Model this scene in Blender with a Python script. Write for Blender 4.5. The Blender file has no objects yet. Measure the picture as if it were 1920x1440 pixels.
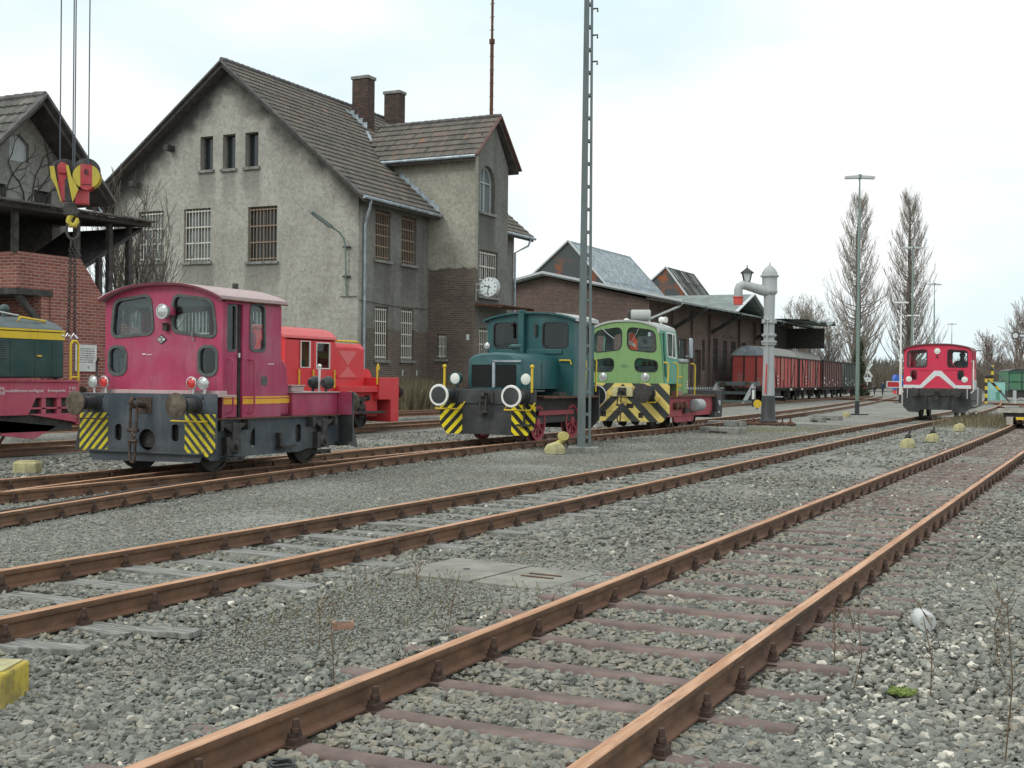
import bpy, bmesh, math, random
import numpy as np
from mathutils import Vector, Matrix
from mathutils.geometry import tessellate_polygon
random.seed(7); rng = np.random.default_rng(11)
scene = bpy.context.scene
col = scene.collection
PI = math.pi
RT = 0.16          # rail top above the ground

# ------------------------------------------------------------------ geometry helpers
class MB:
    """collects simple shapes and links them as ONE mesh object"""
    def __init__(s): s.v = []; s.f = []
    def add(s, vs, fs):
        o = len(s.v); s.v += [tuple(v) for v in vs]; s.f += [tuple(i + o for i in f) for f in fs]; return s
    def box(s, x0, x1, y0, y1, z0, z1):
        return s.add([(x0,y0,z0),(x1,y0,z0),(x1,y1,z0),(x0,y1,z0),(x0,y0,z1),(x1,y0,z1),(x1,y1,z1),(x0,y1,z1)],
                     [(0,3,2,1),(4,5,6,7),(0,1,5,4),(1,2,6,5),(2,3,7,6),(3,0,4,7)])
    def beam(s, p, q, w, h, up=(0,0,1)):
        p = Vector(p); q = Vector(q); d = (q-p).normalized(); u = Vector(up)
        if abs(d.dot(u)) > .99: u = Vector((0,1,0))
        a = d.cross(u).normalized()*w/2; b = a.cross(d).normalized()*h/2
        vs = [p-a-b,p+a-b,p+a+b,p-a+b,q-a-b,q+a-b,q+a+b,q-a+b]
        return s.add(vs, [(0,3,2,1),(4,5,6,7),(0,1,5,4),(1,2,6,5),(2,3,7,6),(3,0,4,7)])
    def lathe(s, prof, o, ax, n=20, cap=True):
        o = Vector(o); d = Vector(ax).normalized()
        u = d.cross(Vector((0,0,1)) if abs(d.z) < .9 else Vector((1,0,0))).normalized(); w = d.cross(u)
        vs = []; fs = []
        for (t, r) in prof:
            for k in range(n):
                a = 2*PI*k/n; vs.append(o + d*t + (u*math.cos(a)+w*math.sin(a))*r)
        for i in range(len(prof)-1):
            for k in range(n):
                fs.append((i*n+k, i*n+(k+1)%n, (i+1)*n+(k+1)%n, (i+1)*n+k))
        if cap:
            fs.append(tuple(range(n-1,-1,-1))); m = (len(prof)-1)*n; fs.append(tuple(range(m, m+n)))
        return s.add(vs, fs)
    def cyl(s, p, q, r, r2=None, n=14):
        d = Vector(q)-Vector(p); return s.lathe([(0,r),(d.length, r if r2 is None else r2)], p, d, n)
    def ball(s, c, r, n=14, m=8, sc=(1,1,1)):
        vs = [(c[0],c[1],c[2]-r*sc[2])]; fs = []
        for i in range(1,m):
            t = PI*i/m
            for k in range(n):
                a = 2*PI*k/n; vs.append((c[0]+r*sc[0]*math.sin(t)*math.cos(a), c[1]+r*sc[1]*math.sin(t)*math.sin(a), c[2]-r*sc[2]*math.cos(t)))
        vs.append((c[0],c[1],c[2]+r*sc[2])); L = len(vs)-1
        for k in range(n):
            fs.append((0,1+(k+1)%n,1+k)); fs.append((L,1+(m-2)*n+k,1+(m-2)*n+(k+1)%n))
        for i in range(m-2):
            for k in range(n): fs.append((1+i*n+k,1+i*n+(k+1)%n,1+(i+1)*n+(k+1)%n,1+(i+1)*n+k))
        return s.add(vs, fs)
    def tube(s, pts, r, n=8, closed=False):
        pts = [Vector(p) for p in pts]; m = len(pts); rs = r if isinstance(r,(list,tuple)) else [r]*m
        vs = []; fs = []; ref = None
        for i,p in enumerate(pts):
            a = pts[(i-1)%m] if (closed or i>0) else p; b = pts[(i+1)%m] if (closed or i<m-1) else p
            d = (b-a).normalized()
            if ref is None: ref = d.cross(Vector((0,0,1)) if abs(d.z)<.9 else Vector((1,0,0))).normalized()
            u = (ref - d*ref.dot(d))
            u = u.normalized() if u.length>1e-6 else d.orthogonal().normalized()
            ref = u; w = d.cross(u)
            for k in range(n):
                t = 2*PI*k/n; vs.append(p+(u*math.cos(t)+w*math.sin(t))*rs[i])
        for i in range(m if closed else m-1):
            j = (i+1)%m
            for k in range(n): fs.append((i*n+k,i*n+(k+1)%n,j*n+(k+1)%n,j*n+k))
        if not closed:
            fs.append(tuple(range(n-1,-1,-1))); fs.append(tuple(range((m-1)*n,m*n)))
        return s.add(vs, fs)
    def prism(s, outer, holes=(), O=(0,0,0), U=(1,0,0), V=(0,0,1), t=.04):
        """flat plate with holes; front face in the plane O,U,V, thickness t along -(UxV)"""
        O = Vector(O); U = Vector(U); V = Vector(V); N = U.cross(V).normalized()
        loops = [list(outer)] + [list(h) for h in holes]
        flat = [p for l in loops for p in l]
        tris = tessellate_polygon([[Vector((p[0],p[1],0)) for p in l] for l in loops])
        n = len(flat); P = [O+U*p[0]+V*p[1] for p in flat]
        vs = P + [p-N*t for p in P]; fs = []
        for a,b,c in tris:
            A,B,C2 = flat[a],flat[b],flat[c]
            if (B[0]-A[0])*(C2[1]-A[1])-(B[1]-A[1])*(C2[0]-A[0]) < 0: a,c = c,a
            fs.append((a,b,c)); fs.append((c+n,b+n,a+n))
        o = 0
        for l in loops:
            m = len(l)
            for i in range(m):
                j = (i+1)%m; fs.append((o+i,o+j,o+j+n,o+i+n))
            o += m
        return s.add(vs, fs)
    def build(s, name, mat, parent=None, bevel=0, smooth=None, recalc=True, loc=None):
        me = bpy.data.meshes.new(name); me.from_pydata(s.v, [], s.f); me.update()
        if recalc:
            bm = bmesh.new(); bm.from_mesh(me); bmesh.ops.remove_doubles(bm, verts=bm.verts, dist=1e-5)
            bmesh.ops.recalc_face_normals(bm, faces=bm.faces); bm.to_mesh(me); bm.free()
        ob = bpy.data.objects.new(name, me); col.objects.link(ob)
        if isinstance(mat, (list,tuple)):
            for m in mat: me.materials.append(m)
        elif mat: me.materials.append(mat)
        if parent: ob.parent = parent
        if loc: ob.location = loc
        if smooth is not None:
            me.polygons.foreach_set('use_smooth', [True]*len(me.polygons)); me.set_sharp_from_angle(angle=math.radians(smooth))
        if bevel:
            b = ob.modifiers.new('bevel','BEVEL'); b.width = bevel; b.segments = 2; b.limit_method = 'ANGLE'; b.angle_limit = math.radians(40)
        return ob

def tag(o, label=None, cat=None, group=None, kind=None):
    if label: o['label'] = label
    if cat: o['category'] = cat
    if group: o['group'] = group
    if kind: o['kind'] = kind
    return o
def thing(name, label, cat, loc=(0,0,0), rz=0, group=None):
    o = bpy.data.objects.new(name, None); col.objects.link(o); o.empty_display_size = .3
    o.location = loc; o.rotation_euler = (0,0,rz)
    return tag(o, label, cat, group)
def copy_tree(o, parent=None):
    c = o.copy(); col.objects.link(c)
    if parent: c.parent = parent
    for ch in list(o.children): copy_tree(ch, c)
    return c
def rrect(x0, z0, x1, z1, r, n=5):
    pts = []
    for cx,cz,a in ((x1-r,z0+r,-PI/2),(x1-r,z1-r,0),(x0+r,z1-r,PI/2),(x0+r,z0+r,PI)):
        for k in range(n+1):
            t = a + PI/2*k/n; pts.append((cx+r*math.cos(t), cz+r*math.sin(t)))
    return pts
def rpoly(pts, r, n=5):
    out = []; m = len(pts)
    for i in range(m):
        p = Vector(pts[i]); a = (Vector(pts[i-1])-p); b = (Vector(pts[(i+1)%m])-p)
        k = min(r, a.length*.45, b.length*.45); A = p+a.normalized()*k; B = p+b.normalized()*k
        for j in range(n+1):
            t = j/n; q = A*(1-t)**2 + p*2*t*(1-t) + B*t*t; out.append((q.x,q.y))
    return out
def grow(poly, d):
    m = len(poly); out = []
    area = sum(poly[i-1][0]*poly[i][1]-poly[i][0]*poly[i-1][1] for i in range(m)); sg = 1 if area > 0 else -1
    for i in range(m):
        a = Vector(poly[i-1]); b = Vector(poly[(i+1)%m]); t = (b-a)
        if t.length < 1e-9: out.append(poly[i]); continue
        t.normalize(); out.append((poly[i][0]+t.y*d*sg, poly[i][1]-t.x*d*sg))
    return out
def mirror(poly): return [(-x,z) for x,z in poly][::-1]
def circ(cx, cz, r, n=20, ry=None): return [(cx+r*math.cos(2*PI*k/n), cz+(ry or r)*math.sin(2*PI*k/n)) for k in range(n)]
def text_mesh(name, body, mat, parent, O, U, V, size, align='CENTER', ext=.002):
    cu = bpy.data.curves.new(name,'FONT'); cu.body = body; cu.size = size; cu.align_x = align; cu.align_y = 'CENTER'; cu.extrude = ext; cu.resolution_u = 2
    ob = bpy.data.objects.new(name, cu); col.objects.link(ob)
    me = bpy.data.meshes.new_from_object(ob.evaluated_get(bpy.context.evaluated_depsgraph_get()))
    bpy.data.objects.remove(ob); bpy.data.curves.remove(cu)
    U = Vector(U); V = Vector(V); N = U.cross(V); M = Matrix((U,V,N)).transposed().to_4x4(); M.translation = Vector(O)
    me.transform(M); me.name = name
    me.materials.clear(); me.materials.append(mat)
    o = bpy.data.objects.new(name, me); col.objects.link(o)
    if parent: o.parent = parent
    return o

# ------------------------------------------------------------------ materials
class NT:
    def __init__(s, name):
        m = bpy.data.materials.new(name); m.use_nodes = True; s.m = m; s.t = m.node_tree; s.n = s.t.nodes
        s.b = s.n['Principled BSDF']; s.out = s.n['Material Output']
    def new(s, t, **k):
        x = s.n.new(t)
        for a,v in k.items(): setattr(x, a, v)
        return x
    def link(s, a, b): s.t.links.new(a, b)
    def val(s, sock, v):
        if hasattr(v, 'is_linked') or isinstance(v, bpy.types.NodeSocket): s.link(v, sock)
        else: sock.default_value = v
    def coord(s, kind='Object'): return s.new('ShaderNodeTexCoord').outputs[kind]
    def pos(s): return s.new('ShaderNodeNewGeometry').outputs['Position']
    def mapping(s, v, scale=(1,1,1), loc=(0,0,0), rot=(0,0,0)):
        m = s.new('ShaderNodeMapping'); s.link(v, m.inputs[0]); m.inputs['Scale'].default_value = scale; m.inputs['Location'].default_value = loc; m.inputs['Rotation'].default_value = rot
        return m.outputs[0]
    def noise(s, v, scale, detail=4, rough=.55, out=0):
        n = s.new('ShaderNodeTexNoise'); s.link(v, n.inputs['Vector']); n.inputs['Scale'].default_value = scale; n.inputs['Detail'].default_value = detail; n.inputs['Roughness'].default_value = rough
        return n.outputs[out]
    def voro(s, v, scale, feature='F1', out='Distance'):
        n = s.new('ShaderNodeTexVoronoi', feature=feature); s.link(v, n.inputs['Vector']); n.inputs['Scale'].default_value = scale
        return n.outputs[out]
    def math(s, op, a, b=0.0, c=0.0, clamp=False):
        n = s.new('ShaderNodeMath', operation=op); n.use_clamp = clamp
        s.val(n.inputs[0], a); s.val(n.inputs[1], b); s.val(n.inputs[2], c); return n.outputs[0]
    def step(s, v, a, b):
        n = s.new('ShaderNodeMapRange'); n.interpolation_type = 'SMOOTHSTEP'; s.val(n.inputs['Value'], v); n.inputs['From Min'].default_value = a; n.inputs['From Max'].default_value = b
        return n.outputs[0]
    def mix(s, f, a, b, mode='MIX'):
        n = s.new('ShaderNodeMix', data_type='RGBA', blend_type=mode); s.val(n.inputs[0], f)
        s.val(n.inputs[6], a if not isinstance(a, tuple) else (*a[:3],1)); s.val(n.inputs[7], b if not isinstance(b, tuple) else (*b[:3],1))
        return n.outputs[2]
    def ramp(s, v, stops):
        n = s.new('ShaderNodeValToRGB'); s.link(v, n.inputs[0]); e = n.color_ramp.elements
        while len(e) < len(stops): e.new(.5)
        for i,(p,c) in enumerate(stops): e[i].position = p; e[i].color = (*c,1)
        return n.outputs[0]
    def xyz(s, v):
        n = s.new('ShaderNodeSeparateXYZ'); s.link(v, n.inputs[0]); return n.outputs
    def comb(s, x, y, z):
        n = s.new('ShaderNodeCombineXYZ')
        for i,a in enumerate((x,y,z)): s.val(n.inputs[i], a)
        return n.outputs[0]
    def bump(s, h, strength=.3, dist=.02, prev=None):
        n = s.new('ShaderNodeBump'); n.inputs['Strength'].default_value = strength; n.inputs['Distance'].default_value = dist; s.link(h, n.inputs['Height'])
        if prev: s.link(prev, n.inputs['Normal'])
        return n.outputs[0]
    def done(s, color=None, rough=.7, metal=0, normal=None, spec=None):
        if color is not None: s.val(s.b.inputs['Base Color'], (*color[:3],1) if isinstance(color, tuple) else color)
        s.val(s.b.inputs['Roughness'], rough); s.val(s.b.inputs['Metallic'], metal)
        if normal: s.link(normal, s.b.inputs['Normal'])
        if spec is not None: s.b.inputs['Specular IOR Level'].default_value = spec
        return s.m

def paint(name, rgb, rough=.5, fade=.35, dirt=.35, rust=.25, scale=1.0, dirtcol=(.04,.037,.032)):
    """old vehicle paint: faded patches, grime, a few rust spots"""
    s = NT(name); v = s.coord('Object')
    light = tuple(min(1, c*.72+.11) for c in rgb); dark = tuple(c*.62 for c in rgb)
    c = s.mix(s.math('MULTIPLY', s.step(s.noise(v, 1.6*scale, 5, .6), .38, .75), fade), rgb, light)
    c = s.mix(s.math('MULTIPLY', s.step(s.noise(s.mapping(v,(1,1,.35)), 4.5*scale, 5, .65), .5, .8), fade), c, dark)
    st = s.noise(s.mapping(v,(9,9,.7)), 1.5*scale, 4, .6)
    c = s.mix(s.math('MULTIPLY', s.step(st, .5, .78), dirt), c, dirtcol)
    sp = s.step(s.noise(v, 11*scale, 6, .7), .66, .72)
    c = s.mix(s.math('MULTIPLY', sp, rust), c, (.11,.045,.022))
    zz = s.xyz(v)[2]; gr = s.math('MULTIPLY', s.step(zz, 1.55, .7), s.step(s.noise(v, 5, 6, .7), .3, .7)); c = s.mix(s.math('MULTIPLY', gr, dirt*.9), c, (.075,.066,.055))
    sc_ = s.step(s.noise(s.mapping(v,(3,3,26)), 3.0, 6, .75), .70, .74); c = s.mix(s.math('MULTIPLY', sc_, fade*.7), c, light)
    r = s.math('ADD', s.math('MULTIPLY', s.noise(v, 6*scale), .3), rough-.15)
    return s.done(c, r, 0, s.bump(s.noise(v, 26*scale, 3), .06, .01), .35)
def plain(name, rgb, rough=.6, metal=0, var=.25, scale=6, bump=.1):
    s = NT(name); v = s.coord('Object')
    c = s.mix(s.step(s.noise(v, scale, 5, .6), .3, .75), tuple(x*(1-var) for x in rgb), tuple(min(1,x*(1+var)) for x in rgb))
    return s.done(c, rough, metal, s.bump(s.noise(v, scale*4, 4), bump, .01), .35)
def stripes(name, freq, duty, yel, blk, wear=.4, x0=0.0, ph=0.0):
    s = NT(name); v = s.coord('Object'); x,y,z = s.xyz(v)
    t = s.math('MULTIPLY', s.math('ADD', s.math('ABSOLUTE', s.math('SUBTRACT', x, x0)), z), freq)
    f = s.math('FRACT', s.math('SUBTRACT', t, ph)); m = s.math('LESS_THAN', f, duty)
    c = s.mix(m, blk, yel)
    c = s.mix(s.math('MULTIPLY', s.step(s.noise(v, 7, 6, .7), .52, .64), wear), c, blk)
    c = s.mix(s.math('MULTIPLY', s.step(s.noise(v, 3, 5, .6), .5, .8), wear*.8), c, (.07,.05,.03))
    return s.done(c, .6, 0, s.bump(s.noise(v, 20, 4), .1, .01), .3)
def glass(name, tint=(.84,.89,.89), refl=.015):
    s = NT(name); s.n.remove(s.b)
    tr = s.new('ShaderNodeBsdfTransparent'); tr.inputs[0].default_value = (*tint,1)
    gl = s.new('ShaderNodeBsdfGlossy'); gl.inputs['Roughness'].default_value = .04
    lw = s.new('ShaderNodeLayerWeight'); lw.inputs[0].default_value = .35
    mx = s.new('ShaderNodeMixShader'); s.link(s.math('ADD', s.math('MULTIPLY', lw.outputs['Fresnel'], .09), refl), mx.inputs[0])
    s.link(tr.outputs[0], mx.inputs[1]); s.link(gl.outputs[0], mx.inputs[2]); s.link(mx.outputs[0], s.out.inputs[0])
    return s.m
def wallvec(s):
    """planar coordinates that follow whichever way a vertical wall faces"""
    g = s.new('ShaderNodeNewGeometry'); x,y,z = s.xyz(g.outputs['Position']); nx,ny,nz = s.xyz(g.outputs['Normal'])
    k = s.math('GREATER_THAN', s.math('ABSOLUTE', nx), s.math('ABSOLUTE', ny))
    u = s.math('ADD', s.math('MULTIPLY', y, k), s.math('MULTIPLY', x, s.math('SUBTRACT', 1.0, k)))
    return s.comb(u, z, 0.0), g.outputs['Position'], k
def bricktex(s, v, c1, c2, mo, w=.26, h=.083, mortar=.012):
    b = s.new('ShaderNodeTexBrick'); s.link(v, b.inputs['Vector']); b.inputs['Scale'].default_value = 1
    b.inputs['Brick Width'].default_value = w; b.inputs['Row Height'].default_value = h; b.inputs['Mortar Size'].default_value = mortar
    b.inputs['Mortar Smooth'].default_value = .3; b.inputs['Bias'].default_value = -.1
    b.inputs['Color1'].default_value = (*c1,1); b.inputs['Color2'].default_value = (*c2,1); b.inputs['Mortar'].default_value = (*mo,1)
    return b
def brick(name, c1, c2, mo, soot=.4, sootcol=(.03,.028,.026), w=.26, h=.083):
    s = NT(name); v, p, k = wallvec(s); b = bricktex(s, v, c1, c2, mo, w, h)
    n = s.noise(p, .55, 6, .62)
    c = s.mix(s.math('MULTIPLY', s.step(n, .42, .72), soot), b.outputs['Color'], sootcol)
    c = s.mix(s.math('MULTIPLY', s.step(s.noise(p, 9, 4), .4, .8), .3), c, tuple(x*.5 for x in c1))
    c = s.mix(s.math('MULTIPLY', s.step(s.noise(s.mapping(p,(1,1,.3)), 2.2, 5), .62, .8), .3), c, tuple(min(1,x*1.5+.05) for x in mo))
    nb = s.bump(s.math('SUBTRACT', 1.0, b.outputs['Fac']), .5, .012); nb = s.bump(s.noise(p, 30, 4), .2, .008, nb)
    return s.done(c, .9, 0, nb, .2)
def plaster(name, lo, hi, stain=.5, base_brick=None, streak=.5, eaves=None, sills=()):
    """weathered render; below base_brick (world z) the bricks show"""
    s = NT(name); v, p, k = wallvec(s); x,y,z = s.xyz(p)
    c = s.mix(s.step(s.noise(p, .5, 7, .62), .3, .72), lo, hi)
    c = s.mix(s.math('MULTIPLY', s.step(s.noise(p, 6, 8, .78), .40, .66), .6), c, tuple(a*.6 for a in lo))
    c = s.mix(s.math('MULTIPLY', s.step(s.noise(p, 11, 5, .75), .52, .66), .5), c, tuple(min(1,a*1.3) for a in hi))
    st = s.noise(s.mapping(p,(1.3,1.3,.16)), 1.0, 6, .6)
    c = s.mix(s.math('MULTIPLY', s.step(st, .46, .7), streak), c, (.07,.068,.06))
    if eaves:
        xc, zr, sl = eaves
        d = s.math('SUBTRACT', s.math('SUBTRACT', zr, s.math('MULTIPLY', s.math('ABSOLUTE', s.math('SUBTRACT', x, xc)), sl)), z)
        d = s.math('ADD', d, s.math('MULTIPLY', s.math('SUBTRACT', s.noise(p, .9, 5), .5), 2.6))
        c = s.mix(s.math('MULTIPLY', s.step(d, 1.9, .2), stain), c, (.05,.048,.045))
    u = s.xyz(v)[0]
    for (a,b,z0) in sills:
        un = s.math('ADD', u, s.math('MULTIPLY', s.math('SUBTRACT', s.noise(s.mapping(p,(1,1,.3)), 2.5, 4), .5), .5))
        m = s.math('MULTIPLY', s.math('MULTIPLY', s.step(un, a-.2, a+.1), s.step(un, b+.2, b-.1)), s.math('MULTIPLY', s.step(z, z0-2.1, z0-.2), s.math('LESS_THAN', z, z0)))
        c = s.mix(s.math('MULTIPLY', m, .48), c, tuple(q*.34 for q in lo))
    hgt = s.noise(p, 22, 6, .7)
    nb = s.bump(hgt, .5, .02)
    if base_brick is not None:
        b = bricktex(s, v, (.105,.078,.062), (.18,.125,.098), (.22,.205,.18))
        bc = s.mix(s.math('MULTIPLY', s.step(s.noise(p, .8, 5), .4, .7), .45), b.outputs['Color'], (.075,.07,.062))
        m = s.step(s.math('ADD', z, s.math('MULTIPLY', s.math('SUBTRACT', s.noise(p, 1.4, 6, .7), .5), .5)), base_brick+.04, base_brick-.04)
        c = s.mix(m, c, bc)
    return s.done(c, .92, 0, nb, .2)
def attr_mat(name, stops, rough=.85, noise_scale=8, var=.5, bump=.3, attr='tone', dark=(.03,.03,.027), spec=.25, tint=None):
    """colour picked per piece from the mesh attribute 'tone'"""
    s = NT(name); a = s.new('ShaderNodeAttribute', attribute_name=attr); p = s.pos()
    c = s.ramp(a.outputs['Fac'], stops)
    c = s.mix(s.math('MULTIPLY', s.step(s.noise(p, noise_scale, 5, .65), .45, .75), var), c, dark)
    if tint: c = s.mix(s.math('MULTIPLY', s.step(s.noise(p, .55, 6, .65), .45, .68), .5), c, tint)
    return s.done(c, rough, 0, s.bump(s.noise(p, noise_scale*6, 3), bump, .01), spec)

M = {}
M['pink'] = paint('magenta_paint', (.385,.045,.108), .5, .65, .3, .25)
M['pinkroof'] = paint('sheen_pink_roof', (.44,.33,.32), .6, .4, .3, .6)  # sheen of the roof top put into the pale pink
M['frameblue'] = paint('blue_black_frame', (.042,.062,.08), .5, .75, .55, .35, 1.3, (.05,.046,.04))
M['red'] = paint('bright_red_paint', (.68,.045,.055), .42, .3, .12, .05)
M['redroof'] = paint('sunlit_red_roof', (.62,.10,.10), .45, .3, .1, .05)
M['redpink'] = paint('faded_red_triangle', (.70,.15,.15), .5, .2, .1, .02)
M['rwred'] = paint('rose_red_paint', (.62,.035,.085), .42, .2, .12, .05)
M['teal'] = paint('teal_paint', (.016,.09,.093), .42, .35, .5, .35, dirtcol=(.05,.045,.04))
M['green'] = paint('light_green_paint', (.20,.355,.135), .55, .3, .28, .2)
M['greentint'] = paint('blue_green_paint', (.10,.33,.22), .55, .5, .25, .2)
M['dkgreen'] = paint('dark_green_paint', (.012,.05,.045), .4, .3, .2, .05)
M['dkgreenroof'] = paint('grey_green_roof', (.06,.09,.09), .5, .4, .2, .05)
M['yellow'] = paint('yellow_paint', (.72,.5,.03), .5, .2, .2, .1)
M['orange'] = paint('orange_stripe', (.75,.38,.03), .5, .2, .1, .02)
M['black'] = paint('black_paint', (.032,.036,.038), .5, .5, .2, .2, dirtcol=(.07,.06,.05))
M['dirtyblack'] = plain('greasy_steel', (.055,.052,.048), .6, .2, .4, 9, .3)
M['hooksteel'] = plain('brown_greased_steel', (.085,.06,.046), .7, .3, .45, 9, .3)
M['rusty'] = plain('rusty_steel', (.13,.065,.04), .85, .1, .45, 7, .3)
M['bufferface'] = plain('worn_buffer_face', (.125,.10,.075), .75, .2, .55, 6, .3)
M['wheel'] = plain('wheel_steel', (.07,.065,.06), .5, .6, .3, 6, .1)
M['tread'] = plain('polished_tread', (.3,.28,.26), .35, .9, .2, 6, .05)
M['redwheel'] = paint('faded_red_wheel', (.40,.055,.075), .55, .35, .3, .2)
M['white'] = paint('white_paint', (.78,.78,.74), .5, .15, .2, .2)
M['chevwhite'] = paint('chevron_white', (.66,.7,.7), .5, .15, .2, .1)
M['pinkdark'] = paint('dark_maroon', (.14,.02,.04), .6, .4, .4, .2)
M['lettering'] = paint('worn_white_lettering', (.75,.68,.68), .6, .2, .1, .0)
M['greyroof'] = paint('weathered_grey_roof', (.42,.44,.42), .65, .4, .35, .25)
M['vanroof'] = paint('sooty_van_roof', (.25,.245,.22), .75, .4, .4, .3)
M['lightgrey'] = paint('light_grey_paint', (.5,.53,.53), .5, .3, .25, .15)
M['seal'] = plain('rubber_seal', (.03,.032,.032), .6, 0, .2, 8)
M['greyseal'] = plain('grey_window_seal', (.09,.105,.1), .6, 0, .25, 8)
M['glass'] = glass('cab_glass'); M['clearglass'] = glass('clear_cab_glass', (.96,.98,.98), .01); M['darkglass'] = glass('tinted_glass', (.42,.5,.5), .05)
M['housepane'] = NT('dim_house_pane').done((.02,.028,.032), .08, 0, None, .6)
M['skypane'] = NT('pale_house_pane').done((.16,.19,.19), .12, 0, None, .6)
M['lens'] = NT('lamp_lens').done((.5,.53,.52), .1, .35, None, .7)
M['whitelens'] = NT('cream_lamp_lens').done((.74,.77,.7), .25, 0, None, .5)
M['redlens'] = NT('red_lamp_lens').done((.55,.04,.04), .12, 0, None, .7)
M['chrome'] = NT('chrome_rim').done((.62,.63,.63), .22, .9)
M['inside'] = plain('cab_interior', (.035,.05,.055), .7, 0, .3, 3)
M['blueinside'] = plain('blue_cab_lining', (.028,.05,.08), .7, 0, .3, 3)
M['grille'] = plain('radiator_mesh', (.014,.015,.015), .7, .3, .3, 40, .5)
M['zinc'] = plain('weathered_zinc', (.36,.42,.46), .45, .4, .3, 3)
M['greysteel'] = paint('grey_green_mast_paint', (.125,.16,.16), .55, .35, .3, .2)
M['poleleg'] = paint('greenish_pole', (.17,.24,.21), .55, .35, .3, .15)
M['craneroy'] = paint('silver_grey_paint', (.4,.42,.42), .5, .45, .3, .3)
M['concrete'] = plain('concrete', (.22,.22,.2), .95, 0, .35, 5, .5)
M['darkwood'] = plain('dark_timber', (.062,.06,.056), .9, 0, .4, 5, .4)
M['greywood'] = plain('grey_timber', (.13,.125,.115), .9, 0, .4, 5, .4)
M['brownwood'] = plain('brown_timber', (.2,.09,.04), .8, 0, .3, 4, .3)
M['rope'] = plain('steel_rope', (.09,.10,.12), .5, .4, .2, 30)
M['yellowstone'] = paint('flaking_yellow_paint', (.60,.55,.28), .9, .8, .6, .7, 2.5, (.10,.10,.09))
M['strP'] = stripes('pink_loco_hazard_stripes', 6.6, .5, (.62,.52,.03), (.045,.055,.06), .85)
M['strT'] = stripes('teal_loco_hazard_stripes', 3.7, .48, (.8,.66,.02), (.02,.022,.022), .08, 0)
M['strG'] = stripes('green_loco_hazard_stripes', 1.69, .49, (.68,.54,.16), (.045,.052,.05), .3, 0.0, .62)
M['orangevest'] = plain('orange_fabric', (.85,.12,.03), .8, 0, .2, 6, .3)
M['navy'] = plain('navy_fabric', (.025,.03,.05), .85, 0, .3, 8, .3)
M['skin'] = plain('skin', (.5,.3,.22), .6, 0, .1, 8, .05)
M['hair'] = plain('dark_hair', (.04,.03,.025), .8, 0, .3, 20, .3)
M['redcloth'] = plain('red_fabric', (.5,.04,.05), .85, 0, .2, 8, .3)
M['turq'] = paint('turquoise_paint', (.3,.6,.55), .6, .4, .4, .2)
M['bluepaint'] = paint('blue_paint', (.03,.12,.5), .5, .3, .15, .1)
M['wagongreen'] = paint('wagon_green', (.07,.2,.11), .6, .4, .3, .2)
M['palelever'] = paint('pale_lever_yellow', (.60,.52,.16), .7, .5, .4, .5, 3)
M['vanred'] = paint('van_red', (.43,.075,.065), .7, .3, .3, .4, .6)
M['vanpink'] = paint('van_patched_red', (.4,.12,.10), .75, .7, .4, .7, 1.2)
M['vanbrown'] = paint('van_brown', (.2,.085,.075), .75, .8, .4, .5, 1.0)
M['vangrey'] = paint('van_grey_green', (.11,.14,.12), .75, .8, .4, .3, 1.0)
M['vanframe'] = plain('van_dark_frame', (.045,.035,.03), .8, 0, .3, 6, .2)
M['mark'] = NT('clock_mark').done((.01,.02,.022), .5)
M['dial'] = NT('clock_dial').done((.75,.82,.82), .35)
M['sign'] = plain('sign_board', (.62,.66,.64), .6, 0, .12, 3, .05)
M['yellowblock'] = paint('flaking_strong_yellow', (.60,.46,.06), .85, .45, .8, .9, 5, (.13,.13,.12))
M['glassjar'] = plain('frosted_jar', (.5,.52,.5), .2, 0, .15, 10, .1)
# ------------------------------------------------------------------ world, sun, camera
w = bpy.data.worlds.new('World'); scene.world = w; w.use_nodes = True
nt = w.node_tree; nn = nt.nodes; bg = nn['Background']
SUN_EL, SUN_AZ = math.radians(38), math.radians(205)   # azimuth measured from +Y clockwise: sun behind the camera, a little to the left
sky = nn.new('ShaderNodeTexSky'); sky.sky_type = 'NISHITA'; sky.sun_disc = False; sky.sun_elevation = SUN_EL; sky.sun_rotation = SUN_AZ; sky.air_density = 1.2; sky.dust_density = 3
tc = nn.new('ShaderNodeTexCoord'); mp = nn.new('ShaderNodeMapping'); mp.inputs['Scale'].default_value = (1.1,1.1,3.2); nt.links.new(tc.outputs['Generated'], mp.inputs[0])
no = nn.new('ShaderNodeTexNoise'); no.inputs['Scale'].default_value = 1.9; no.inputs['Detail'].default_value = 6; no.inputs['Roughness'].default_value = .5; nt.links.new(mp.outputs[0], no.inputs['Vector'])
rp = nn.new('ShaderNodeValToRGB'); e = rp.color_ramp.elements
e[0].position = .36; e[0].color = (.72,.87,.92,1); e[1].position = .56; e[1].color = (.985,1.0,1.0,1); nt.links.new(no.outputs[0], rp.inputs[0])
sx = nn.new('ShaderNodeSeparateXYZ'); nt.links.new(tc.outputs['Generated'], sx.inputs[0])
mr = nn.new('ShaderNodeMapRange'); mr.inputs['From Min'].default_value = .25; mr.inputs['From Max'].default_value = 1.0; mr.inputs['To Min'].default_value = 11.4; mr.inputs['To Max'].default_value = 15.5; nt.links.new(sx.outputs[2], mr.inputs[0])
vm = nn.new('ShaderNodeVectorMath'); vm.operation = 'SCALE'; nt.links.new(rp.outputs[0], vm.inputs[0]); nt.links.new(mr.outputs[0], vm.inputs['Scale'])
mx = nn.new('ShaderNodeMix'); mx.data_type = 'RGBA'; mx.inputs[0].default_value = .93; nt.links.new(sky.outputs[0], mx.inputs[6]); nt.links.new(vm.outputs[0], mx.inputs[7])
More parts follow.
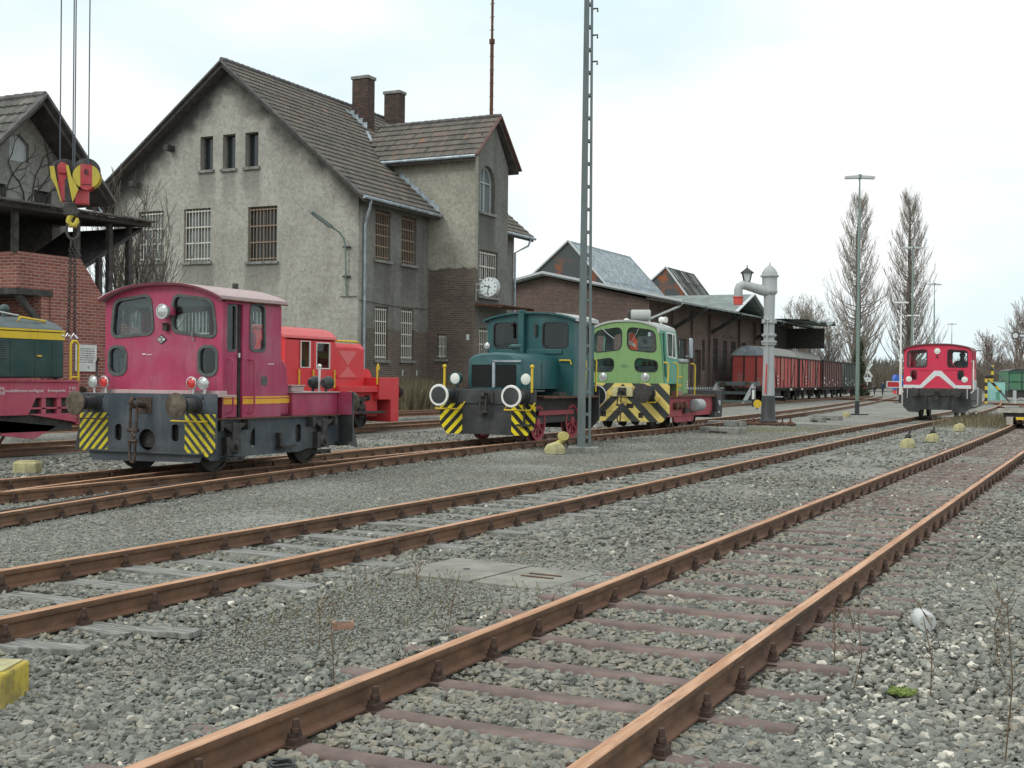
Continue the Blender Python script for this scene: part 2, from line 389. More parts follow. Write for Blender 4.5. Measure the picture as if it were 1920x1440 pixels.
nt.links.new(mx.outputs[2], bg.inputs[0]); bg.inputs[1].default_value = .1
sl = bpy.data.lights.new('sun','SUN'); sl.energy = 1.05; sl.angle = math.radians(20); sl.color = (1,.97,.92)
so = bpy.data.objects.new('sun', sl); col.objects.link(so)
sd = Vector((math.sin(SUN_AZ)*math.cos(SUN_EL), math.cos(SUN_AZ)*math.cos(SUN_EL), math.sin(SUN_EL)))
so.rotation_euler = (-sd).to_track_quat('-Z','Y').to_euler(); so.location = (0,-20,40)

TH, ROLL, CAMH = math.radians(26.25), math.radians(.6), 1.665
pit = math.atan(10/2300)
fw = Vector((-math.sin(TH)*math.cos(pit), math.cos(TH)*math.cos(pit), -math.sin(pit))); rt = Vector((math.cos(TH), math.sin(TH), 0)); up = rt.cross(fw)
Rr = rt*math.cos(ROLL)+up*math.sin(ROLL); Uu = up*math.cos(ROLL)-rt*math.sin(ROLL)
cam = bpy.data.cameras.new('camera'); cam.lens = 36*2300/1920; cam.sensor_width = 36; cam.sensor_fit = 'HORIZONTAL'; cam.clip_end = 4000; cam.clip_start = .05
co = bpy.data.objects.new('camera', cam); col.objects.link(co)
mm = Matrix((Rr, Uu, -fw)).transposed().to_4x4(); mm.translation = Vector((0,0,CAMH)); co.matrix_world = mm
scene.camera = co
scene.view_settings.view_transform = 'Standard'; scene.view_settings.look = 'None'; scene.view_settings.exposure = 0; scene.view_settings.gamma = 1
scene.render.engine = 'CYCLES'; scene.cycles.use_denoising = True; scene.cycles.max_bounces = 8; scene.cycles.transparent_max_bounces = 16; scene.cycles.caustics_reflective = False; scene.cycles.caustics_refractive = False

# ------------------------------------------------------------------ ground
def rise(x, y):
    t = min(1, max(0, (-21.9-x)/1.8)); t = t*t*(3-2*t); u = min(1, max(0, (72-y)/10)); return .30*t*u
def axis(lo, hi, fine0, fine1, step):
    a = list(np.arange(fine0, fine1+1e-6, step)); x = fine1; d = step
    while x < hi: d *= 1.5; x += d; a.append(min(x,hi))
    x = fine0; d = step; b = []
    while x > lo: d *= 1.5; x -= d; b.append(max(x,lo))
    return b[::-1]+a
gx = axis(-1600, 1600, -40, 10, .5); gy = axis(-300, 2500, 0, 70, .6)
vs = []; fs = []
for j,y in enumerate(gy):
    for i,x in enumerate(gx):
        z = rise(x,y)
        if -30 < x < 12 and 0 < y < 70: z += .012*math.sin(x*1.7+y*.9)+.012*math.sin(y*1.3-x*.6) - .012
        vs.append((x,y,z))
nx = len(gx)
for j in range(len(gy)-1):
    for i in range(nx-1): fs.append((j*nx+i, j*nx+i+1, (j+1)*nx+i+1, (j+1)*nx+i))
def ground_mat():
    s = NT('gravel_ground'); p = s.pos(); x,y,z = s.xyz(p)
    v1 = s.new('ShaderNodeTexVoronoi'); s.link(p, v1.inputs['Vector']); v1.inputs['Scale'].default_value = 24
    v2 = s.new('ShaderNodeTexVoronoi'); s.link(p, v2.inputs['Vector']); v2.inputs['Scale'].default_value = 70
    r1 = s.xyz(v1.outputs['Color'])[0]; r2 = s.xyz(v2.outputs['Color'])[0]
    c1 = s.ramp(r1, [(0,(.07,.075,.067)),(.35,(.18,.19,.17)),(.75,(.265,.27,.238)),(1,(.42,.4,.34))])
    c2 = s.ramp(r2, [(0,(.10,.106,.096)),(.5,(.255,.264,.235)),(.85,(.35,.345,.3)),(1,(.58,.55,.48))])
    fine = s.step(s.noise(p, .35, 4), .42, .58)
    c = s.mix(fine, c1, c2)
    c = s.mix(s.math('MULTIPLY', s.step(s.noise(p, .8, 5, .6), .45, .72), .45), c, (.15,.142,.118))
    c = s.mix(s.math('MULTIPLY', s.step(s.noise(p, .23, 5, .6), .55, .75), .5), c, (.36,.34,.275))
    c = s.mix(s.math('MULTIPLY', s.step(s.noise(p, 1.7, 5, .7), .64, .76), .45), c, (.15,.15,.08))
    far = s.step(y, 120, 420); c = s.mix(far, c, (.13,.13,.10))
    h = s.math('ADD', s.math('MULTIPLY', s.math('SUBTRACT', 1.0, v1.outputs['Distance']), .6), s.math('MULTIPLY', s.math('SUBTRACT', 1.0, v2.outputs['Distance']), .4))
    return s.done(c, .95, 0, s.bump(h, .8, .03), .2)
M['ground'] = ground_mat()
g = MB(); g.add(vs, fs); tag(g.build('ground', M['ground'], recalc=False, smooth=60), kind='structure')

# ------------------------------------------------------------------ rails and tracks
def rail_mat():
    s = NT('rusted_rail'); p = s.pos(); g = s.new('ShaderNodeNewGeometry'); nz = s.xyz(g.outputs['Normal'])[2]; z = s.xyz(p)[2]
    side = s.mix(s.step(s.noise(p, 5, 6, .65), .35, .7), (.135,.08,.052), (.225,.128,.078))
    side = s.mix(s.math('MULTIPLY', s.step(s.noise(s.mapping(p,(1,1,.3)), 9, 5, .7), .58, .7), .45), side, (.2,.17,.12))
    side = s.mix(s.math('MULTIPLY', s.step(s.noise(s.mapping(p,(1,.5,1)), .9, 5, .6), .5, .68), .65), side, (.075,.058,.048)); side = s.mix(s.math('MULTIPLY', s.step(z, .075, .03), .5), side, (.17,.085,.055)); side = s.mix(s.math('MULTIPLY', s.step(s.noise(p, 38, 5, .7), .62, .68), .5), side, (.30,.27,.22))
    top = s.mix(s.step(s.noise(s.mapping(p,(9,.5,9)), 3, 5, .6), .35, .7), (.40,.21,.115), (.60,.37,.24))
    return s.done(s.mix(s.math('MULTIPLY', s.step(nz, .5, .85), s.step(z, .11, .13)), side, s.mix(s.math('MULTIPLY', s.step(s.noise(s.mapping(p,(3,.7,3)), 1.6, 6, .7), .55, .68), .55), top, (.22,.12,.075))), .7, .15, s.bump(s.noise(p, 60, 4), .25, .004), .3)
M['rail'] = rail_mat()
M['dullrail'] = plain('dull_check_rail', (.06,.05,.045), .8, .2, .3, 6, .2)
prof = [(-.036,.0),(-.036,-.028),(-.03,-.04),(-.009,-.05),(-.009,-.115),(-.062,-.13),(-.062,-.142),(.062,-.142),(.062,-.13),(.009,-.115),(.009,-.05),(.03,-.04),(.036,-.028),(.036,.0),(.03,.004),(-.03,.004)]
def smooth_path(pts, step=1.0):
    """Catmull-Rom through the points"""
    P = [Vector((p[0],p[1],p[2] if len(p)>2 else RT)) for p in pts]; P = [P[0]*2-P[1]]+P+[P[-1]*2-P[-2]]; out = []
    for i in range(1,len(P)-2):
        n = max(1,int((P[i+1]-P[i]).length/step))
        for k in range(n):
            t = k/n; a,b,c,d = P[i-1:i+3]
            out.append(.5*((2*b)+(c-a)*t+(2*a-5*b+4*c-d)*t*t+(3*b-a-3*c+d)*t**3))
    out.append(P[-2]); return out
def offs(path, d):
    out = []
    for i,p in enumerate(path):
        a = path[max(0,i-1)]; b = path[min(len(path)-1,i+1)]; t = (b-a).normalized(); out.append(p+Vector((t.y,-t.x,0))*d)
    return out
def rail_mesh(path):
    m = MB(); n = len(prof); vs = []; fs = []
    for i,p in enumerate(path):
        a = path[max(0,i-1)]; b = path[min(len(path)-1,i+1)]; t = (b-a).normalized(); r = Vector((t.y,-t.x,0))
        for (u,z) in prof: vs.append(p+r*u+Vector((0,0,z)))
    for i in range(len(path)-1):
        for k in range(n): fs.append((i*n+k,i*n+(k+1)%n,(i+1)*n+(k+1)%n,(i+1)*n+k))
    fs.append(tuple(range(n))); fs.append(tuple(range((len(path)-1)*n,len(path)*n))); return m.add(vs, fs)
def sleeper_mesh(kind):
    m = MB(); L = 1.27
    if kind == 'steel':
        pr = [(-.12,-.06),(-.062,.026),(-.048,.033),(.048,.033),(.062,.026),(.12,-.06)]
        n = len(pr); vs = [(x,a,z) for x in (-L,L) for a,z in pr]; fs = [(k,(k+1)%n,n+(k+1)%n,n+k) for k in range(n)]+[tuple(range(n)),tuple(range(n,2*n))]
        m.add(vs, fs)
    else: m.box(-L,L,-.12,.12,-.08,.02)
    return m
def clip_mesh():
    m = MB()
    for s in (-1,1):
        m.box(s*.085-.026,s*.085+.026,-.045,.045,.02,.05); m.box(s*.075-.018,s*.075+.018,-.032,.032,.05,.068)
        m.lathe([(0,.024),(.022,.024),(.024,.017),(.062,.016)], (s*.082,0,.07), (0,0,1), 6)
    m.box(-.12,.12,-.07,.07,.005,.022)
    return m
M['steelsleeper'] = plain('steel_sleeper', (.175,.128,.112), .8, .1, .3, 4, .15)
M['woodsleeper'] = (lambda s: s.done(s.mix(s.step(s.noise(s.mapping(s.pos(),(1,14,1)), 2.2, 5, .7), .35, .7), (.12,.118,.105), (.36,.36,.33)), .95, 0, s.bump(s.noise(s.mapping(s.pos(),(1,14,1)), 3, 5), .5, .01), .15))(NT('weathered_sleeper'))
M['clip'] = plain('rail_fastening', (.085,.055,.042), .85, .2, .3, 20, .2)
CLIP = None
def track(label, pts, sleepers=None, spacing=.65, y0=0, ystop=60, rails=(-.75,.75), low=0):
    global CLIP
    t = thing('railway_track', label, 'railway track', (pts[0][0],pts[0][1],0))
    inv = Vector(t.location); path = smooth_path(pts)
    for d in rails:
        o = rail_mesh([p-inv for p in offs(path, d)]).build('rail', M['rail'], t, smooth=35)
    if sleepers:
        proto = sleeper_mesh(sleepers); me = None; cl = None; i = 0; acc = 0; nextd = y0
        for a,b in zip(path[:-1],path[1:]):
            L = (b-a).length
            while acc+L >= nextd and nextd < ystop:
                q = a+(b-a)*((nextd-acc)/L)-inv; q.z = 0; ang = math.atan2(-(b-a).x,(b-a).y)
                if me is None: o = proto.build('sleeper', M['steelsleeper' if sleepers=='steel' else 'woodsleeper'], t); me = o.data
                else: o = bpy.data.objects.new('sleeper', me); col.objects.link(o); o.parent = t
                jz = random.uniform(-.016,.004)-.008*min(1,max(0,(q.y+inv.y-9)/14)) if sleepers=='steel' else random.uniform(-.022,.012)+low
                o.location = (q.x, q.y, jz); o.rotation_euler = (0,0,ang+random.uniform(-.02,.02))
                for d in rails:
                    if cl is None:
                        c = clip_mesh().build('rail_fastening', M['clip'], o); cl = c.data
                    else: c = bpy.data.objects.new('rail_fastening', cl); col.objects.link(c); c.parent = o
                    c.location = (d,0,-jz)
                nextd += spacing; i += 1
            acc += L
    return t
NEAR = [(-2.6,1.5),(-2.62,8),(-2.62,20),(-2.6,34),(-2.66,47),(-2.9,60),(-3.4,80)]
MID = [(-6.93,1.0),(-6.87,8),(-6.86,14),(-6.93,20),(-7.05,30),(-7.22,45),(-7.25,56),(-7.3,70),(-8.3,95),(-11,130)]
track('rusty track nearest the camera, on brown steel sleepers, running to the flat trolley', NEAR, 'steel', .65, .4, 62)
track('rusty track on grey wooden sleepers leading up to the rose red locomotive', MID, 'wood', .64, .5, 62)
LOCO = [(-13.42,-2),(-13.42,10),(-13.42,20),(-13.42,30),(-13.5,40),(-14.1,54),(-15.6,75),(-18.5,105),(-22.5,140)]
track('track carrying the magenta, teal and light green locomotives past the mast', LOCO, 'wood', .65, 8, 62, low=-.035)
BR = [(-8.6,-6),(-10.2,2),(-11.6,9.6),(-12.3,13),(-12.85,17.6),(-13.25,21.5),(-13.4,24.3)]
track('branch track joining the magenta locomotive track from the left at a set of points', BR, 'wood', .65, 10, 30, rails=(-.76,.78), low=-.035)
T4 = [(-20.4,0),(-20.5,17),(-20.8,28),(-21.0,34),(-21.4,48),(-22.5,70),(-23.6,90),(-25,140)]
track('track under the bright red locomotive and the cut off dark green one', T4)
T5 = [(-23.4,20,.4),(-23.55,40,.4),(-23.6,52,.36),(-23.4,66,.2),(-23.6,80),(-24.2,95),(-25.6,140)]
track('farthest track, in front of the station house, ending under the freight vans', T5)
track('far crossing track running from behind the mast lamp towards the level crossing', [(-24,118),(-17,112),(-9,104),(0,94),(9,86)])
track('far track curving right behind the rose red locomotive to the flat trolleys', [(-6.8,92),(-4.2,76),(-2.8,66),(-.5,54),(2.5,44)])
m = rail_mesh(offs([p for p in smooth_path(BR,.5) if 4 < p.y < 13.6], .64)); tag(m.build('check_rail', M['dullrail']), 'short dull check rail inside the nearest rail of the branch track', 'check rail')

# ------------------------------------------------------------------ ballast stones
def ico():
    t = (1+5**.5)/2
    v = np.array([(-1,t,0),(1,t,0),(-1,-t,0),(1,-t,0),(0,-1,t),(0,1,t),(0,-1,-t),(0,1,-t),(t,0,-1),(t,0,1),(-t,0,-1),(-t,0,1)],float); v /= np.linalg.norm(v[0])
    f = np.array([(0,11,5),(0,5,1),(0,1,7),(0,7,10),(0,10,11),(1,5,9),(5,11,4),(11,10,2),(10,7,6),(7,1,8),(3,9,4),(3,4,2),(3,2,6),(3,6,8),(3,8,9),(4,9,5),(2,4,11),(6,2,10),(8,6,7),(9,8,1)])
    return v, f
def scatter(name, P, R, tone, mat, flat=.62, jitter=.38):
    v, f = ico(); N = len(P)
    V = v[None]*(1+rng.uniform(-jitter,jitter,(N,12,1)))
    V = V*np.stack([rng.uniform(.8,1.35,N),rng.uniform(.65,1.0,N),rng.uniform(flat*.6,flat*1.3,N)],1)[:,None,:]
    a = rng.uniform(0,2*PI,N); b = rng.normal(0,.35,N); c = rng.normal(0,.35,N)
    def rot(V,i,j,t):
        W = V.copy(); ct = np.cos(t)[:,None]; st = np.sin(t)[:,None]; W[:,:,i] = V[:,:,i]*ct-V[:,:,j]*st; W[:,:,j] = V[:,:,i]*st+V[:,:,j]*ct; return W
    V = rot(rot(rot(V,0,2,b),1,2,c),0,1,a)*R[:,None,None]+P[:,None,:]
    F = (f[None]+12*np.arange(N)[:,None,None]).reshape(-1,3)
    me = bpy.data.meshes.new(name); me.vertices.add(N*12); me.vertices.foreach_set('co', V.reshape(-1).astype('f'))
    me.loops.add(len(F)*3); me.loops.foreach_set('vertex_index', F.reshape(-1).astype('i'))
    me.polygons.add(len(F)); me.polygons.foreach_set('loop_start', np.arange(0,len(F)*3,3,dtype='i')); me.polygons.foreach_set('use_smooth', np.zeros(len(F),dtype=bool)); me.update(calc_edges=True)
    at = me.attributes.new('tone','FLOAT','POINT'); at.data.foreach_set('value', np.repeat(tone,12).astype('f'))
    me.materials.append(mat); o = bpy.data.objects.new(name, me); col.objects.link(o); return o
M['stones'] = attr_mat('ballast_stone', [(0,(.10,.103,.09)),(.3,(.187,.194,.17)),(.6,(.268,.275,.238)),(.8,(.285,.258,.198)),(.92,(.37,.362,.31)),(.97,(.5,.475,.40)),(1,(.74,.69,.58))], .88, 14, .35, .3, tint=(.215,.195,.155))
def sample(n, r0, r1, a0=-62, a1=14):
    r = np.sqrt(rng.uniform(r0*r0, r1*r1, n)); a = np.radians(rng.uniform(a0,a1,n)); return np.stack([r*np.sin(a), r*np.cos(a)],1)
def pathx(pts, y): return np.interp(y, [p[1] for p in pts], [p[0] for p in pts])
def keep(P):
    x,y = P[:,0],P[:,1]; k = np.ones(len(P),bool)
    for pts,sp,s0,w in ((NEAR,.65,.4,.10),(MID,.64,.5,.15)):
        d = x-pathx(pts,y); k &= ~(np.abs(np.abs(d)-.75)<.075)
        ph = ((y-pts[0][1]-s0)/sp)%1; ins = (np.abs(d)<1.28)&(np.minimum(ph,1-ph)*sp<w)
        k &= ~(ins & (rng.random(len(P)) < np.where(np.abs(d)<.7,np.interp(y,[9,22,40],[.98,.85,.6]),np.where((x>-2)&(y<9.5)&(y>5),.6,.16))))
    d = x-pathx(LOCO,y); k &= ~(np.abs(np.abs(d)-.75)<.08)
    d = x-pathx(BR,y); k &= ~((np.abs(np.abs(d)-.77)<.08)&(y<24))
    k &= ~((x>-5.5)&(x<-3.95)&(y>8.75)&(y<9.8)); return k
def zone(P):
    """0 = coarse ballast, 1 = trodden fine gravel"""
    x,y = P[:,0],P[:,1]; z = np.clip((-8.0-x)/.8,0,1)*np.clip((x+12.0)/.6,0,1)
    a = 1.1*np.exp(-(((x+4.75)/.6)**2+((y-6.9)/2.0)**2)); b = np.exp(-(((x+4.6)/1.0)**2+((y-9.3)/1.4)**2))
    return np.clip(z+a+b,0,1)
parts = []
for n,r0,r1,rr in ((52000,2.2,6.5,(.010,.033)),(62000,6.5,12,(.012,.034)),(46000,12,22,(.018,.038)),(40000,22,48,(.022,.046))):
    P = sample(n,r0,r1); P = P[keep(P)]; P = P[(P[:,0]>-19.3)]; z = zone(P); P = P[rng.random(len(P)) > z*.72]; z = zone(P)
    R = rng.uniform(rr[0],rr[1],len(P))*np.where(z>.5,.5,1)*rng.choice([.6,.8,1,1,1.15],len(P)); parts.append((P,R))
fp_ = np.column_stack([rng.uniform(-12.6,-7.8,42000),rng.uniform(6,27,42000)]); f3_ = np.column_stack([rng.uniform(-12.4,-7.9,16000),rng.uniform(27,48,16000)]); f3_ = f3_[keep(f3_)]; parts.append((f3_, rng.uniform(.010,.022,len(f3_)))); f2_ = np.column_stack([rng.normal(-4.72,.42,14000),rng.normal(7.4,1.6,14000)]); fp_ = np.concatenate([fp_,f2_[zone(f2_)>.3]]); fp_ = fp_[keep(fp_)]; parts.append((fp_, rng.uniform(.005,.014,len(fp_))))
P = np.concatenate([p for p,_ in parts]); R = np.concatenate([r for _,r in parts])
T = rng.beta(2.2,2.6,len(P)); wn = rng.random(len(P)); T = np.where(wn>.968, rng.uniform(.9,1,len(P)), T*.9); T = np.where(zone(P)>.4, .2+.75*T, T)
cx = np.exp(-(((P[:,0]+1.05)/.5)**2+((P[:,1]-7.2)/1.6)**2)); T = np.where(rng.random(len(P))<cx*.3, rng.uniform(.9,1,len(P)), T)
nr = np.minimum.reduce([np.abs(np.abs(P[:,0]-pathx(q_,P[:,1]))-.75) for q_ in (NEAR,MID,LOCO)]); T = np.where((nr<.22)&(rng.random(len(P))<.45), rng.uniform(.70,.84,len(P)), T); inner = np.abs(P[:,0]-pathx(NEAR,P[:,1]))<.9; T = np.where(inner & (rng.random(len(P))<.3), rng.uniform(.72,.86,len(P)), T)
Z = rng.uniform(-.006,.014,len(P))
tag(scatter('ballast_stones', np.column_stack([P,Z]), R, T, M['stones']), 'loose grey ballast stones spread between and beside the tracks', 'ballast', kind='stuff')
# ------------------------------------------------------------------ locomotive helpers
FR = dict(U=(1,0,0), V=(0,0,1)); RI = dict(U=(0,1,0), V=(0,0,1)); LE = dict(U=(0,-1,0), V=(0,0,1)); BA = dict(U=(-1,0,0), V=(0,0,1))
def arc_top(xa, za, xb, zb, zp, n=14, corner=.0):
    """points of a flat roof arch from (xb,zb) over the peak back to (xa,za)"""
    out = []
    for k in range(n+1):
        t = k/n; x = xb+(xa-xb)*t; e = zb+(za-zb)*t; out.append((x, e+(zp-(za+zb)/2)*(1-abs(2*t-1)**2.5)))
    return out
def cabwin(par, poly, O, D, seal='seal', gl='glass', m=.035, proud=.014, name='window'):
    N = Vector(D['U']).cross(Vector(D['V'])).normalized(); O = Vector(O)
    w = MB().prism(grow(poly,m), [grow(poly,-.012)], O+N*proud, t=proud*2+.02, **D).build(name, M[seal], par, bevel=.006)
    MB().prism(grow(poly,.005), [], O-N*.022, t=.006, **D).build('pane', M[gl], w); return w
def buffer(par, x, y, z, r, L, s=-1, face='bufferface', case='black', rim=None, cr=.105):
    b = MB().lathe([(0,cr*1.35),(.03,cr*1.35),(.031,cr),(L*.62,cr),(L*.62,cr*.72),(L*.9,cr*.72)], (x,y,z), (0,s,0), 20).build('buffer', M[case], par, smooth=35)
    d = L*.9
    MB().lathe([(d,r*.5),(d+.015,r*.93),(d+.04,r),(d+.055,r*.98),(d+.062,r*.8),(d+.066,.001)], (x,y,z), (0,s,0), 28).build('buffer_plate', M[face], b, smooth=40)
    if rim: MB().lathe([(d+.02,r*.985),(d+.05,r*1.02),(d+.068,r*.98),(d+.068,r*.8),(d+.06,r*.8)], (x,y,z), (0,s,0), 28, cap=False).build('buffer_rim', M[rim], b, smooth=40)
    return b
def lamp(par, x, y, z, r, s=-1, body='chrome', lens='lens', depth=.12, name='headlight', stand=None):
    m = MB().lathe([(-depth,r*.45),(-depth*.6,r*.85),(-.01,r),(.012,r*1.03),(.014,r*.86),(.004,r*.85)], (x,y,z), (0,s,0), 22)
    if stand: m.cyl((x,y-s*depth*.4,z-r*.8),(x,y-s*depth*.4,stand), .025)
    h = m.build(name, M[body], par, smooth=40)
    MB().lathe([(.004,r*.85),(.02,r*.55),(.026,.001)], (x,y,z), (0,s,0), 22).build('lens', M[lens], h, smooth=60); return h
def rod(par, name, pts, r, mat, n=8): return MB().tube(pts, r, n).build(name, M[mat], par, smooth=50)
def disc_wheel(par, x, y, r, s, mat='wheel'):
    z = RT+r
    m = MB().lathe([(-.07,r+.03),(-.045,r+.03),(-.035,r),(.06,r-.006),(.062,r-.055),(.03,r-.06),(.02,.1),(.05,.09),(.055,.001)], (x,y,z), (s,0,0), 36)
    return m.build('wheel', M[mat], par, smooth=35)
def axlebox(par, x, y, z, s=1):
    m = MB(); m.box(x-.02,x+s*.10,y-.17,y-.06,z-.16,z+.12) if s>0 else m.box(x-.10,x+.02,y-.17,y-.06,z-.16,z+.12)
    a = x; b = x+s*.12; lo,hi = min(a,b),max(a,b)
    m.box(lo,hi,y+.06,y+.15,z-.14,z+.1); m.box(lo,hi,y-.2,y+.2,z-.26,z-.19)
    m.lathe([(0,.12),(.1,.12),(.13,.09),(.14,.05),(.19,.04)], (x,y,z-.03), (s,0,0), 14)
    for k in range(4): h = .05*k; m.box(lo+.01,hi-.01,y-.30+h*1.2,y+.30-h*1.2,z+.30-h*.62,z+.33-h*.62)
    m.box(lo,hi,y-.06,y+.06,z+.05,z+.34); m.box(lo-.01,hi+.02,y-.36,y-.29,z+.22,z+.38); m.box(lo-.01,hi+.02,y+.29,y+.36,z+.22,z+.38)
    for q in (-.14,.12): m.lathe([(0,.02),(.16,.02)],(x,y+q,z-.22),(s,0,0),6)
    return m.build('axle_box', M['dirtyblack'], par)
def hook(par, x, y, z, mat='hooksteel', drop=.8):
    m = MB(); m.box(x-.14,x+.14,y-.015,y,z-.12,z+.12); m.lathe([(0,.05),(.16,.04),(.2,.055),(.24,.03)],(x,y,z),(0,-1,0),10)
    m.tube([(x,y-.14,z),(x,y-.26,z-.01),(x,y-.31,z+.05),(x,y-.27,z+.11),(x,y-.2,z+.1)], [.04,.04,.035,.03,.02], 8)
    k = m.build('coupling_hook', M[mat], par, smooth=45)
    c = MB(); L = drop
    for q in (-.06,.06): c.tube([(x+q,y-.24,z-.02),(x+q*1.05,y-.25,z-L*.42)], .02, 6)
    c.cyl((x-.1,y-.25,z-L*.44),(x+.1,y-.25,z-L*.44),.033,n=8)
    c.cyl((x,y-.25,z-L*.44),(x+.01,y-.26,z-L*.62),.026,n=8); c.cyl((x-.07,y-.26,z-L*.63),(x+.08,y-.26,z-L*.63),.03,n=8)
    c.tube([(x-.05,y-.26,z-L*.63),(x-.055,y-.26,z-L*.9),(x-.03,y-.26,z-L),(x+.03,y-.26,z-L),(x+.055,y-.26,z-L*.9),(x+.05,y-.26,z-L*.63)], .021, 7)
    c.tube([(x+.01,y-.27,z-L*.47),(x+.08,y-.29,z-L*.55)], .018, 6)
    c.build('coupling_chain', M[mat], k, smooth=45); return k
def roof_shell(par, xa, xb, y0, y1, za, zb, zp, th, mat, ov=.05, drop=.06, inner='inside', name='roof'):
    top = arc_top(xa-ov, za, xb+ov, zb, zp); pts = [(xb+ov,zb-drop)]+top+[(xa-ov,za-drop)]
    bot = [(xa-ov+.02,za-drop)]+[(x,z-th) for x,z in arc_top(xa-ov+.02,za,xb+ov-.02,zb,zp)][::-1]+[(xb+ov-.02,zb-drop)]
    return MB().prism(pts+bot, [], (0,y0,0), t=-(y1-y0) if False else (y1-y0), U=(1,0,0), V=(0,0,1)).build(name, M[mat], par, bevel=.012)
def seat(par, x, y, z):
    s_ = MB().box(x-.2,x+.2,y-.18,y+.18,z,z+.09).box(x-.2,x+.2,y+.14,y+.2,z+.09,z+.5).box(x-.04,x+.04,y-.04,y+.04,z-.5,z)
    return s_.build('seat', M['seal'], par, bevel=.02)

# ------------------------------------------------------------------ magenta locomotive
L = thing('shunting_locomotive', 'small magenta shunting locomotive with striped black buffer beam, standing nearest to the camera', 'locomotive', (-13.4,14.4,0))
poly = [(-1.33,.5),(-1.25,.46),(1.26,.44),(1.40,.56),(1.40,1.39),(-1.33,1.37)]
fp = MB().prism(poly, [rrect(-.59,.64,-.45,.90,.06), rrect(.55,.66,.69,.92,.06), circ(.06,.67,.165)], (0,0,0), t=.035, **FR).build('buffer_beam', M['frameblue'], L, bevel=.006)
MB().prism([(-.73,1.07),(-1.325,1.06),(-1.325,.505),(-1.25,.465),(-.73,.46)][::-1], [], (0,-.004,0), t=.003, **FR).build('hazard_stripes', M['strP'], fp)
MB().prism([(.81,.45),(1.255,.448),(1.395,.56),(1.395,1.09),(.81,1.08)], [], (0,-.004,0), t=.003, **FR).build('hazard_stripes', M['strP'], fp)
m = MB().box(-1.12,1.16,-.08,0,.475,.495).prism([(-1.05,.32),(1.1,.36),(1.16,.476),(-1.12,.474)], [], (0,-.01,0), t=.02, **FR); m.build('lower_flange', M['frameblue'], fp)
MB().box(-1.3,1.38,.04,.5,1.34,1.372).box(-1.2,1.2,.3,.5,1.372,1.43).build('deck_plate', M['pinkroof'], L, bevel=.006)
MB().prism([(-1.33,.5),(-1.33,1.0),(-1.46,.45)][::-1],[],(0,.02,0),t=.02,**FR).build('plough_edge', M['black'], L)
for x in (-1.0,1.0): buffer(L, x, 0, 1.22, .19, .42, case='black', face='bufferface'); [MB().lathe([(0,.022),(.02,.02)],(x+dx,0,1.22+dz),(0,-1,0),6).build('mounting_bolt', M['dirtyblack'], L) for dx in (-.15,.15) for dz in (-.11,.11)]
hook(L, .02, 0, 1.2, drop=.86)
for x0 in (-1.35,.62):
    rod(fp, 'step_rail', [(x0,-.01,.98),(x0,-.1,.975),(x0+.62,-.1,.975),(x0+.62,-.01,.98)], .011, 'yellow' if x0>0 else 'rusty')
# cab
wl = rpoly([(-1.15,2.28),(-.29,2.33),(-.36,2.92),(-1.09,2.84)], .13); wr = rpoly([(.11,2.36),(.97,2.26),(.89,2.82),(.13,2.91)], .13)
ll = rrect(-1.20,1.68,-.86,2.10,.12); lr = rrect(.65,1.68,.98,2.10,.12)
front = [(-1.30,1.0),(1.10,1.0)]+[(1.10,2.80)]+arc_top(-1.28,2.86,1.06,2.84,3.08)+[(-1.30,2.80)]
cab = MB().prism(front, [wl,wr,ll,lr], (0,.5,0), t=.05, **FR).build('cab_front', M['pink'], L, bevel=.02)
for q in (wl,wr,ll,lr): cabwin(L, q, (0,.5,0), FR, 'greyseal', m=.038)
dw = rpoly([(.63,2.06),(.83,2.06),(.83,2.76),(.63,2.74)],.05); sw = rpoly([(1.17,2.07),(1.54,2.07),(1.52,2.79),(1.17,2.79)],.09)
MB().prism([(.553,1.0),(.60,1.0),(.60,2.82),(.553,2.82)],[],(1.10,0,0),t=.05,**RI).prism([(.98,1.0),(1.917,1.0),(1.917,2.82),(.98,2.82)],[sw],(1.10,0,0),t=.05,**RI).box(1.05,1.10,.6,.98,2.78,2.83).build('cab_side', M['pink'], L, bevel=.008)
door = MB().prism([(.605,1.02),(.87,1.02),(.87,2.77),(.605,2.77)],[dw],(1.085,0,0),t=.035,**RI).build('cab_door', M['pink'], L, bevel=.006)
cabwin(door, dw, (1.085,0,0), RI, 'greyseal', 'darkglass', m=.022, proud=.008); cabwin(L, sw, (1.10,0,0), RI, 'greyseal', m=.025, proud=.01)
MB().box(1.085,1.12,.86,.9,1.95,2.02).build('handle', M['chrome'], door)
MB().box(.99,1.06,.935,.985,1.0,2.79).build('door_post', M['dirtyblack'], L)
lw = rpoly([(-.75,2.1),(-1.3,2.1),(-1.3,2.78),(-.75,2.78)],.1); lw2 = rpoly([(-1.62,2.1),(-1.85,2.1),(-1.85,2.76),(-1.62,2.76)],.06)
MB().prism([(-.553,1.0),(-.553,2.82),(-1.917,2.82),(-1.917,1.0)],[lw,lw2],(-1.30,0,0),t=.05,**LE).build('cab_side', M['pink'], L)
rw1 = rpoly([(-.94,2.10),(-.18,2.10),(-.18,2.78),(-.94,2.72)],.12); rw2 = rpoly([(.36,2.10),(1.12,2.10),(1.12,2.72),(.36,2.78)],.12)
MB().prism([(-1.10,1.0),(1.30,1.0),(1.30,2.8)]+arc_top(-1.06,2.84,1.28,2.86,3.08)+[(-1.10,2.8)], [rw1,rw2], (0,1.97,0), t=.05, **BA).build('cab_rear', M['pink'], L)
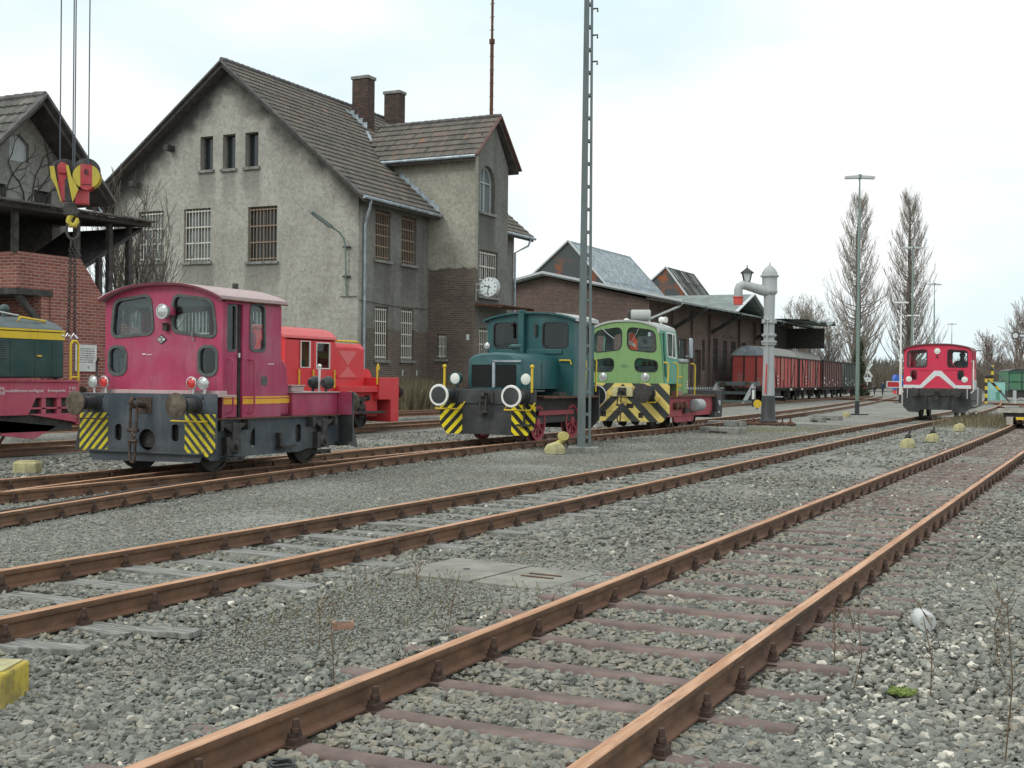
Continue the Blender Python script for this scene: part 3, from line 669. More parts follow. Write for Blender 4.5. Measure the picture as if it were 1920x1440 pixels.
for q,O,D in ((lw,(-1.30,0,0),LE),(lw2,(-1.30,0,0),LE),(rw1,(0,1.97,0),BA),(rw2,(0,1.97,0),BA)): cabwin(L, q, O, D, 'greyseal')
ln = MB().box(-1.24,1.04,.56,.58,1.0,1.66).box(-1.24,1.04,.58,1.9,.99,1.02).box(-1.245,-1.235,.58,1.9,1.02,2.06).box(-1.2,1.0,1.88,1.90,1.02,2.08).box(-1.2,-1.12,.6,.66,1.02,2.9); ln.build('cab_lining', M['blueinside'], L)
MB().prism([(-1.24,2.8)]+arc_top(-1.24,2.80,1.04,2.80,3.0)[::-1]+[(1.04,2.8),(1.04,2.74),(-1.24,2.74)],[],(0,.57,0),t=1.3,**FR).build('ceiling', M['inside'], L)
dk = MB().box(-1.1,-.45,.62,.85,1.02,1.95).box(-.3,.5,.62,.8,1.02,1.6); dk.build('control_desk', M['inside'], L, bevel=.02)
MB().tube([(-.75+.2*math.cos(a),1.05+.06*math.sin(a),2.2+.16*math.sin(a)) for a in [2*PI*k/16 for k in range(16)]], .014, 6, closed=True).cyl((-.75,1.05,2.2),(-.8,.9,1.9),.02).build('handwheel', M['seal'], L, smooth=50)
seat(L, .45, 1.5, 1.55)
MB().ball((.93,1.35,2.24),.17,sc=(.75,.5,1)).build('seat_back', M['pink'], L, smooth=60)
rp_ = roof_shell(L, -1.30, 1.10, .38, 2.06, 2.90, 2.89, 3.115, .035, 'pinkroof', ov=.05, drop=.07)
MB().prism([(x,z) for x,z in arc_top(-1.36,2.87,1.16,2.86,3.115)]+[(x,z) for x,z in arc_top(-1.34,2.83,1.14,2.83,3.08)][::-1],[],(0,.374,0),t=.02,**FR).build('roof_rim', M['pinkdark'], L)
rod(L,'roof_edge',[(1.155,.38,2.83),(1.158,1.2,2.825),(1.155,2.06,2.83)],.012,'rusty')
MB().cyl((.2,1.9,3.08),(.2,1.9,3.2),.05).build('exhaust_stub', M['dirtyblack'], L)
hl = lamp(L, .02, .36, 2.66, .115, body='lightgrey', depth=.14)
MB().box(0,.16,.44,.5,2.60,2.72).build('lamp_bracket', M['pink'], L); MB().box(-.03,.05,.42,.5,2.36,2.46).box(-.02,.02,.38,.5,2.46,2.48).build('lamp_iron', M['dirtyblack'], L)
em = MB().prism([(-.21,2.225),(-.105,2.15),(.0,2.225),(-.105,2.3)],[],(0,.487,0),t=.012,**FR).build('maker_plate', M['seal'], L)
MB().prism([(-.185,2.225),(-.105,2.168),(-.025,2.225),(-.105,2.282)],[circ(-.105,2.225,.042)],(0,.482,0),t=.004,**FR).prism(circ(-.105,2.225,.03),[rrect(-.118,2.2,-.092,2.25,.004)],(0,.482,0),t=.004,**FR).build('emblem', M['sign'], em)
MB().box(-.5,-.43,.488,.494,1.985,2.005).box(-.41,-.3,.489,.494,1.98,1.99).build('name_plate', M['lettering'], L)
for x,le in ((-1.26,'lens'),(-1.02,'redlens'),(.76,'redlens'),(.98,'lens')): lamp(L, x, .2, 1.545, .098, lens=le, depth=.1, stand=1.37)
rod(L,'wiper',[(.55,.47,2.2),(.54,.45,2.28),(.56,.44,2.4)],.012,'chrome')
rod(L,'handrail',[(-1.36,.42,1.62),(-1.40,.42,1.66),(-1.40,.42,1.86),(-1.36,.42,1.93)],.018,'dirtyblack')
for y in (.66,1.18): rod(L,'handrail',[(1.11,y-.04,1.92),(1.17,y-.02,1.92),(1.18,y,1.87),(1.18,y,1.15),(1.17,y-.02,1.1),(1.11,y-.06,1.08)],.016,'pink')
m = MB(); m.box(1.101,1.107,.52,.6,1.22,1.30).box(1.101,1.107,.52,.6,1.315,1.34).box(1.101,1.107,.99,1.965,1.22,1.30).box(1.101,1.107,.99,1.965,1.315,1.34).box(1.087,1.092,.61,.86,1.22,1.30).box(1.087,1.092,.61,.86,1.315,1.34); m.build('waist_stripe', M['orange'], L)
MB().box(1.101,1.106,1.45,1.6,1.52,1.66).build('data_plate', M['greyseal'], L); MB().box(1.101,1.105,1.62,1.78,1.855,1.868).build('lettering', M['lettering'], L)
# rear hood and rear deck
hp = [(1.97,1.0),(2.36,1.0),(2.36,1.45),(2.30,1.85),(2.16,1.98),(1.97,2.0)]
MB().prism(hp,[],(.98,0,0),t=2.1,**RI).build('rear_hood', M['pink'], L, bevel=.05)
MB().box(.981,.987,1.98,2.355,1.22,1.30).box(.981,.987,1.98,2.355,1.315,1.34).build('waist_stripe', M['orange'], L)
MB().box(-1.25,1.05,2.36,3.68,1.0,1.385).build('rear_box', M['pink'], L, bevel=.01)
MB().box(-1.3,1.09,2.34,3.7,1.385,1.405).box(.6,1.0,2.4,2.75,1.41,1.5).box(.58,1.02,2.38,2.77,1.5,1.52).build('rear_deck', M['pinkroof'], L, bevel=.006)
rb = MB().prism([(-1.15,.45),(1.25,.45),(1.35,.56),(1.35,1.40),(-1.35,1.40),(-1.35,.56)],[],(0,3.75,0),t=.04,**BA).build('buffer_beam', M['black'], L)
MB().prism([(3.72,.95),(3.72,.45),(3.92,.42)],[],(1.33,0,0),t=.02,**RI).box(1.05,1.33,3.6,3.72,.47,.52).build('plough_edge', M['black'], L)
MB().box(1.05,1.33,3.68,3.71,1.0,1.4).build('rear_gusset', M['pink'], L)
for x in (-1.0,1.0): buffer(L, x, 3.75, 1.22, .19, .42, s=1)
for x in (.68,.96): lamp(L, x, 3.52, 1.56, .115, s=1, body='black', depth=.16, stand=1.4)
rod(L,'marker_rod',[(.82,3.45,1.4),(.82,3.45,1.84)],.022,'white'); MB().ball((.82,3.45,1.85),.04).build('rod_knob', M['white'], L, smooth=60)
# frame and running gear
fr = MB().prism([(.04,1.0),(.04,.5),(.30,.36),(1.0,.36),(1.2,.40),(2.55,.40),(2.75,.44),(3.3,.46),(3.72,.47),(3.72,1.0)],[rpoly([(1.33,.52),(1.22,.60),(1.27,.78),(1.36,.86),(1.37,.55)],.04),rrect(2.44,.56,2.60,.86,.06)],(1.06,0,0),t=.03,**RI).build('side_frame', M['frameblue'], L, bevel=.005)
MB().box(1.06,1.12,.05,3.7,.985,1.01).build('sole_bar', M['rusty'], L)
MB().prism([(-.04,1.0),(-3.72,1.0),(-3.72,.47),(-.3,.36),(-.04,.5)],[],(-1.06,0,0),t=.03,**LE).build('side_frame', M['frameblue'], L)
MB().box(-1.0,1.0,.1,3.65,.55,1.0).build('underframe', M['dirtyblack'], L)
MB().box(1.06,1.16,1.9,1.96,.46,.74).box(1.06,1.2,1.9,2.35,.5,.52).build('sand_lever', M['dirtyblack'], L)
for y in (.7,3.08):
    for s in (-1,1): disc_wheel(L, s*.75, y, .4, s); axlebox(L, s*1.06, y+.02, .6, s)
    MB().cyl((-.75,y,RT+.4),(.75,y,RT+.4),.07).build('axle', M['dirtyblack'], L)

# ------------------------------------------------------------------ bright red locomotive
L = thing('shunting_locomotive', 'bright red shunting locomotive with pale triangle on its hood, standing behind the magenta one', 'locomotive', (-20.95,27,0))
S = .98
w1 = [(.47,1.92),(.88,1.92),(.88,2.63),(.47,2.63)]; w2 = [(1.2,1.9),(1.82,1.9),(1.82,2.6),(1.2,2.6)]
MB().prism([(-.197,1.2),(2.047,1.2),(2.047,2.66),(-.197,2.66)],[w1,w2],(S,0,0),t=.05,**RI).build('cab_side', M['red'], L, bevel=.01)
MB().prism([(.197,1.2),(.197,2.66),(-2.047,2.66),(-2.047,1.2)],[[(-.5,1.95),(-.5,2.6),(-1.7,2.6),(-1.7,1.95)]],(-S,0,0),t=.05,**LE).build('cab_side', M['red'], L)
fw1 = rpoly([(-.85,2.0),(-.15,2.0),(-.15,2.65),(-.85,2.6)],.08)
MB().prism([(-S,1.2),(S,1.2),(S,2.66)]+arc_top(-S+.03,2.74,S-.03,2.74,3.02)+[(-S,2.66)],[fw1,mirror(fw1)],(0,-.25,0),t=.05,**FR).build('cab_front', M['red'], L, bevel=.012)
MB().prism([(-S,1.2),(S,1.2),(S,2.66)]+arc_top(-S+.03,2.74,S-.03,2.74,3.02)+[(-S,2.66)],[fw1,mirror(fw1)],(0,2.1,0),t=.05,**BA).build('cab_rear', M['red'], L)
for q in (fw1,mirror(fw1)): cabwin(L,q,(0,-.25,0),FR,'red',m=.03); cabwin(L,q,(0,2.1,0),BA,'red',m=.03)
cabwin(L, w1, (S,0,0), RI, 'white', m=.025, proud=.008); cabwin(L, w2, (S,0,0), RI, 'white', m=.03, proud=.008)
MB().box(-S+.05,S-.05,-.2,2.05,1.15,1.2).build('cab_floor', M['inside'], L)
MB().prism([(S+.03,2.70)]+[(S,2.78),(S-.18,2.93),(S-.45,3.01),(0,3.06),(-S+.45,3.01),(-S+.18,2.93),(-S,2.78),(-S-.03,2.70)]+[(-S+.05,2.70),(-S+.2,2.86),(0,2.98),(S-.2,2.86),(S-.05,2.70)],[],(0,-.33,0),t=2.5,**FR).build('roof', M['redroof'], L, bevel=.02)
MB().box(S,S+.008,1.02,1.03,1.3,2.7).box(S,S+.008,.38,.39,1.3,2.7).build('door_seam', M['dirtyblack'], L)
MB().tube([(S-.3,.68+.18*math.cos(a),2.05+.2*math.sin(a)) for a in [2*PI*k/16 for k in range(16)]],.02,6,closed=True).build('handwheel', M['seal'], L)
seat(L, .4, 1.0, 1.65)
MB().cyl((-.4,.2,3.0),(-.4,.2,3.22),.05).build('exhaust_stub', M['dirtyblack'], L)
for y in (.32,.98,2.0): rod(L,'handrail',[(S+.05,y,1.35),(S+.05,y,1.86)],.025,'yellow')
HS = .82
MB().prism([(-HS,1.25),(HS,1.25),(HS,2.5),(HS-.12,2.64),(-HS+.12,2.64),(-HS,2.5)],[],(0,2.1,0),t=1.75,**FR).build('engine_hood', M['red'], L, bevel=.03)
hd = MB().prism(rpoly([(2.45,1.62),(3.55,1.62),(3.55,2.52),(2.3,2.52),(2.3,1.75)],.08),[],(HS+.02,0,0),t=.02,**RI).build('hood_door', M['red'], L, bevel=.01)
MB().prism([(2.44,2.42),(3.42,2.42),(2.93,2.0)][::-1],[],(HS+.028,0,0),t=.006,**RI).prism([(2.5,1.66),(3.4,1.66),(2.95,1.98)],[],(HS+.024,0,0),t=.003,**RI).build('triangle_mark', M['redpink'], hd)
rod(L,'handrail',[(HS,2.2,2.66),(HS+.03,2.25,2.70),(HS+.03,3.4,2.70),(HS,3.5,2.66)],.03,'yellow')
MB().tube([(1.15,4.05,1.45),(1.15,4.05,1.95),(1.15,4.1,2.05),(1.15,4.15,1.95),(1.15,4.1,1.88)],.03,8).build('handrail', M['yellow'], L, smooth=50)
MB().box(-1.1,1.15,2.1,4.1,1.22,1.40).build('running_board', M['red'], L, bevel=.01)
MB().prism([(-.4,.62),(2.2,.62),(2.3,.9),(3.0,.9),(3.1,.5),(4.3,.5),(4.3,1.22),(-.4,1.22)],[rrect(2.45,.95,2.8,1.2,.06)],(1.0,0,0),t=.03,**RI).build('side_frame', M['red'], L, bevel=.01)
MB().prism([(.4,.62),(.4,1.22),(-4.3,1.22),(-4.3,.5)],[],(-1.0,0,0),t=.03,**LE).build('side_frame', M['red'], L)
MB().box(.95,1.28,2.15,4.35,.60,.66).build('footboard', M['darkwood'], L)
MB().box(-1.2,1.2,4.1,5.2,1.0,1.66).box(-1.2,1.2,4.75,5.2,.32,1.0).box(.3,.36,4.1,4.2,1.66,1.7).build('end_beam', M['red'], L, bevel=.01)
MB().lathe([(-.02,.26),(.02,.26)],(.4,4.6,1.66),(1,0,0),20).build('lamp_bracket', M['red'], L)
for x in (-.9,.9): buffer(L, x, 5.2, 1.22, .2, .45, s=1, face='dirtyblack', case='red')
MB().box(-1.2,1.2,-1.6,-1.1,.4,1.5).box(-1.0,1.0,-1.1,-.25,1.0,1.4).build('end_beam', M['red'], L, bevel=.01)
for x in (-.9,.9): buffer(L, x, -1.6, 1.22, .2, .4)
MB().box(-.9,.9,-.2,4.1,.55,1.15).build('underframe', M['dirtyblack'], L)
axlebox(L, 1.0, 3.35, .75, 1)
for y in (.2,3.7):
    for s in (-1,1): disc_wheel(L, s*.75, y, .36, s, 'dirtyblack')

# ------------------------------------------------------------------ dark green locomotive cut by the left edge
L = thing('diesel_locomotive', 'dark green locomotive with yellow band and pink frame, cut off behind the crane chain', 'locomotive', (-20.55,10,0))
S = 1.05
hp = [(-S,1.58),(S,1.58),(S,2.44)]+[(S-.05,2.56),(S-.2,2.68),(S-.55,2.80),(0,2.84),(-S+.55,2.80),(-S+.2,2.68),(-S+.05,2.56)]+[(-S,2.44)]
MB().prism([p for p in hp if p[1]<2.6],[],(0,0,0),t=8.62,**FR).build('engine_hood', M['dkgreen'], L, bevel=.03)
MB().prism([(S+.01,2.55),(S-.05,2.6),(S-.2,2.69),(S-.55,2.80),(0,2.84),(-S+.55,2.80),(-S+.2,2.69),(-S+.05,2.6),(-S-.01,2.55)],[],(0,0,0),t=8.64,**FR).build('hood_roof', M['dkgreenroof'], L, bevel=.03)
MB().box(S,S+.012,0,8.63,2.36,2.50).box(S,S+.02,0,8.63,2.52,2.56).box(-.9,S,8.62,8.632,2.36,2.50).build('yellow_band', M['yellow'], L)
lv = MB()
for k in range(9): lv.prism([(6.65,1.97+.043*k),(7.15,1.97+.043*k),(7.15,1.99+.043*k),(6.65,1.99+.043*k)],[],(S+.03,0,0),t=.03,**RI)
lv.build('louvre', M['dkgreenroof'], L)
dm = MB()
for y in (6.1,7.25,7.85,8.3): dm.box(S,S+.006,y,y+.012,1.62,2.32)
dm.build('door_seam', M['black'], L)
MB().box(S,S+.04,7.9,8.0,2.01,2.04).box(S,S+.04,6.55,6.7,2.02,2.05).build('door_handle', M['yellow'], L)
fm = MB().prism([(0,.84),(7.55,.84),(7.75,1.18),(8.87,1.18),(8.87,1.50),(0,1.50)],[],(1.22,0,0),t=.05,**RI).box(-1.2,1.2,8.83,8.9,.62,1.5).prism([(7.55,.86),(8.87,.66),(8.87,.86)],[],(1.2,0,0),t=.03,**RI)
for y in (7.9,8.3): fm.box(1.1,1.2,y,y+.12,.86,1.2)
fm.box(1.1,1.2,7.6,8.8,.95,.99)
fm.build('frame', M['pinkframe'] if 'pinkframe' in M else M.setdefault('pinkframe', paint('faded_pink_frame', (.45,.075,.12), .6, .6, .15, .08)), L, bevel=.008)
MB().box(-1.2,1.26,0,8.9,1.505,1.535).box(-1.2,1.27,0,7.6,1.535,1.56).build('running_board', M['pinkframe'], L)
MB().box(-1.1,1.1,0,8.8,.5,1.5).build('underframe', M['dirtyblack'], L)
MB().prism([(6.9,.75),(8.4,.6),(7.8,.35),(7.0,.45)],[],(1.1,0,0),t=.06,**RI).build('guard_plate', M['pinkframe'], L)
t = text_mesh('lettering','Druckluftbremse-vorliegend',M['lettering'],L,(1.232,7.42,1.325),(0,1,0),(0,0,1),.088)
t = text_mesh('lettering','Bremsgewicht',M['lettering'],L,(1.232,8.26,1.325),(0,1,0),(0,0,1),.082)
t = text_mesh('lettering','P 42t\nG 28t',M['lettering'],L,(1.232,8.68,1.33),(0,1,0),(0,0,1),.085)
t = text_mesh('lettering','9.46m\n6000m',M['lettering'],L,(1.232,6.83,1.33),(0,1,0),(0,0,1),.1)
for z,r in ((2.14,.12),(1.88,.08),(1.67,.12)): lamp(L, .7, 8.72, z, r, s=1, body='black', depth=.12)
MB().tube([(1.1,8.75,1.55),(1.1,8.75,2.28),(1.1,8.8,2.35),(1.1,8.9,2.35),(1.1,8.96,2.28),(1.1,8.96,1.2)],.026,8).cyl((1.1,8.75,1.6),(1.1,8.96,1.6),.02).build('handrail', M['yellow'], L, smooth=50)
rod(L,'roof_rail',[(.75,7.7,2.72),(.8,7.7,2.80),(.8,8.35,2.74),(.75,8.35,2.66)],.024,'yellow')
rod(L,'roof_rail',[(.7,4.6,2.9),(.7,6.6,2.93),(.7,7.3,2.88),(.7,7.75,2.83)],.02,'lightgrey')
MB().lathe([(0,.05),(.08,.05)],(.3,7.75,2.80),(0,0,1)).ball((.3,7.75,2.97),.1).build('exhaust_cap', M['dkgreenroof'], L, smooth=50)
for y in (2.2,6.2):
    for s in (-1,1): disc_wheel(L, s*.75, y, .55, s, 'dirtyblack')
    rod(L,'brake_rod',[(.95,y+.9,.3),(.95,y+1.25,.8)],.03,'rusty')
MB().box(-1.2,1.2,-.1,0,.6,1.5).build('buffer_beam', M['pinkframe'], L)
for x in (-.875,.875): buffer(L, x, 8.9, 1.22, .2, .4, s=1)
# ------------------------------------------------------------------ teal locomotive
def spoke_wheel(par, x, y, r, s, mat='redwheel'):
    z = RT+r; w_ = MB().lathe([(-.07,r+.03),(-.045,r+.03),(-.035,r),(.06,r),(.065,r-.07),(.02,r-.08),(-.03,r-.08),(-.07,r-.06)], (x,y,z), (s,0,0), 40, cap=False)
    w_.lathe([(-.03,.12),(.07,.12),(.08,.1),(.08,.001)], (x,y,z), (s,0,0), 20)
    for k in range(9):
        a = 2*PI*k/9; w_.beam((x+s*.02,y+.1*math.cos(a),z+.1*math.sin(a)),(x+s*.02,y+(r-.06)*math.cos(a),z+(r-.06)*math.sin(a)),.05,.05,(1,0,0))
    o = w_.build('wheel', M[mat], par, smooth=35)
    MB().lathe([(-.036,r+.004),(.045,r+.003)], (x,y,z), (s,0,0), 40, cap=False).build('tyre', M['wheel'], o, smooth=35); return o
L = thing('shunting_locomotive', 'teal shunting locomotive with rounded hood and white rimmed buffers, left of the lattice mast', 'locomotive', (-13.45,25.9,0))
MB().box(-1.28,1.3,0,.04,1.06,1.40).box(-1.28,1.3,.04,.5,1.36,1.40).build('buffer_beam', M['black'], L, bevel=.008)
pl = MB().box(-.68,.72,.03,.06,.33,1.06); pl.build('front_plate', M['black'], L, bevel=.008)
for s in (-1,1):
    q = [(.66,1.06),(.66,.33),(1.08,.33),(1.27,.58),(1.27,1.06)]; q = q if s>0 else mirror(q)
    MB().prism(q,[],(0,.02,0),t=.03,**FR).build('hazard_stripes', M['strT'], L)
for x in (-.95,.96): buffer(L, x, 0, 1.26, .255, .62, rim='white', face='black', case='black', cr=.14)
for x in (-.94,.92):
    rod(L,'step_rail',[(x-.32,0,1.08),(x-.36,-.16,.93),(x+.32,-.16,.93),(x+.36,-.0,1.10)],.02,'yellow')
k = MB().box(-.2,.2,-.03,0,1.1,1.34).tube([(0,-.05,1.3),(0,-.16,1.32),(0,-.2,1.26),(0,-.12,1.2)],.035,8).tube([(-.07,-.14,1.26),(-.09,-.17,.92)],.022,7).tube([(.07,-.14,1.26),(.06,-.17,.92)],.022,7).box(-.13,.13,-.2,-.13,.86,.91).box(-.16,-.02,-.05,0,.78,.86)
k.build('coupling_hook', M['dirtyblack'], L)
for x,sx in ((-.92,1),(.98,1)): lamp(L, x, .12, 1.66, .155, body='teal', lens='whitelens', depth=.26, stand=1.38)
for x,y,z0,z1 in ((-1.2,.1,1.38,1.95),(1.2,.0,1.34,1.95)):
    rod(L,'marker_rod',[(x,y,z0),(x,y,z1)],.03,'yellow'); MB().ball((x,y,z1),.05).build('rod_knob', M['yellow'], L, smooth=60)
hp = [(-.76,1.42),(.76,1.42),(.76,2.06),(.72,2.16),(.62,2.23),(.4,2.28),(0,2.30),(-.4,2.28),(-.62,2.23),(-.72,2.16),(-.76,2.06)]
hm = MB(); n = len(hp); cs = [(.42,.90,.93),(.46,.97,.975),(.54,1,1),(1.6,1,1.0),(2.42,1.05,1.02)]
for (y,sx,sz) in cs: hm.v += [(x*sx,y,1.42+(z-1.42)*sz) for x,z in hp]
for i in range(len(cs)-1):
    for j in range(n): hm.f.append((i*n+j,i*n+(j+1)%n,(i+1)*n+(j+1)%n,(i+1)*n+j))
hm.f.append(tuple(range(n)))
hood = hm.build('engine_hood', M['teal'], L, smooth=40)
MB().prism(rrect(-.62,1.46,-.06,2.0,.03),[],(0,.405,0),t=.01,**FR).prism(rrect(.05,1.46,.58,2.0,.03),[],(0,.405,0),t=.01,**FR).build('radiator_grille', M['grille'], hood)
MB().box(-.04,.03,.37,.43,1.45,2.08).box(-.04,.70,.37,.45,2.06,2.11).build('radiator_trim', M['zinc'], hood)
sm = MB()
for y in (.9,1.45,2.0): sm.box(.762,.768,y,y+.012,1.46,2.05).box(-.768,-.762,y,y+.012,1.46,2.05)
sm.build('hood_seam', M['black'], hood)
MB().lathe([(0,.16),(.06,.16),(.07,.1),(.14,.1),(.15,.17),(.2,.17),(.23,.1)],(.15,1.25,2.28),(0,0,1),18).build('filler_cap', M['teal'], hood, smooth=35)
lamp(L, -.35, .68, 2.46, .10, body='black', depth=.12, name='top_lamp', stand=2.24)
cf = [(-1.24,1.25),(1.22,1.25),(1.22,3.1)]+arc_top(-1.22,3.17,1.20,3.17,3.34)+[(-1.24,3.1)]
c1 = rrect(-1.04,2.47,-.36,3.09,.1); c2 = rrect(.36,2.47,1.04,3.09,.1)
MB().prism(cf,[c1,c2],(0,2.4,0),t=.05,**FR).build('cab_front', M['teal'], L, bevel=.012)
MB().prism([(-p[0],p[1]) for p in cf][::-1],[rrect(-1.0,2.4,-.3,3.05,.1),rrect(.3,2.4,1.0,3.05,.1)],(0,3.72,0),t=.05,**BA).build('cab_rear', M['teal'], L)
for q in (c1,c2): cabwin(L,q,(0,2.4,0),FR,'seal',gl='darkglass',m=.025)
for q in (rrect(-1.0,2.4,-.3,3.05,.1),rrect(.3,2.4,1.0,3.05,.1)): cabwin(L,q,(0,3.72,0),BA,'seal',gl='darkglass')
sd = [(2.453,1.25),(3.667,1.25),(3.667,3.1),(2.453,3.1)]; swn = rrect(2.95,2.35,3.45,3.0,.08)
MB().prism(sd,[swn],(1.22,0,0),t=.05,**RI).build('cab_side', M['teal'], L)
MB().prism([(-a,b) for a,b in sd][::-1],[[(-a,b) for a,b in swn][::-1]],(-1.24,0,0),t=.05,**LE).build('cab_side', M['teal'], L)
cabwin(L,swn,(1.22,0,0),RI,'seal',gl='darkglass'); cabwin(L,[(-a,b) for a,b in swn][::-1],(-1.24,0,0),LE,'seal',gl='darkglass')
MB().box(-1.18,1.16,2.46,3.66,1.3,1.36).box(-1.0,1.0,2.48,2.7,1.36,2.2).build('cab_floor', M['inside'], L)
MB().prism([(1.30,3.12)]+arc_top(-1.30,3.19,1.28,3.19,3.37)+[(-1.32,3.12),(-1.27,3.12)]+arc_top(-1.28,3.15,1.25,3.15,3.33)[::-1]+[(1.26,3.12)],[],(0,2.3,0),t=1.5,**FR).build('roof', M['teal'], L)
MB().prism([(1.315,3.12)]+arc_top(.72,3.345,1.29,3.21,3.30,6)+[(.74,3.33),(1.26,3.18),(1.28,3.12)],[],(0,2.32,0),t=1.5,**FR).build('roof_edge', M['greyroof'], L)
MB().box(-.28,-.12,2.25,2.41,2.2,3.36).cyl((-.2,2.33,3.36),(-.2,2.33,3.42),.1).build('exhaust_pipe', M['teal'], L, bevel=.01)
MB().box(-.9,.9,2.36,2.4,2.3,2.42).build('cab_ledge', M['teal'], L, bevel=.01)
MB().tube([(-.48,2.36,3.05),(-.48,2.34,2.7)],.03,7).ball((-.48,2.36,3.08),.06).build('wiper_motor', M['dirtyblack'], L); MB().cyl((.17,2.36,2.75),(.17,2.36,3.05),.04).build('bell_pipe', M['dirtyblack'], L)
rod(L,'cab_grab_rail',[(.85,2.38,2.12),(.85,2.34,2.14),(1.14,2.34,2.14),(1.16,2.38,2.04)],.02,'yellow')
rod(L,'handrail',[(1.28,3.7,1.35),(1.3,3.7,2.15),(1.24,3.7,2.2)],.022,'yellow'); rod(L,'handrail',[(1.28,3.0,1.4),(1.3,3.0,2.15)],.022,'yellow')
MB().box(-1.28,1.28,.5,3.95,1.2,1.25).build('running_board', M['rusty'], L)
m = MB()
for q in range(3): m.box(1.0,1.2,1.6+q*.14,1.7+q*.14,1.25,1.34)
m.build('tool_block', M['dirtyblack'], L)
MB().box(-.78,.8,.06,3.9,.58,1.2).build('underframe', M['dirtyblack'], L)
for y in (1.2,3.3):
    for s in (-1,1): spoke_wheel(L, s*.75, y, .43, s)
for s in (-1,1): MB().beam((s*.86,1.1,.83),(s*.86,3.2,.83),.05,.12).build('coupling_rod', M['redwheel'], L, bevel=.01)
MB().prism([(-1.05,.38),(1.05,.38),(1.28,.62),(1.28,1.40),(-1.28,1.40),(-1.28,.62)],[],(0,4.0,0),t=.05,**BA).build('buffer_beam', M['black'], L)
for x in (-.95,.95): buffer(L, x, 4.0, 1.24, .27, .6, s=1, rim='white', face='black')
rod(L,'brake_rod',[(1.02,-.02,1.3),(1.02,-.03,.6)],.03,'black'); MB().box(.84,1.18,-.09,0,.55,.6).build('foot_step', M['dirtyblack'], L)

# ------------------------------------------------------------------ light green locomotive
L = thing('shunting_locomotive', 'light green shunting locomotive with yellow chevron front plate, right behind the lattice mast', 'locomotive', (-13.88,36,0))
MB().prism([(-1.5,1.56),(-1.52,.62),(-1.3,.36),(1.3,.36),(1.53,.62),(1.53,1.56)],[rrect(.12,.78,.36,.92,.01),rrect(.52,.48,.68,.64,.01),rrect(-.72,.5,-.56,.66,.01)],(0,0,0),t=.05,**FR).build('chevron_plate', M['strG'], L, bevel=.01)
for x in (-.84,.84): buffer(L, x, 0, 1.26, .30, .55, face='dirtyblack', case='black', cr=.18)
m = MB().box(-.34,.34,-.06,0,1.14,1.46); m.build('coupling_plate', M['yellowstone'], L, bevel=.01)
hook(L, 0, -.06, 1.3, 'dirtyblack', drop=.95); MB().box(-1.2,1.2,.06,.08,.4,1.3).build('dark_hole_backing', M['dirtyblack'], L)  # dark sheet added behind the plate so its holes read as dark
rod(L,'step_rail',[(.62,0,1.0),(.68,-.2,.96),(1.15,-.2,.98),(1.2,0,1.14)],.02,'yellow')
cf = [(-1.30,1.56),(1.30,1.56),(1.16,3.1)]+arc_top(-1.08,3.30,1.08,3.30,3.52)+[(-1.16,3.1)]
g1 = rpoly([(.10,2.62),(1.06,2.52),(1.0,3.2),(.10,3.32)],.2); g2 = rpoly([(.36,1.93),(1.1,1.93),(1.1,2.26),(.36,2.36)],.19)
hs = [g1,mirror(g1),g2,mirror(g2)]
MB().prism(cf,hs,(0,.1,0),t=.05,**FR).build('cab_front', M['green'], L, bevel=.02)
for q in hs: cabwin(L,q,(0,.1,0),FR,'seal','clearglass',m=.02)
r1 = rpoly([(.2,2.5),(.98,2.5),(.95,3.15),(.2,3.25)],.12)
MB().prism(cf,[r1,mirror(r1)],(0,1.62,0),t=.05,**BA).build('cab_rear', M['greentint'], L)
for q in (r1,mirror(r1)): cabwin(L,q,(0,1.62,0),BA,'seal','clearglass')
sw = rpoly([(.62,2.42),(1.42,2.38),(1.42,3.12),(.62,3.16)],.05)
MB().prism([(.15,1.56),(1.58,1.56),(1.58,3.2),(.15,3.22)],[rpoly([(.22,1.75),(.45,1.75),(.45,3.14),(.22,3.15)],.04),sw],(0,0,0),t=.05,U=(0,1,0),V=Vector((-.07,0,1)).normalized()).build('cab_side', M['greentint'], L, loc=(1.42,0,0))
cs_ = L.children[-1]
for q in (sw,): cabwin(L,q,(1.42,0,0),dict(U=(0,1,0),V=Vector((-.07,0,1)).normalized()),'white',m=.03)
MB().box(1.26,1.285,1.0,1.03,2.4,3.15).build('window_bar', M['white'], L)
MB().prism([(-.15,1.56),(-.15,3.22),(-1.58,3.2),(-1.58,1.56)],[rrect(-1.4,2.4,-.7,3.1,.05),rrect(-.5,1.8,-.25,3.1,.05)],(0,0,0),t=.05,U=(0,-1,0),V=Vector((.07,0,1)).normalized()).build('cab_side', M['greentint'], L, loc=(-1.42,0,0))
MB().prism([(1.17,3.12),(1.14,3.26)]+arc_top(-1.1,3.33,1.1,3.33,3.55)+[(-1.14,3.26),(-1.17,3.12),(-1.12,3.12)]+arc_top(-1.07,3.27,1.07,3.27,3.49)[::-1]+[(1.12,3.12)],[],(0,.06,0),t=1.6,**FR).build('roof', M['greyroof'], L, bevel=.02)
MB().box(-1.2,1.2,.16,1.56,1.5,1.56).box(-1.1,1.0,.2,.5,1.56,2.1).box(-1.1,-.9,1.3,1.5,1.56,3.1).build('cab_desk', M['inside'], L)
gm = MB()
for x in (.52,.7,.88): gm.lathe([(0,.07),(.04,.07)],(x,.5,2.2),(0,-1,0),14)
gm.box(.4,1.0,.5,.6,2.06,2.14).build('gauges', M['dirtyblack'], L)
sg = MB().box(.34,.86,.34,.36,2.5,3.04).build('notice_board', M['greyseal'], L)
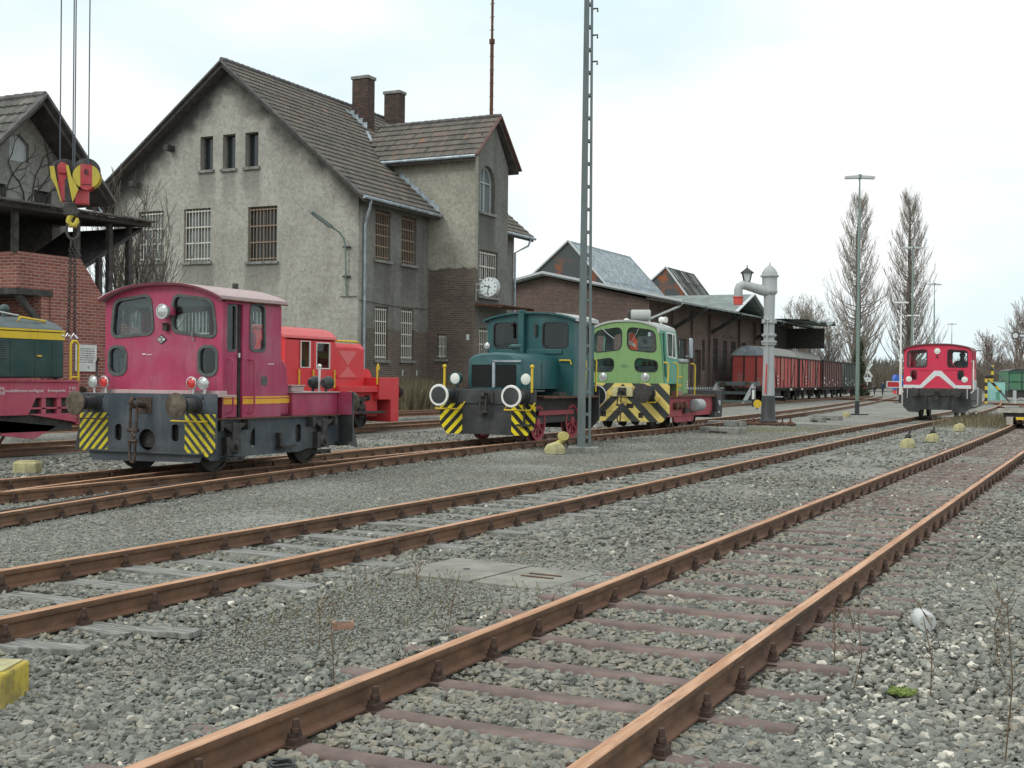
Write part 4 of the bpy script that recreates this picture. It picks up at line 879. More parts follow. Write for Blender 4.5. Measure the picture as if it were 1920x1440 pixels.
MB().lathe([(0,.08),(.01,.08)],(.6,.34,2.88),(0,-1,0),18).box(.4,.82,.33,.34,2.66,2.7).build('notice_mark', M['mark'], sg)
text_mesh('lettering','B 6 - Kleve',M['mark'],sg,(.6,.336,2.58),(1,0,0),(0,0,1),.085)
for q in ([(.18,.12,2.78),(.42,.06,3.12),(.5,.05,3.3)],[(-.35,.12,2.95),(-.6,.06,3.15),(-.72,.05,3.27)]): rod(L,'wiper',q,.014,'chrome')
for x in (-.7,.71): lamp(L, x, .09, 1.76, .13, body='lightgrey', depth=.06)
MB().prism([(-.15,2.1),(0,2.03),(.15,2.1),(0,2.17)],[[(-.1,2.1),(0,2.145),(.1,2.1),(0,2.055)]],(0,.094,0),t=.008,**FR).prism([(-.05,2.1),(0,2.08),(.05,2.1),(0,2.12)],[],(0,.094,0),t=.008,**FR).build('maker_emblem', paint('weathered_emblem',(.09,.22,.09)), L)
ex = MB().lathe([(0,.14),(.03,.17),(.6,.17),(.63,.13)],(.05,.5,3.72),(1,.35,0),20); ex.build('exhaust_silencer', M['greyroof'], L, smooth=35)
MB().lathe([(-.1,.15),(.0,.15)],(.05,.5,3.72),(1,.35,0),18).box(.2,.24,.5,.7,3.5,3.62).build('silencer_cap', M['dirtyblack'], L)
MB().ball((-.05,.45,3.52),.13,sc=(1,1,.8)).build('roof_dome', M['white'], L, smooth=60)
MB().cyl((.95,.85,3.35),(.95,.85,3.52),.03).ball((.95,.85,3.57),.1).cyl((.95,.85,3.57),(1.12,.8,3.57),.07,.1).build('horn', M['white'], L, smooth=50)
MB().prism([(-.82,1.2),(.82,1.2),(.82,2.2),(.7,2.36),(-.7,2.36),(-.82,2.2)],[],(0,1.62,0),t=1.7,**FR).build('engine_hood', M['greentint'], L, bevel=.04)
MB().box(.05,1.25,1.62,2.7,1.2,2.22).build('hood_door', M['green'], L, bevel=.05); MB().box(.2,1.3,1.7,2.6,2.24,2.36).build('hood_top', M['greyroof'], L, bevel=.05)
MB().box(1.25,1.257,2.05,2.065,1.25,2.2).build('door_seam', M['black'], L)
MB().prism(rrect(2.35,2.4,2.62,3.05,.08),[],(1.42,0,0),t=.04,**RI).cyl((1.25,2.4,2.45),(1.4,2.4,2.45),.02).build('mirror', M['zinc'], L)
for y,a,z0,z1 in ((.16,1.42,1.6,2.2),(.95,1.45,1.15,2.2),(2.9,1.4,1.2,2.2)): rod(L,'handrail',[(a,y,z0),(a+.02,y,z1-.08),(a,y-.04,z1),(a-.1,y-.1,z1+.02)],.025,'yellow')
for z,a in ((1.76,.38),(1.48,.34)): MB().box(1.258,1.262,1.66,1.66+a,z,z+.05).build('yellow_lettering', M['yellow'], L)
lt = MB()
for z in (1.40,1.50,1.60): lt.box(1.258,1.262,2.5,2.62,z,z+.06)
lt.build('white_lettering', M['lettering'], L)
MB().box(-1.4,1.4,.05,5.9,1.12,1.18).build('running_board', M['rusty'], L); MB().box(1.25,1.42,1.0,1.6,1.18,1.32).build('step_box', paint('dull_pink_box',(.3,.14,.13)), L)
MB().box(-1.2,1.28,.2,5.85,.5,1.12).build('frame', M['redwheel'], L, bevel=.02)
MB().prism([(1.2,.5),(1.4,.32),(3.2,.32),(3.4,.5)],[],(1.25,0,0),t=.06,**RI).build('frame_plate', M['redwheel'], L)
MB().lathe([(0,.15),(.03,.2),(.75,.2),(.78,.15)],(1.42,2.75,.86),(0,1,0),18).build('air_tank', M['craneroy'], L, smooth=35)
for y in (1.2,1.6,2.1): MB().lathe([(0,.12),(.12,.12),(.16,.06)],(1.28,y,.85),(1,0,0),12).build('frame_fitting', M['rusty'], L)
MB().box(1.28,1.4,2.0,2.5,.62,.75).build('valve_box', M['dirtyblack'], L)
MB().box(-1.45,1.45,5.3,5.9,.62,1.35).prism([(5.0,.4),(5.9,.4),(5.9,.62),(5.2,.62)],[],(1.45,0,0),t=2.9,**RI).build('rear_beam', M['black'], L, bevel=.02)
MB().lathe([(0,.1),(.03,.1)],(1.46,5.5,.9),(1,0,0),14).box(1.45,1.47,5.42,5.58,.55,.62).build('rear_mark', M['lightgrey'], L)
for y in (.6,1.9,3.1,4.6):
    for s in (-1,1): disc_wheel(L, s*.75, y, .33, s, 'dirtyblack')
V_ = MB().prism([(-.02,-.02),(.0,.62),(.12,.66),(.3,.3),(.42,-.02)],[],(0,0,0),t=.12,**FR).build('safety_jacket', M['orangevest'], None, bevel=.02, loc=(-13.88+.06,36.36,2.5))
tag(V_, 'orange safety jacket hanging behind the windscreen of the light green locomotive', 'jacket')
MB().prism([(.0,.28),(.22,.2),(.2,.3),(.0,.40)],[],(0,-.002,0),t=.004,**FR).build('reflective_band', M['sign'], V_)

# ------------------------------------------------------------------ rose red and white locomotive
L = thing('shunting_locomotive', 'rose red locomotive with white chevron on its cab front, approaching on the middle track', 'locomotive', (-7.02,56,0))
X = 1.4
cf = [(-X,1.42),(X,1.42),(X-.04,3.06)]+arc_top(-X+.12,3.20,X-.12,3.20,3.36)+[(-X+.04,3.06)]
a1 = rpoly([(.44,2.37),(1.25,2.37),(1.22,3.06),(.44,3.12)],.12); b1 = rrect(.87,1.83,1.07,2.19,.08); hs = [a1,mirror(a1),b1,mirror(b1)]
MB().prism(cf,hs,(0,0,0),t=.05,**FR).build('cab_front', M['rwred'], L, bevel=.015)
for q in hs: cabwin(L,q,(0,0,0),FR,'seal','clearglass',m=.03)
q1 = rpoly([(.4,2.4),(1.2,2.4),(1.18,3.0),(.4,3.08)],.12)
MB().prism(cf,[q1,mirror(q1)],(0,2.0,0),t=.05,**BA).build('cab_rear', M['rwred'], L)
for q in (q1,mirror(q1)): cabwin(L,q,(0,2.0,0),BA,'seal','clearglass')
MB().prism([(.05,1.42),(1.95,1.42),(1.95,3.14),(.05,3.14)],[rrect(.3,2.3,.9,3.05,.06),rrect(1.2,2.3,1.75,3.05,.06)],(X,0,0),t=.05,**RI).build('cab_side', M['rwred'], L)
MB().prism([(-.05,1.42),(-.05,3.14),(-1.95,3.14),(-1.95,1.42)],[rrect(-.9,2.3,-.3,3.05,.06),rrect(-1.75,2.3,-1.2,3.05,.06)],(-X,0,0),t=.05,**LE).build('cab_side', M['rwred'], L)
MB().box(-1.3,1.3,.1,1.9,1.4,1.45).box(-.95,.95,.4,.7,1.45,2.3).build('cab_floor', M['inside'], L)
for x in (-.35,.75): MB().ball((x,.9,2.42),.2,sc=(1,.4,1.2)).build('seat_back', M['seal'], L, smooth=60)
MB().prism([(X+.04,3.08)]+arc_top(-X+.08,3.23,X-.08,3.23,3.39)+[(-X-.04,3.08),(-X,3.08)]+arc_top(-X+.1,3.18,X-.1,3.18,3.34)[::-1]+[(X,3.08)],[],(0,-.08,0),t=2.2,**FR).build('roof', paint('dull_red_roof',(.16,.05,.05)), L, bevel=.015)
ch = [(-X,1.44),(-.62,1.44),(-.05,1.97),(.1,1.97),(.72,1.44),(X,1.44),(X,1.58),(.78,1.58),(.17,2.2),(-.12,2.2),(-.7,1.58),(-X,1.58)]
MB().prism(ch,[],(0,-.006,0),t=.004,**FR).build('white_chevron', M['chevwhite'], L)
MB().box(-1.15,-.2,-.03,0,2.24,2.26).box(.25,1.15,-.03,0,2.24,2.26).build('front_ledge', M['rwred'], L)
for x in (-1.17,1.14): lamp(L, x, -.02, 1.83, .125, body='white', lens='whitelens', depth=.03)
lamp(L, .0, -.02, 3.06, .125, body='white', lens='whitelens', depth=.03); MB().box(-.03,.03,-.06,0,2.78,2.88).build('lamp_iron', M['dirtyblack'], L)
rod(L,'wiper',[(.8,-.03,2.28),(.7,-.04,2.45),(.55,-.03,2.66)],.012,'rwred')
MB().prism([(-X,1.42),(-X-.02,.64),(-1.18,.40),(-.75,.38),(-.7,.5),(.62,.5),(.7,.38),(1.18,.40),(X,.64),(X,1.42)],[],(0,.02,0),t=.05,**FR).build('buffer_beam', M['black'], L)
MB().box(-.75,.85,-.03,.02,1.1,1.44).build('drawbar_plate', M['dirtyblack'], L, bevel=.01)
for x in (-.9,.86): buffer(L, x, -.02, 1.25, .21, .5, face='dirtyblack', case='dirtyblack', cr=.13)
hook(L, 0, -.04, 1.28, 'dirtyblack', .55)
for x in (-.45,.5): rod(L,'brake_hose',[(x,-.05,1.1),(x,-.14,.9),(x-.03,-.12,.55)],.03,'dirtyblack')
for x in (-1.22,1.25): rod(L,'hand_lever',[(x,-.04,1.42),(x,-.04,1.0)],.022,'lightgrey')
for s in (-1,1):
    rod(L,'handrail',[(s*X,0,2.6),(s*(X+.09),-.02,2.66),(s*(X+.1),-.02,1.35),(s*X,0,1.25)],.03,'white')
    rod(L,'handrail',[(s*(X+.1),.9,1.4),(s*(X+.18),.9,1.5),(s*(X+.18),.9,.75),(s*X,.9,.65)],.03,'white')
rod(L,'mirror_frame',[(-X,.1,2.3),(-X-.16,.05,2.32),(-X-.16,.05,1.8),(-X,.1,1.78)],.025,'white')
MB().box(X,X+.06,.4,1.7,1.38,1.8).build('side_box', M['lightgrey'], L, bevel=.03)
MB().prism([(-.85,1.3),(.85,1.3),(.85,2.1),(.6,2.3),(-.6,2.3),(-.85,2.1)],[],(0,2.0,0),t=3.2,**FR).build('engine_hood', M['rwred'], L, bevel=.04)
MB().box(-1.36,1.36,.1,5.3,.62,1.4).build('frame', M['black'], L, bevel=.02)
m = MB()
for z in (.35,.6,.9): m.box(X-.1,X+.12,.7,1.2,z,z+.03)
m.build('foot_steps', M['dirtyblack'], L); rod(L,'step_edge',[(X+.12,.7,.36),(X+.12,1.2,.36)],.02,'white')
MB().box(X-.1,X+.25,1.9,1.98,3.1,3.14).build('roof_gutter', M['dirtyblack'], L)
for y in (.7,3.2):
    for s in (-1,1): disc_wheel(L, s*.75, y, .42, s, 'dirtyblack')

# ------------------------------------------------------------------ freight wagons
def wagon_under(L, ln, mat='vanframe'):
    MB().box(-1.2,1.2,.0,ln,.95,1.17).build('underframe', M[mat], L)
    for y in (1.8,ln-1.8):
        for s in (-1,1):
            disc_wheel(L, s*.75, y, .48, s, 'dirtyblack'); axlebox(L, s*.98, y, .64, s)
    for y in (2.9,ln-2.9): MB().box(1.0,1.2,y-.04,y+.04,.45,.95).box(1.0,1.25,y-.2,y+.2,.42,.46).build('foot_step', M['dirtyblack'], L)
    MB().box(-.9,.9,ln*.4,ln*.6,.5,.95).build('brake_gear', M['dirtyblack'], L)
    for y,s in ((0,-1),(ln,1)):
        for x in (-.875,.875): buffer(L, x, y, 1.05+RT-.05, .2, .45, s=s, face='dirtyblack', case='vanframe')
def van(x, y, ln, label, cols, rz=0, group=None, name='freight_van'):
    L = thing(name, label, 'freight wagon', (x,y,0), rz, group); W = 1.33; wagon_under(L, ln)
    MB().box(-W,W,0,ln,1.17,3.55).build('body', M[cols[0]], L)
    n = 5; m = MB()
    for k in range(4): xx = -W+2*W*k/3; m.box(xx-.05,xx+.05,-.06,0,1.1,3.6)
    m.box(-W,W,-.07,0,3.5,3.6).box(-W,W,-.05,0,1.12,1.22)
    for k in range(9): yy = ln*k/8; m.box(W,W+.06,yy-.04,yy+.04,1.1,3.55)
    m.beam((W+.04,ln*.125,3.3),(W+.04,ln*.25,1.3),.06,.05).beam((W+.04,ln*.875,3.3),(W+.04,ln*.75,1.3),.06,.05).box(W,W+.08,0,ln,3.46,3.56).box(W,W+.07,0,ln,1.12,1.22)
    m.build('body_frame', M['vanframe'], L)
    for k in range(8):
        if k in (1,3,4,6): MB().box(W,W+.025,ln*k/8+.06,ln*(k+1)/8-.06,1.25+.5*(k%2),3.44).build('patched_board', M[cols[1+k%(len(cols)-1)]], L)
    MB().box(-.95,-.35,-.012,0,1.5,2.2).box(.4,1.1,-.012,0,1.45,1.95).build('patched_board', M['vanpink'], L)
    MB().prism([(W+.08,3.5)]+arc_top(-W-.04,3.62,W+.04,3.62,4.25)+[(-W-.08,3.5)],[],(0,-.1,0),t=ln+.2,**FR).build('roof', M['vanroof'], L, smooth=40)
    q = MB(); q.prism([(-W+.0,3.56)]+arc_top(-W,3.60,W,3.60,4.20)[::-1]+[(W,3.56)],[],(0,-.105,0),t=.01,**FR); q.build('roof_end', M['zinc'], L)
    mk = MB()
    for z in (1.45,1.7,2.0): mk.box(W+.03,W+.035,ln*.28,ln*.28+.3,z,z+.12)
    mk.box(W+.06,W+.07,ln*.07,ln*.14,1.0,1.15).box(W+.06,W+.07,ln*.7,ln*.78,1.0,1.15); mk.build('lettering', M['lettering'], L)
    return L
RZ = -math.atan2(-.9,16)
van(-23.75,87.0,10.2,'nearest red freight van with grey arched roof, behind the buffer stop', ['vanred','vanpink','vanred','vanbrown'], .03)
van(-24.25,98.6,10.0,'second red freight van with patched boards and pale arched roof', ['vanred','vanbrown','vanpink','vanred'], .05)
def open_wagon(x, y, ln, label, mats, rz):
    L = thing('open_wagon', label, 'freight wagon', (x,y,0), rz); W = 1.33; wagon_under(L, ln)
    MB().box(-W,W,0,ln,1.17,3.5).build('body', M[mats[0]], L)
    m = MB()
    for k in range(11): yy = ln*k/10; m.box(W,W+.08,yy-.05,yy+.05,1.1,3.55)
    m.box(-W,W+.1,0,ln,3.5,3.6).build('posts', M[mats[1]], L)
    p = MB()
    for k in range(9): p.box(W+.002,W+.02,0,ln,1.2+k*.255,1.42+k*.255)
    p.build('planks', M[mats[2]], L)
    q = MB().box(W+.09,W+.1,.2,.6,1.9,2.1).box(W+.09,W+.1,.2,.6,1.5,1.7)
    for k in range(5): q.box(W+.09,W+.1,1.5+k*1.6,1.8+k*1.6,1.35+.2*(k%3),1.5+.2*(k%3))
    q.build('lettering', M['lettering'], L); return L
open_wagon(-24.8,110,11,'high sided brown plank wagon coupled behind the second red van',['vanbrown','vanframe','vanbrown'],.05)
open_wagon(-25.4,122.6,11,'high sided grey green plank wagon, last of the freight train',['vangrey','vanframe','vangrey'],.05)
# ------------------------------------------------------------------ roof tiles
def tiled(name, P, Ud, Vd, L, S, cols, rows, mat, par, clip=None, lift=.05):
    """pantiles laid in rows on a slope: P eave corner, Ud along the eave, Vd up the slope"""
    P = Vector(P); Ud = Vector(Ud).normalized(); Vd = Vector(Vd).normalized(); N = Ud.cross(Vd).normalized()
    if N.z < 0: N = -N
    dw = L/cols; dh = S/rows; vs = []; fs = []; tone = []
    prof_ = [(0,.0),(.2,.018),(.45,.03),(.7,.012),(1.0,.0)]
    for r in range(rows):
        for c in range(cols):
            if clip and not clip(P+Ud*((c+.5)*dw)+Vd*((r+.5)*dh)): continue
            o = len(vs); t = min(1,max(0,random.gauss(.45,.16))); j = random.uniform(-.012,.012); jh = random.uniform(-.004,.008)
            for (u,h) in prof_:
                q = P+Ud*((c+u)*dw)
                vs += [q+Vd*(r*dh+j)+N*(h-.01), q+Vd*(r*dh+j)+N*(h+lift+jh), q+Vd*((r+1)*dh+.03)+N*(h)]
                tone += [t]*3
            for k in range(4):
                a = o+k*3; fs += [(a,a+3,a+4,a+1),(a+1,a+4,a+5,a+2)]
    me = bpy.data.meshes.new(name); me.from_pydata(vs,[],fs); me.update()
    at = me.attributes.new('tone','FLOAT','POINT'); at.data.foreach_set('value', tone)
    me.materials.append(M[mat]); o = bpy.data.objects.new(name, me); col.objects.link(o); o.parent = par; return o
M['tiles'] = attr_mat('weathered_tiles', [(0,(.08,.076,.066)),(.35,(.13,.12,.105)),(.6,(.165,.143,.121)),(.82,(.19,.14,.112)),(.94,(.26,.145,.10)),(1,(.36,.29,.24))], .85, .8, .55, .25, dark=(.075,.082,.072))
M['tilesgreen'] = attr_mat('mossy_tiles', [(0,(.07,.075,.065)),(.4,(.12,.12,.105)),(.7,(.17,.165,.145)),(.9,(.22,.2,.17)),(1,(.3,.28,.24))], .9, 1.2, .5, .25, dark=(.06,.065,.05))
M['houseGable'] = plaster('lit_weathered_render', (.325,.318,.276), (.45,.44,.382), .95, 2.9, .14, eaves=(-34.45,15.0,.8), sills=((-39.6,-38.0,6.6),(-37.0,-35.3,6.5),(-33.5,-31.8,6.4),(-36.1,-35.3,10.5),(-34.8,-34.1,10.5),(-33.6,-32.8,10.5)))  # paler than the side walls: the gable's stronger light is in the colour
M['houseSide'] = plaster('shaded_weathered_render', (.165,.162,.147), (.25,.245,.22), .6, 3.7, .35, sills=((43.3,44.5,6.5),(45.4,46.6,6.5)))  # darker copy of the render, shade of the side face put into the colour
M['turretSide'] = plaster('turret_lit_render', (.32,.305,.252), (.46,.44,.37), .6, 6.55, .15)  # brightly lit turret face, its light put into the paler colour
M['turretFront'] = plaster('turret_shaded_render', (.155,.152,.137), (.23,.225,.2), .6, 3.6, .35, sills=((48.1,49.6,9.0),(48.1,50,5.2)))  # track side of the turret: shade and dirt both put into the colour
M['grill'] = paint('white_bars', (.62,.6,.52), .6, .3, .4, .5, 3); M['grillrust'] = paint('rusty_bars', (.26,.19,.13), .8, .5, .5, .8, 3)
M['soffit'] = plain('dark_eaves_boards', (.085,.078,.07), .85, 0, .3, 4, .2)
M['verge'] = plain('verge_board', (.12,.115,.11), .8, 0, .35, 3, .2)
M['chimney'] = brick('chimney_brick', (.05,.036,.03), (.12,.065,.05), (.10,.09,.08), .5)
M['shedbrick'] = brick('shed_brick', (.105,.068,.055), (.175,.105,.085), (.21,.19,.17), .25, (.06,.05,.045))
M['shedside'] = brick('sooty_shed_brick', (.13,.085,.07), (.20,.125,.10), (.24,.22,.2), .45, (.06,.055,.05))
M['porchbrick'] = brick('red_porch_brick', (.22,.075,.06), (.34,.125,.095), (.34,.28,.24), .3, (.09,.045,.04))

# ------------------------------------------------------------------ station house
H = thing('station_house', 'grey rendered two storey railway house with steep tiled roof and stair turret', 'house', (0,0,0))
GY, SX = 42.05, -27.78
def house_win(x0, x1, z0, z1, plane, face, bars='grill', n=8, hb=3, pane='housepane', depth=.2, sill=True, poly=None, mull=True):
    """frame set back in the wall opening, with pane, bars and sill as its own pieces"""
    if face == 'y': O = (0,plane+depth,0); D = FR; W = lambda x,z,d: (x,plane+depth-d,z)
    else: O = (plane-depth,0,0); D = RI; W = lambda x,z,d: (plane-depth+d,x,z)
    P = poly or [(x0,z0),(x1,z0),(x1,z1),(x0,z1)]
    inner = grow(P,-.07); holes = [inner]; xm = (x0+x1)/2; zm = z0+(z1-z0)*.64
    f_ = MB().prism(P,[inner],O,t=.06,**D)
    if mull:
        a = W(xm,z0+.05,-.02); b = W(xm,z1-.05,-.02); f_.beam(a,b,.06,.04,(1,0,0) if face=='y' else (0,1,0)); f_.beam(W(x0+.05,zm,-.02),W(x1-.05,zm,-.02),.06,.04)
    f_ = f_.build('window', M['greywood'] if bars != 'none_white' else M['lightgrey'], H)
    Nn = Vector(D['U']).cross(Vector(D['V'])); MB().prism(P,[],Vector(O)-Nn*.065,t=.01,**D).build('pane', M[pane], f_)
    if bars in ('grill','grillrust'):
        g_ = MB()
        for k in range(n): x = x0+.06+(x1-x0-.12)*k/(n-1); g_.cyl(W(x,z0+.02,.10),W(x,z1-.02,.10),.02,n=5)
        for k in range(hb): z = z0+.12+(z1-z0-.24)*k/(hb-1); g_.beam(W(x0,z,.10),W(x1,z,.10),.025,.05)
        g_.build('window_bars', M[bars], f_)
    if sill: 
        if face == 'y': sm_ = MB().box(x0-.1,x1+.1,plane-.1,plane+depth,z0-.13,z0-.01)
        else: sm_ = MB().box(plane-depth,plane+.1,x0-.1,x1+.1,z0-.13,z0-.01)
        sm_.build('sill', M['concrete'], f_, bevel=.01)
att = [(-36.04,-35.34,10.62,12.08),(-34.8,-34.12,10.6,12.08),(-33.59,-32.89,10.6,12.07)]
up2 = [(-39.55,-38.1,6.72,8.98),(-36.93,-35.44,6.65,8.97),(-33.41,-31.87,6.55,8.88)]
lo1 = [(-39.55,-38.1,2.3,4.7),(-36.93,-35.44,2.3,4.7),(-33.41,-31.87,2.3,4.7)]
RZ0, XR = 15.0, -34.45
gp = [(-41.0,-.1),(SX,-.1),(SX,9.15),(XR,14.95),(-41.0,10.2)]
q4 = lambda r: [(r[0],r[2]),(r[1],r[2]),(r[1],r[3]),(r[0],r[3])]
MB().prism(gp,[q4(r) for r in att+up2+lo1],(0,GY,0),t=.3,**FR).build('wall', M['houseGable'], H)
for r in att: house_win(*r,GY,'y','none',mull=False,depth=.26)
for r in up2: house_win(*r,GY,'y','grill' if r[0]<-34 else 'grillrust',n=9,hb=4,pane='skypane' if r[0]<-36 else 'housepane')
for r in lo1: house_win(*r,GY,'y','grill',n=8,hb=3)
sideU = [(43.3,44.5,6.6,8.68),(45.38,46.64,6.6,8.68)]; sideL = [(43.34,44.38,2.4,4.64),(45.42,46.49,2.42,4.66)]; sideB = [(52.6,53.8,6.6,8.68),(52.6,53.7,2.4,4.64)]
MB().prism([(GY+.3,-.1),(56.4,-.1),(56.4,9.2),(GY+.3,9.2)],[q4(r) for r in sideU+sideL+sideB],(SX,0,0),t=.3,**RI).build('wall', M['houseSide'], H)
for r in sideU: house_win(*r,SX,'x','grillrust',n=9,hb=5)
for r in sideL: house_win(*r,SX,'x','grill',n=7,hb=5)
for r in sideB: house_win(*r,SX,'x','grillrust',n=7,hb=4)
MB().box(-41.0,-40.7,GY+.3,56.1,-.1,10.1).box(-41.0,SX-.3,56.1,56.4,-.1,9.2).build('wall', M['houseSide'], H)
# main roof
sR = (15.15-9.0)/(XR+27.2)*-1; vR = Vector((-1,0,sR)).normalized(); lenR = math.hypot(7.25,6.15)
def not_turret(p): return not (p.x > -29.6 and 47.75 < p.y < 50.95)
tiled('roof', (-27.2,57.5,8.98), (0,-1,0), vR, 16.0, lenR, 78, 24, 'tiles', H, clip=not_turret)
vL = Vector((1,0,.735)).normalized(); tiled('roof', (-42.2,41.5,15.15-.735*7.75), (0,1,0), vL, 16.0, math.hypot(7.75,7.75*.735), 78, 21, 'tiles', H)
hw = MB()
for k in range(44): hw.cyl((XR,41.45+k*.365,15.17),(XR,41.45+(k+1)*.365+.03,15.19),.10,.115,n=8)
hw.build('ridge_tiles', M['tilesgreen'] if False else M['verge'], H)
MB().prism([(-42.2,15.02-.735*7.75),(XR,15.02),(-27.2,8.87),(-27.2,8.74),(XR,14.86),(-42.2,14.86-.735*7.75)],[],(0,41.5,0),t=16.0,**FR).build('eaves', M['soffit'], H)
vb = MB().beam((-27.15,41.47,8.93),(XR,41.47,15.1),.07,.22,(0,1,0)).beam((-42.25,41.47,15.08-.735*7.8),(XR,41.47,15.1),.07,.2,(0,1,0)); vb.build('verge_board', M['verge'], H)
MB().tube([(-27.1,41.4,8.9),(-27.1,50,8.88),(-27.1,57.5,8.9)],.075,8).build('gutter', M['zinc'], H)
MB().tube([(-27.15,42.0,8.86),(-27.2,42.0,8.55),(-27.6,42.35,8.1),(-27.66,42.35,7.9),(-27.66,42.35,0)],.055,8).build('downpipe', M['zinc'], H, smooth=50)
MB().tube([(-27.12,57.0,8.86),(-27.2,56.9,8.5),(-27.66,56.3,8.1),(-27.66,56.3,0)],.055,8).build('downpipe', M['zinc'], H, smooth=50)
MB().tube([(-41.8,41.9,9.3),(-41.3,41.95,8.7),(-41.2,41.95,0)],.055,8).build('downpipe', M['zinc'], H, smooth=50)
for x in (-37.6,-39.6): MB().box(x-.12,x+.12,41.6,42.1,13.9-.735*(-34.4-x)+.0,14.15-.735*(-34.4-x)+.0).build('purlin_end', M['darkwood'], H)
# turret
TY0, TY1, TX = 47.71, 50.95, -25.43
MB().prism([(-32,8),(TX,-.1),(TX,11.45),(-32,11.45),(-32,8.0)][:0] or [(SX-.3,-.1),(TX,-.1),(TX,11.5),(-30.4,11.5),(-30.4,8.0),(SX-.3,8.0)],[q4((-27.28,-26.8,2.52,3.62))],(0,TY0,0),t=.3,**FR).build('turret_wall', M['turretSide'], H)
arch = [(48.16,9.1),(49.6,9.1),(49.6,10.45)]+[(48.88+.72*math.cos(a),10.45+.75*math.sin(a)) for a in [PI*k/10 for k in range(1,10)]]+[(48.16,10.45)]
tw = (48.16,49.95,5.35,7.4); td = (48.2,49.2,1.9,3.9)
MB().prism([(TY0+.3,-.1),(TY1,-.1),(TY1,11.4),((TY0+TY1)/2+.1,13.4),(TY0+.3,11.7)],[arch,q4(tw),q4(td)],(TX,0,0),t=.3,**RI).build('turret_wall', M['turretFront'], H)
MB().box(-30.4,TX-.3,TY1-.3,TY1,-.1,11.4).build('turret_wall', M['turretSide'], H)
house_win(-27.28,-26.8,2.52,3.62,TY0,'y','grill',n=6,hb=3)
house_win(*tw,TX,'x','grill',n=9,hb=4); house_win(*td,TX,'x','grill',n=6,hb=4)
house_win(48.16,49.6,9.1,11.2,TX,'x','none_white',poly=arch,pane='skypane')
MB().prism([(48.3,12.35),(48.38,12.35),(48.38,12.55),(48.3,12.55)],[],(TX+.01,0,0),t=.05,**RI).build('wall_vent', M['soffit'], H)
yc = 49.5; eL, eR = 47.2, 51.55; vt = Vector((0,yc-eL,13.5-11.42)).normalized(); vt2 = Vector((0,yc-eR,13.5-11.42)).normalized()
tiled('turret_roof', (-29.9-1.6,eL,11.42), (1,0,0), vt, 6.35, math.hypot(yc-eL,2.08), 31, 7, 'tiles', H, clip=lambda p: p.z > 8.98+(-27.2-p.x)*sR)
tiled('turret_roof', (-25.15,eR,11.42), (-1,0,0), vt2, 6.35, math.hypot(yc-eR,2.08), 31, 7, 'tiles', H)
MB().prism([(eL,11.34),(yc,13.42),(eR,11.34),(eR,11.2),(yc,13.26),(eL,11.2)],[],(-25.18,0,0),t=6.2,**RI).build('turret_eaves', M['soffit'], H)
MB().beam((-25.14,eL-.05,11.36),(-25.14,yc,13.5),.07,.2,(1,0,0)).beam((-25.14,eR+.05,11.36),(-25.14,yc,13.5),.07,.2,(1,0,0)).build('verge_board', paint('red_brown_verge',(.13,.07,.06),.8), H)
hw = MB()
for k in range(18): hw.cyl((-25.1-k*.36,yc,13.53),(-25.1-(k+1)*.36-.03,yc,13.54),.10,.115,n=8)
hw.build('ridge_tiles', M['verge'], H)
MB().tube([(-25.15,eL-.06,11.36),(-29.95,eL-.06,11.36)],.07,8).build('gutter', M['zinc'], H)
def stepped(x0, x1, n, y):
    zf = lambda x: 8.98+(-27.2-x)*sR
    lo = [(x0,zf(x0)-.02),(x1,zf(x1)-.02)]; up_ = []
    for k in range(n,0,-1):
        xa = x0+(x1-x0)*k/n; xb = x0+(x1-x0)*(k-1)/n; up_ += [(xa,zf(xb)+.16),(xb,zf(xb)+.16)]
    MB().prism(lo+up_,[],(0,y,0),t=.012,**FR).build('flashing', M['zinc'], H)
    MB().beam((x0-.2,y-.08,zf(x0-.2)+.07),(x1,y-.08,zf(x1)+.07),.16,.02,(0,0,1)).build('flashing_apron', M['zinc'], H)
stepped(-29.3,-27.25,8,TY0-.02); stepped(-33.7,-32.7,4,50.15)
MB().beam((-32.3,49.5,8.98+5.1*sR+.1),(-29.75,47.1,8.98+2.55*sR+.1),.16,.03).build('valley_flashing', M['zinc'], H)
def chimney(x0,x1,y0,y1,z0,z1):
    m = MB().box(x0,x1,y0,y1,z0,z1); o = m.build('chimney', M['chimney'], H)
    MB().box(x0-.06,x1+.06,y0-.06,y1+.06,z1,z1+.16).build('chimney_cap', M['concrete'], o, bevel=.02); 
chimney(-33.6,-32.7,50.18,50.8,12.5,16.15); chimney(-34.3,-33.4,54.2,54.8,13.5,16.35)
MB().box(-25.4,-24.1,47.75,51.2,4.86,4.9).beam((-25.4,47.8,4.95),(-24.1,47.8,4.8),.05,.08).beam((-25.4,51.1,4.95),(-24.1,51.1,4.8),.05,.08).build('door_canopy', M['rusty'], H)
MB().tube([(-27.74,42.1,4.8),(-27.74,45,4.7),(-27.74,47.6,4.72)],.012,4).build('cable', M['mark'], H)
MB().box(-25.8,-25.66,TY0-.012,TY0,3.35,3.6).build('number_plate', M['sign'], H)
for y in (45.55,46.75): MB().box(SX,SX+.02,y,y+.07,1.75,2.0).build('wall_marker', M['sign'], H)
t = thing('radio_mast', 'thin rusty mast rising from the ridge of the house turret', 'mast', (-25.6,49.5,13.55))
MB().tube([(0,0,0),(0,0,3.4)],.085,8).build('mast_tube', M['rusty'], t); MB().tube([(0,0,3.4),(.02,0,11)],.06,8).build('mast_tube', M['rusty'], t)
m = MB()
for k in range(14): m.box(-.11,.11,-.015,.015,.3+k*.6,.33+k*.6)
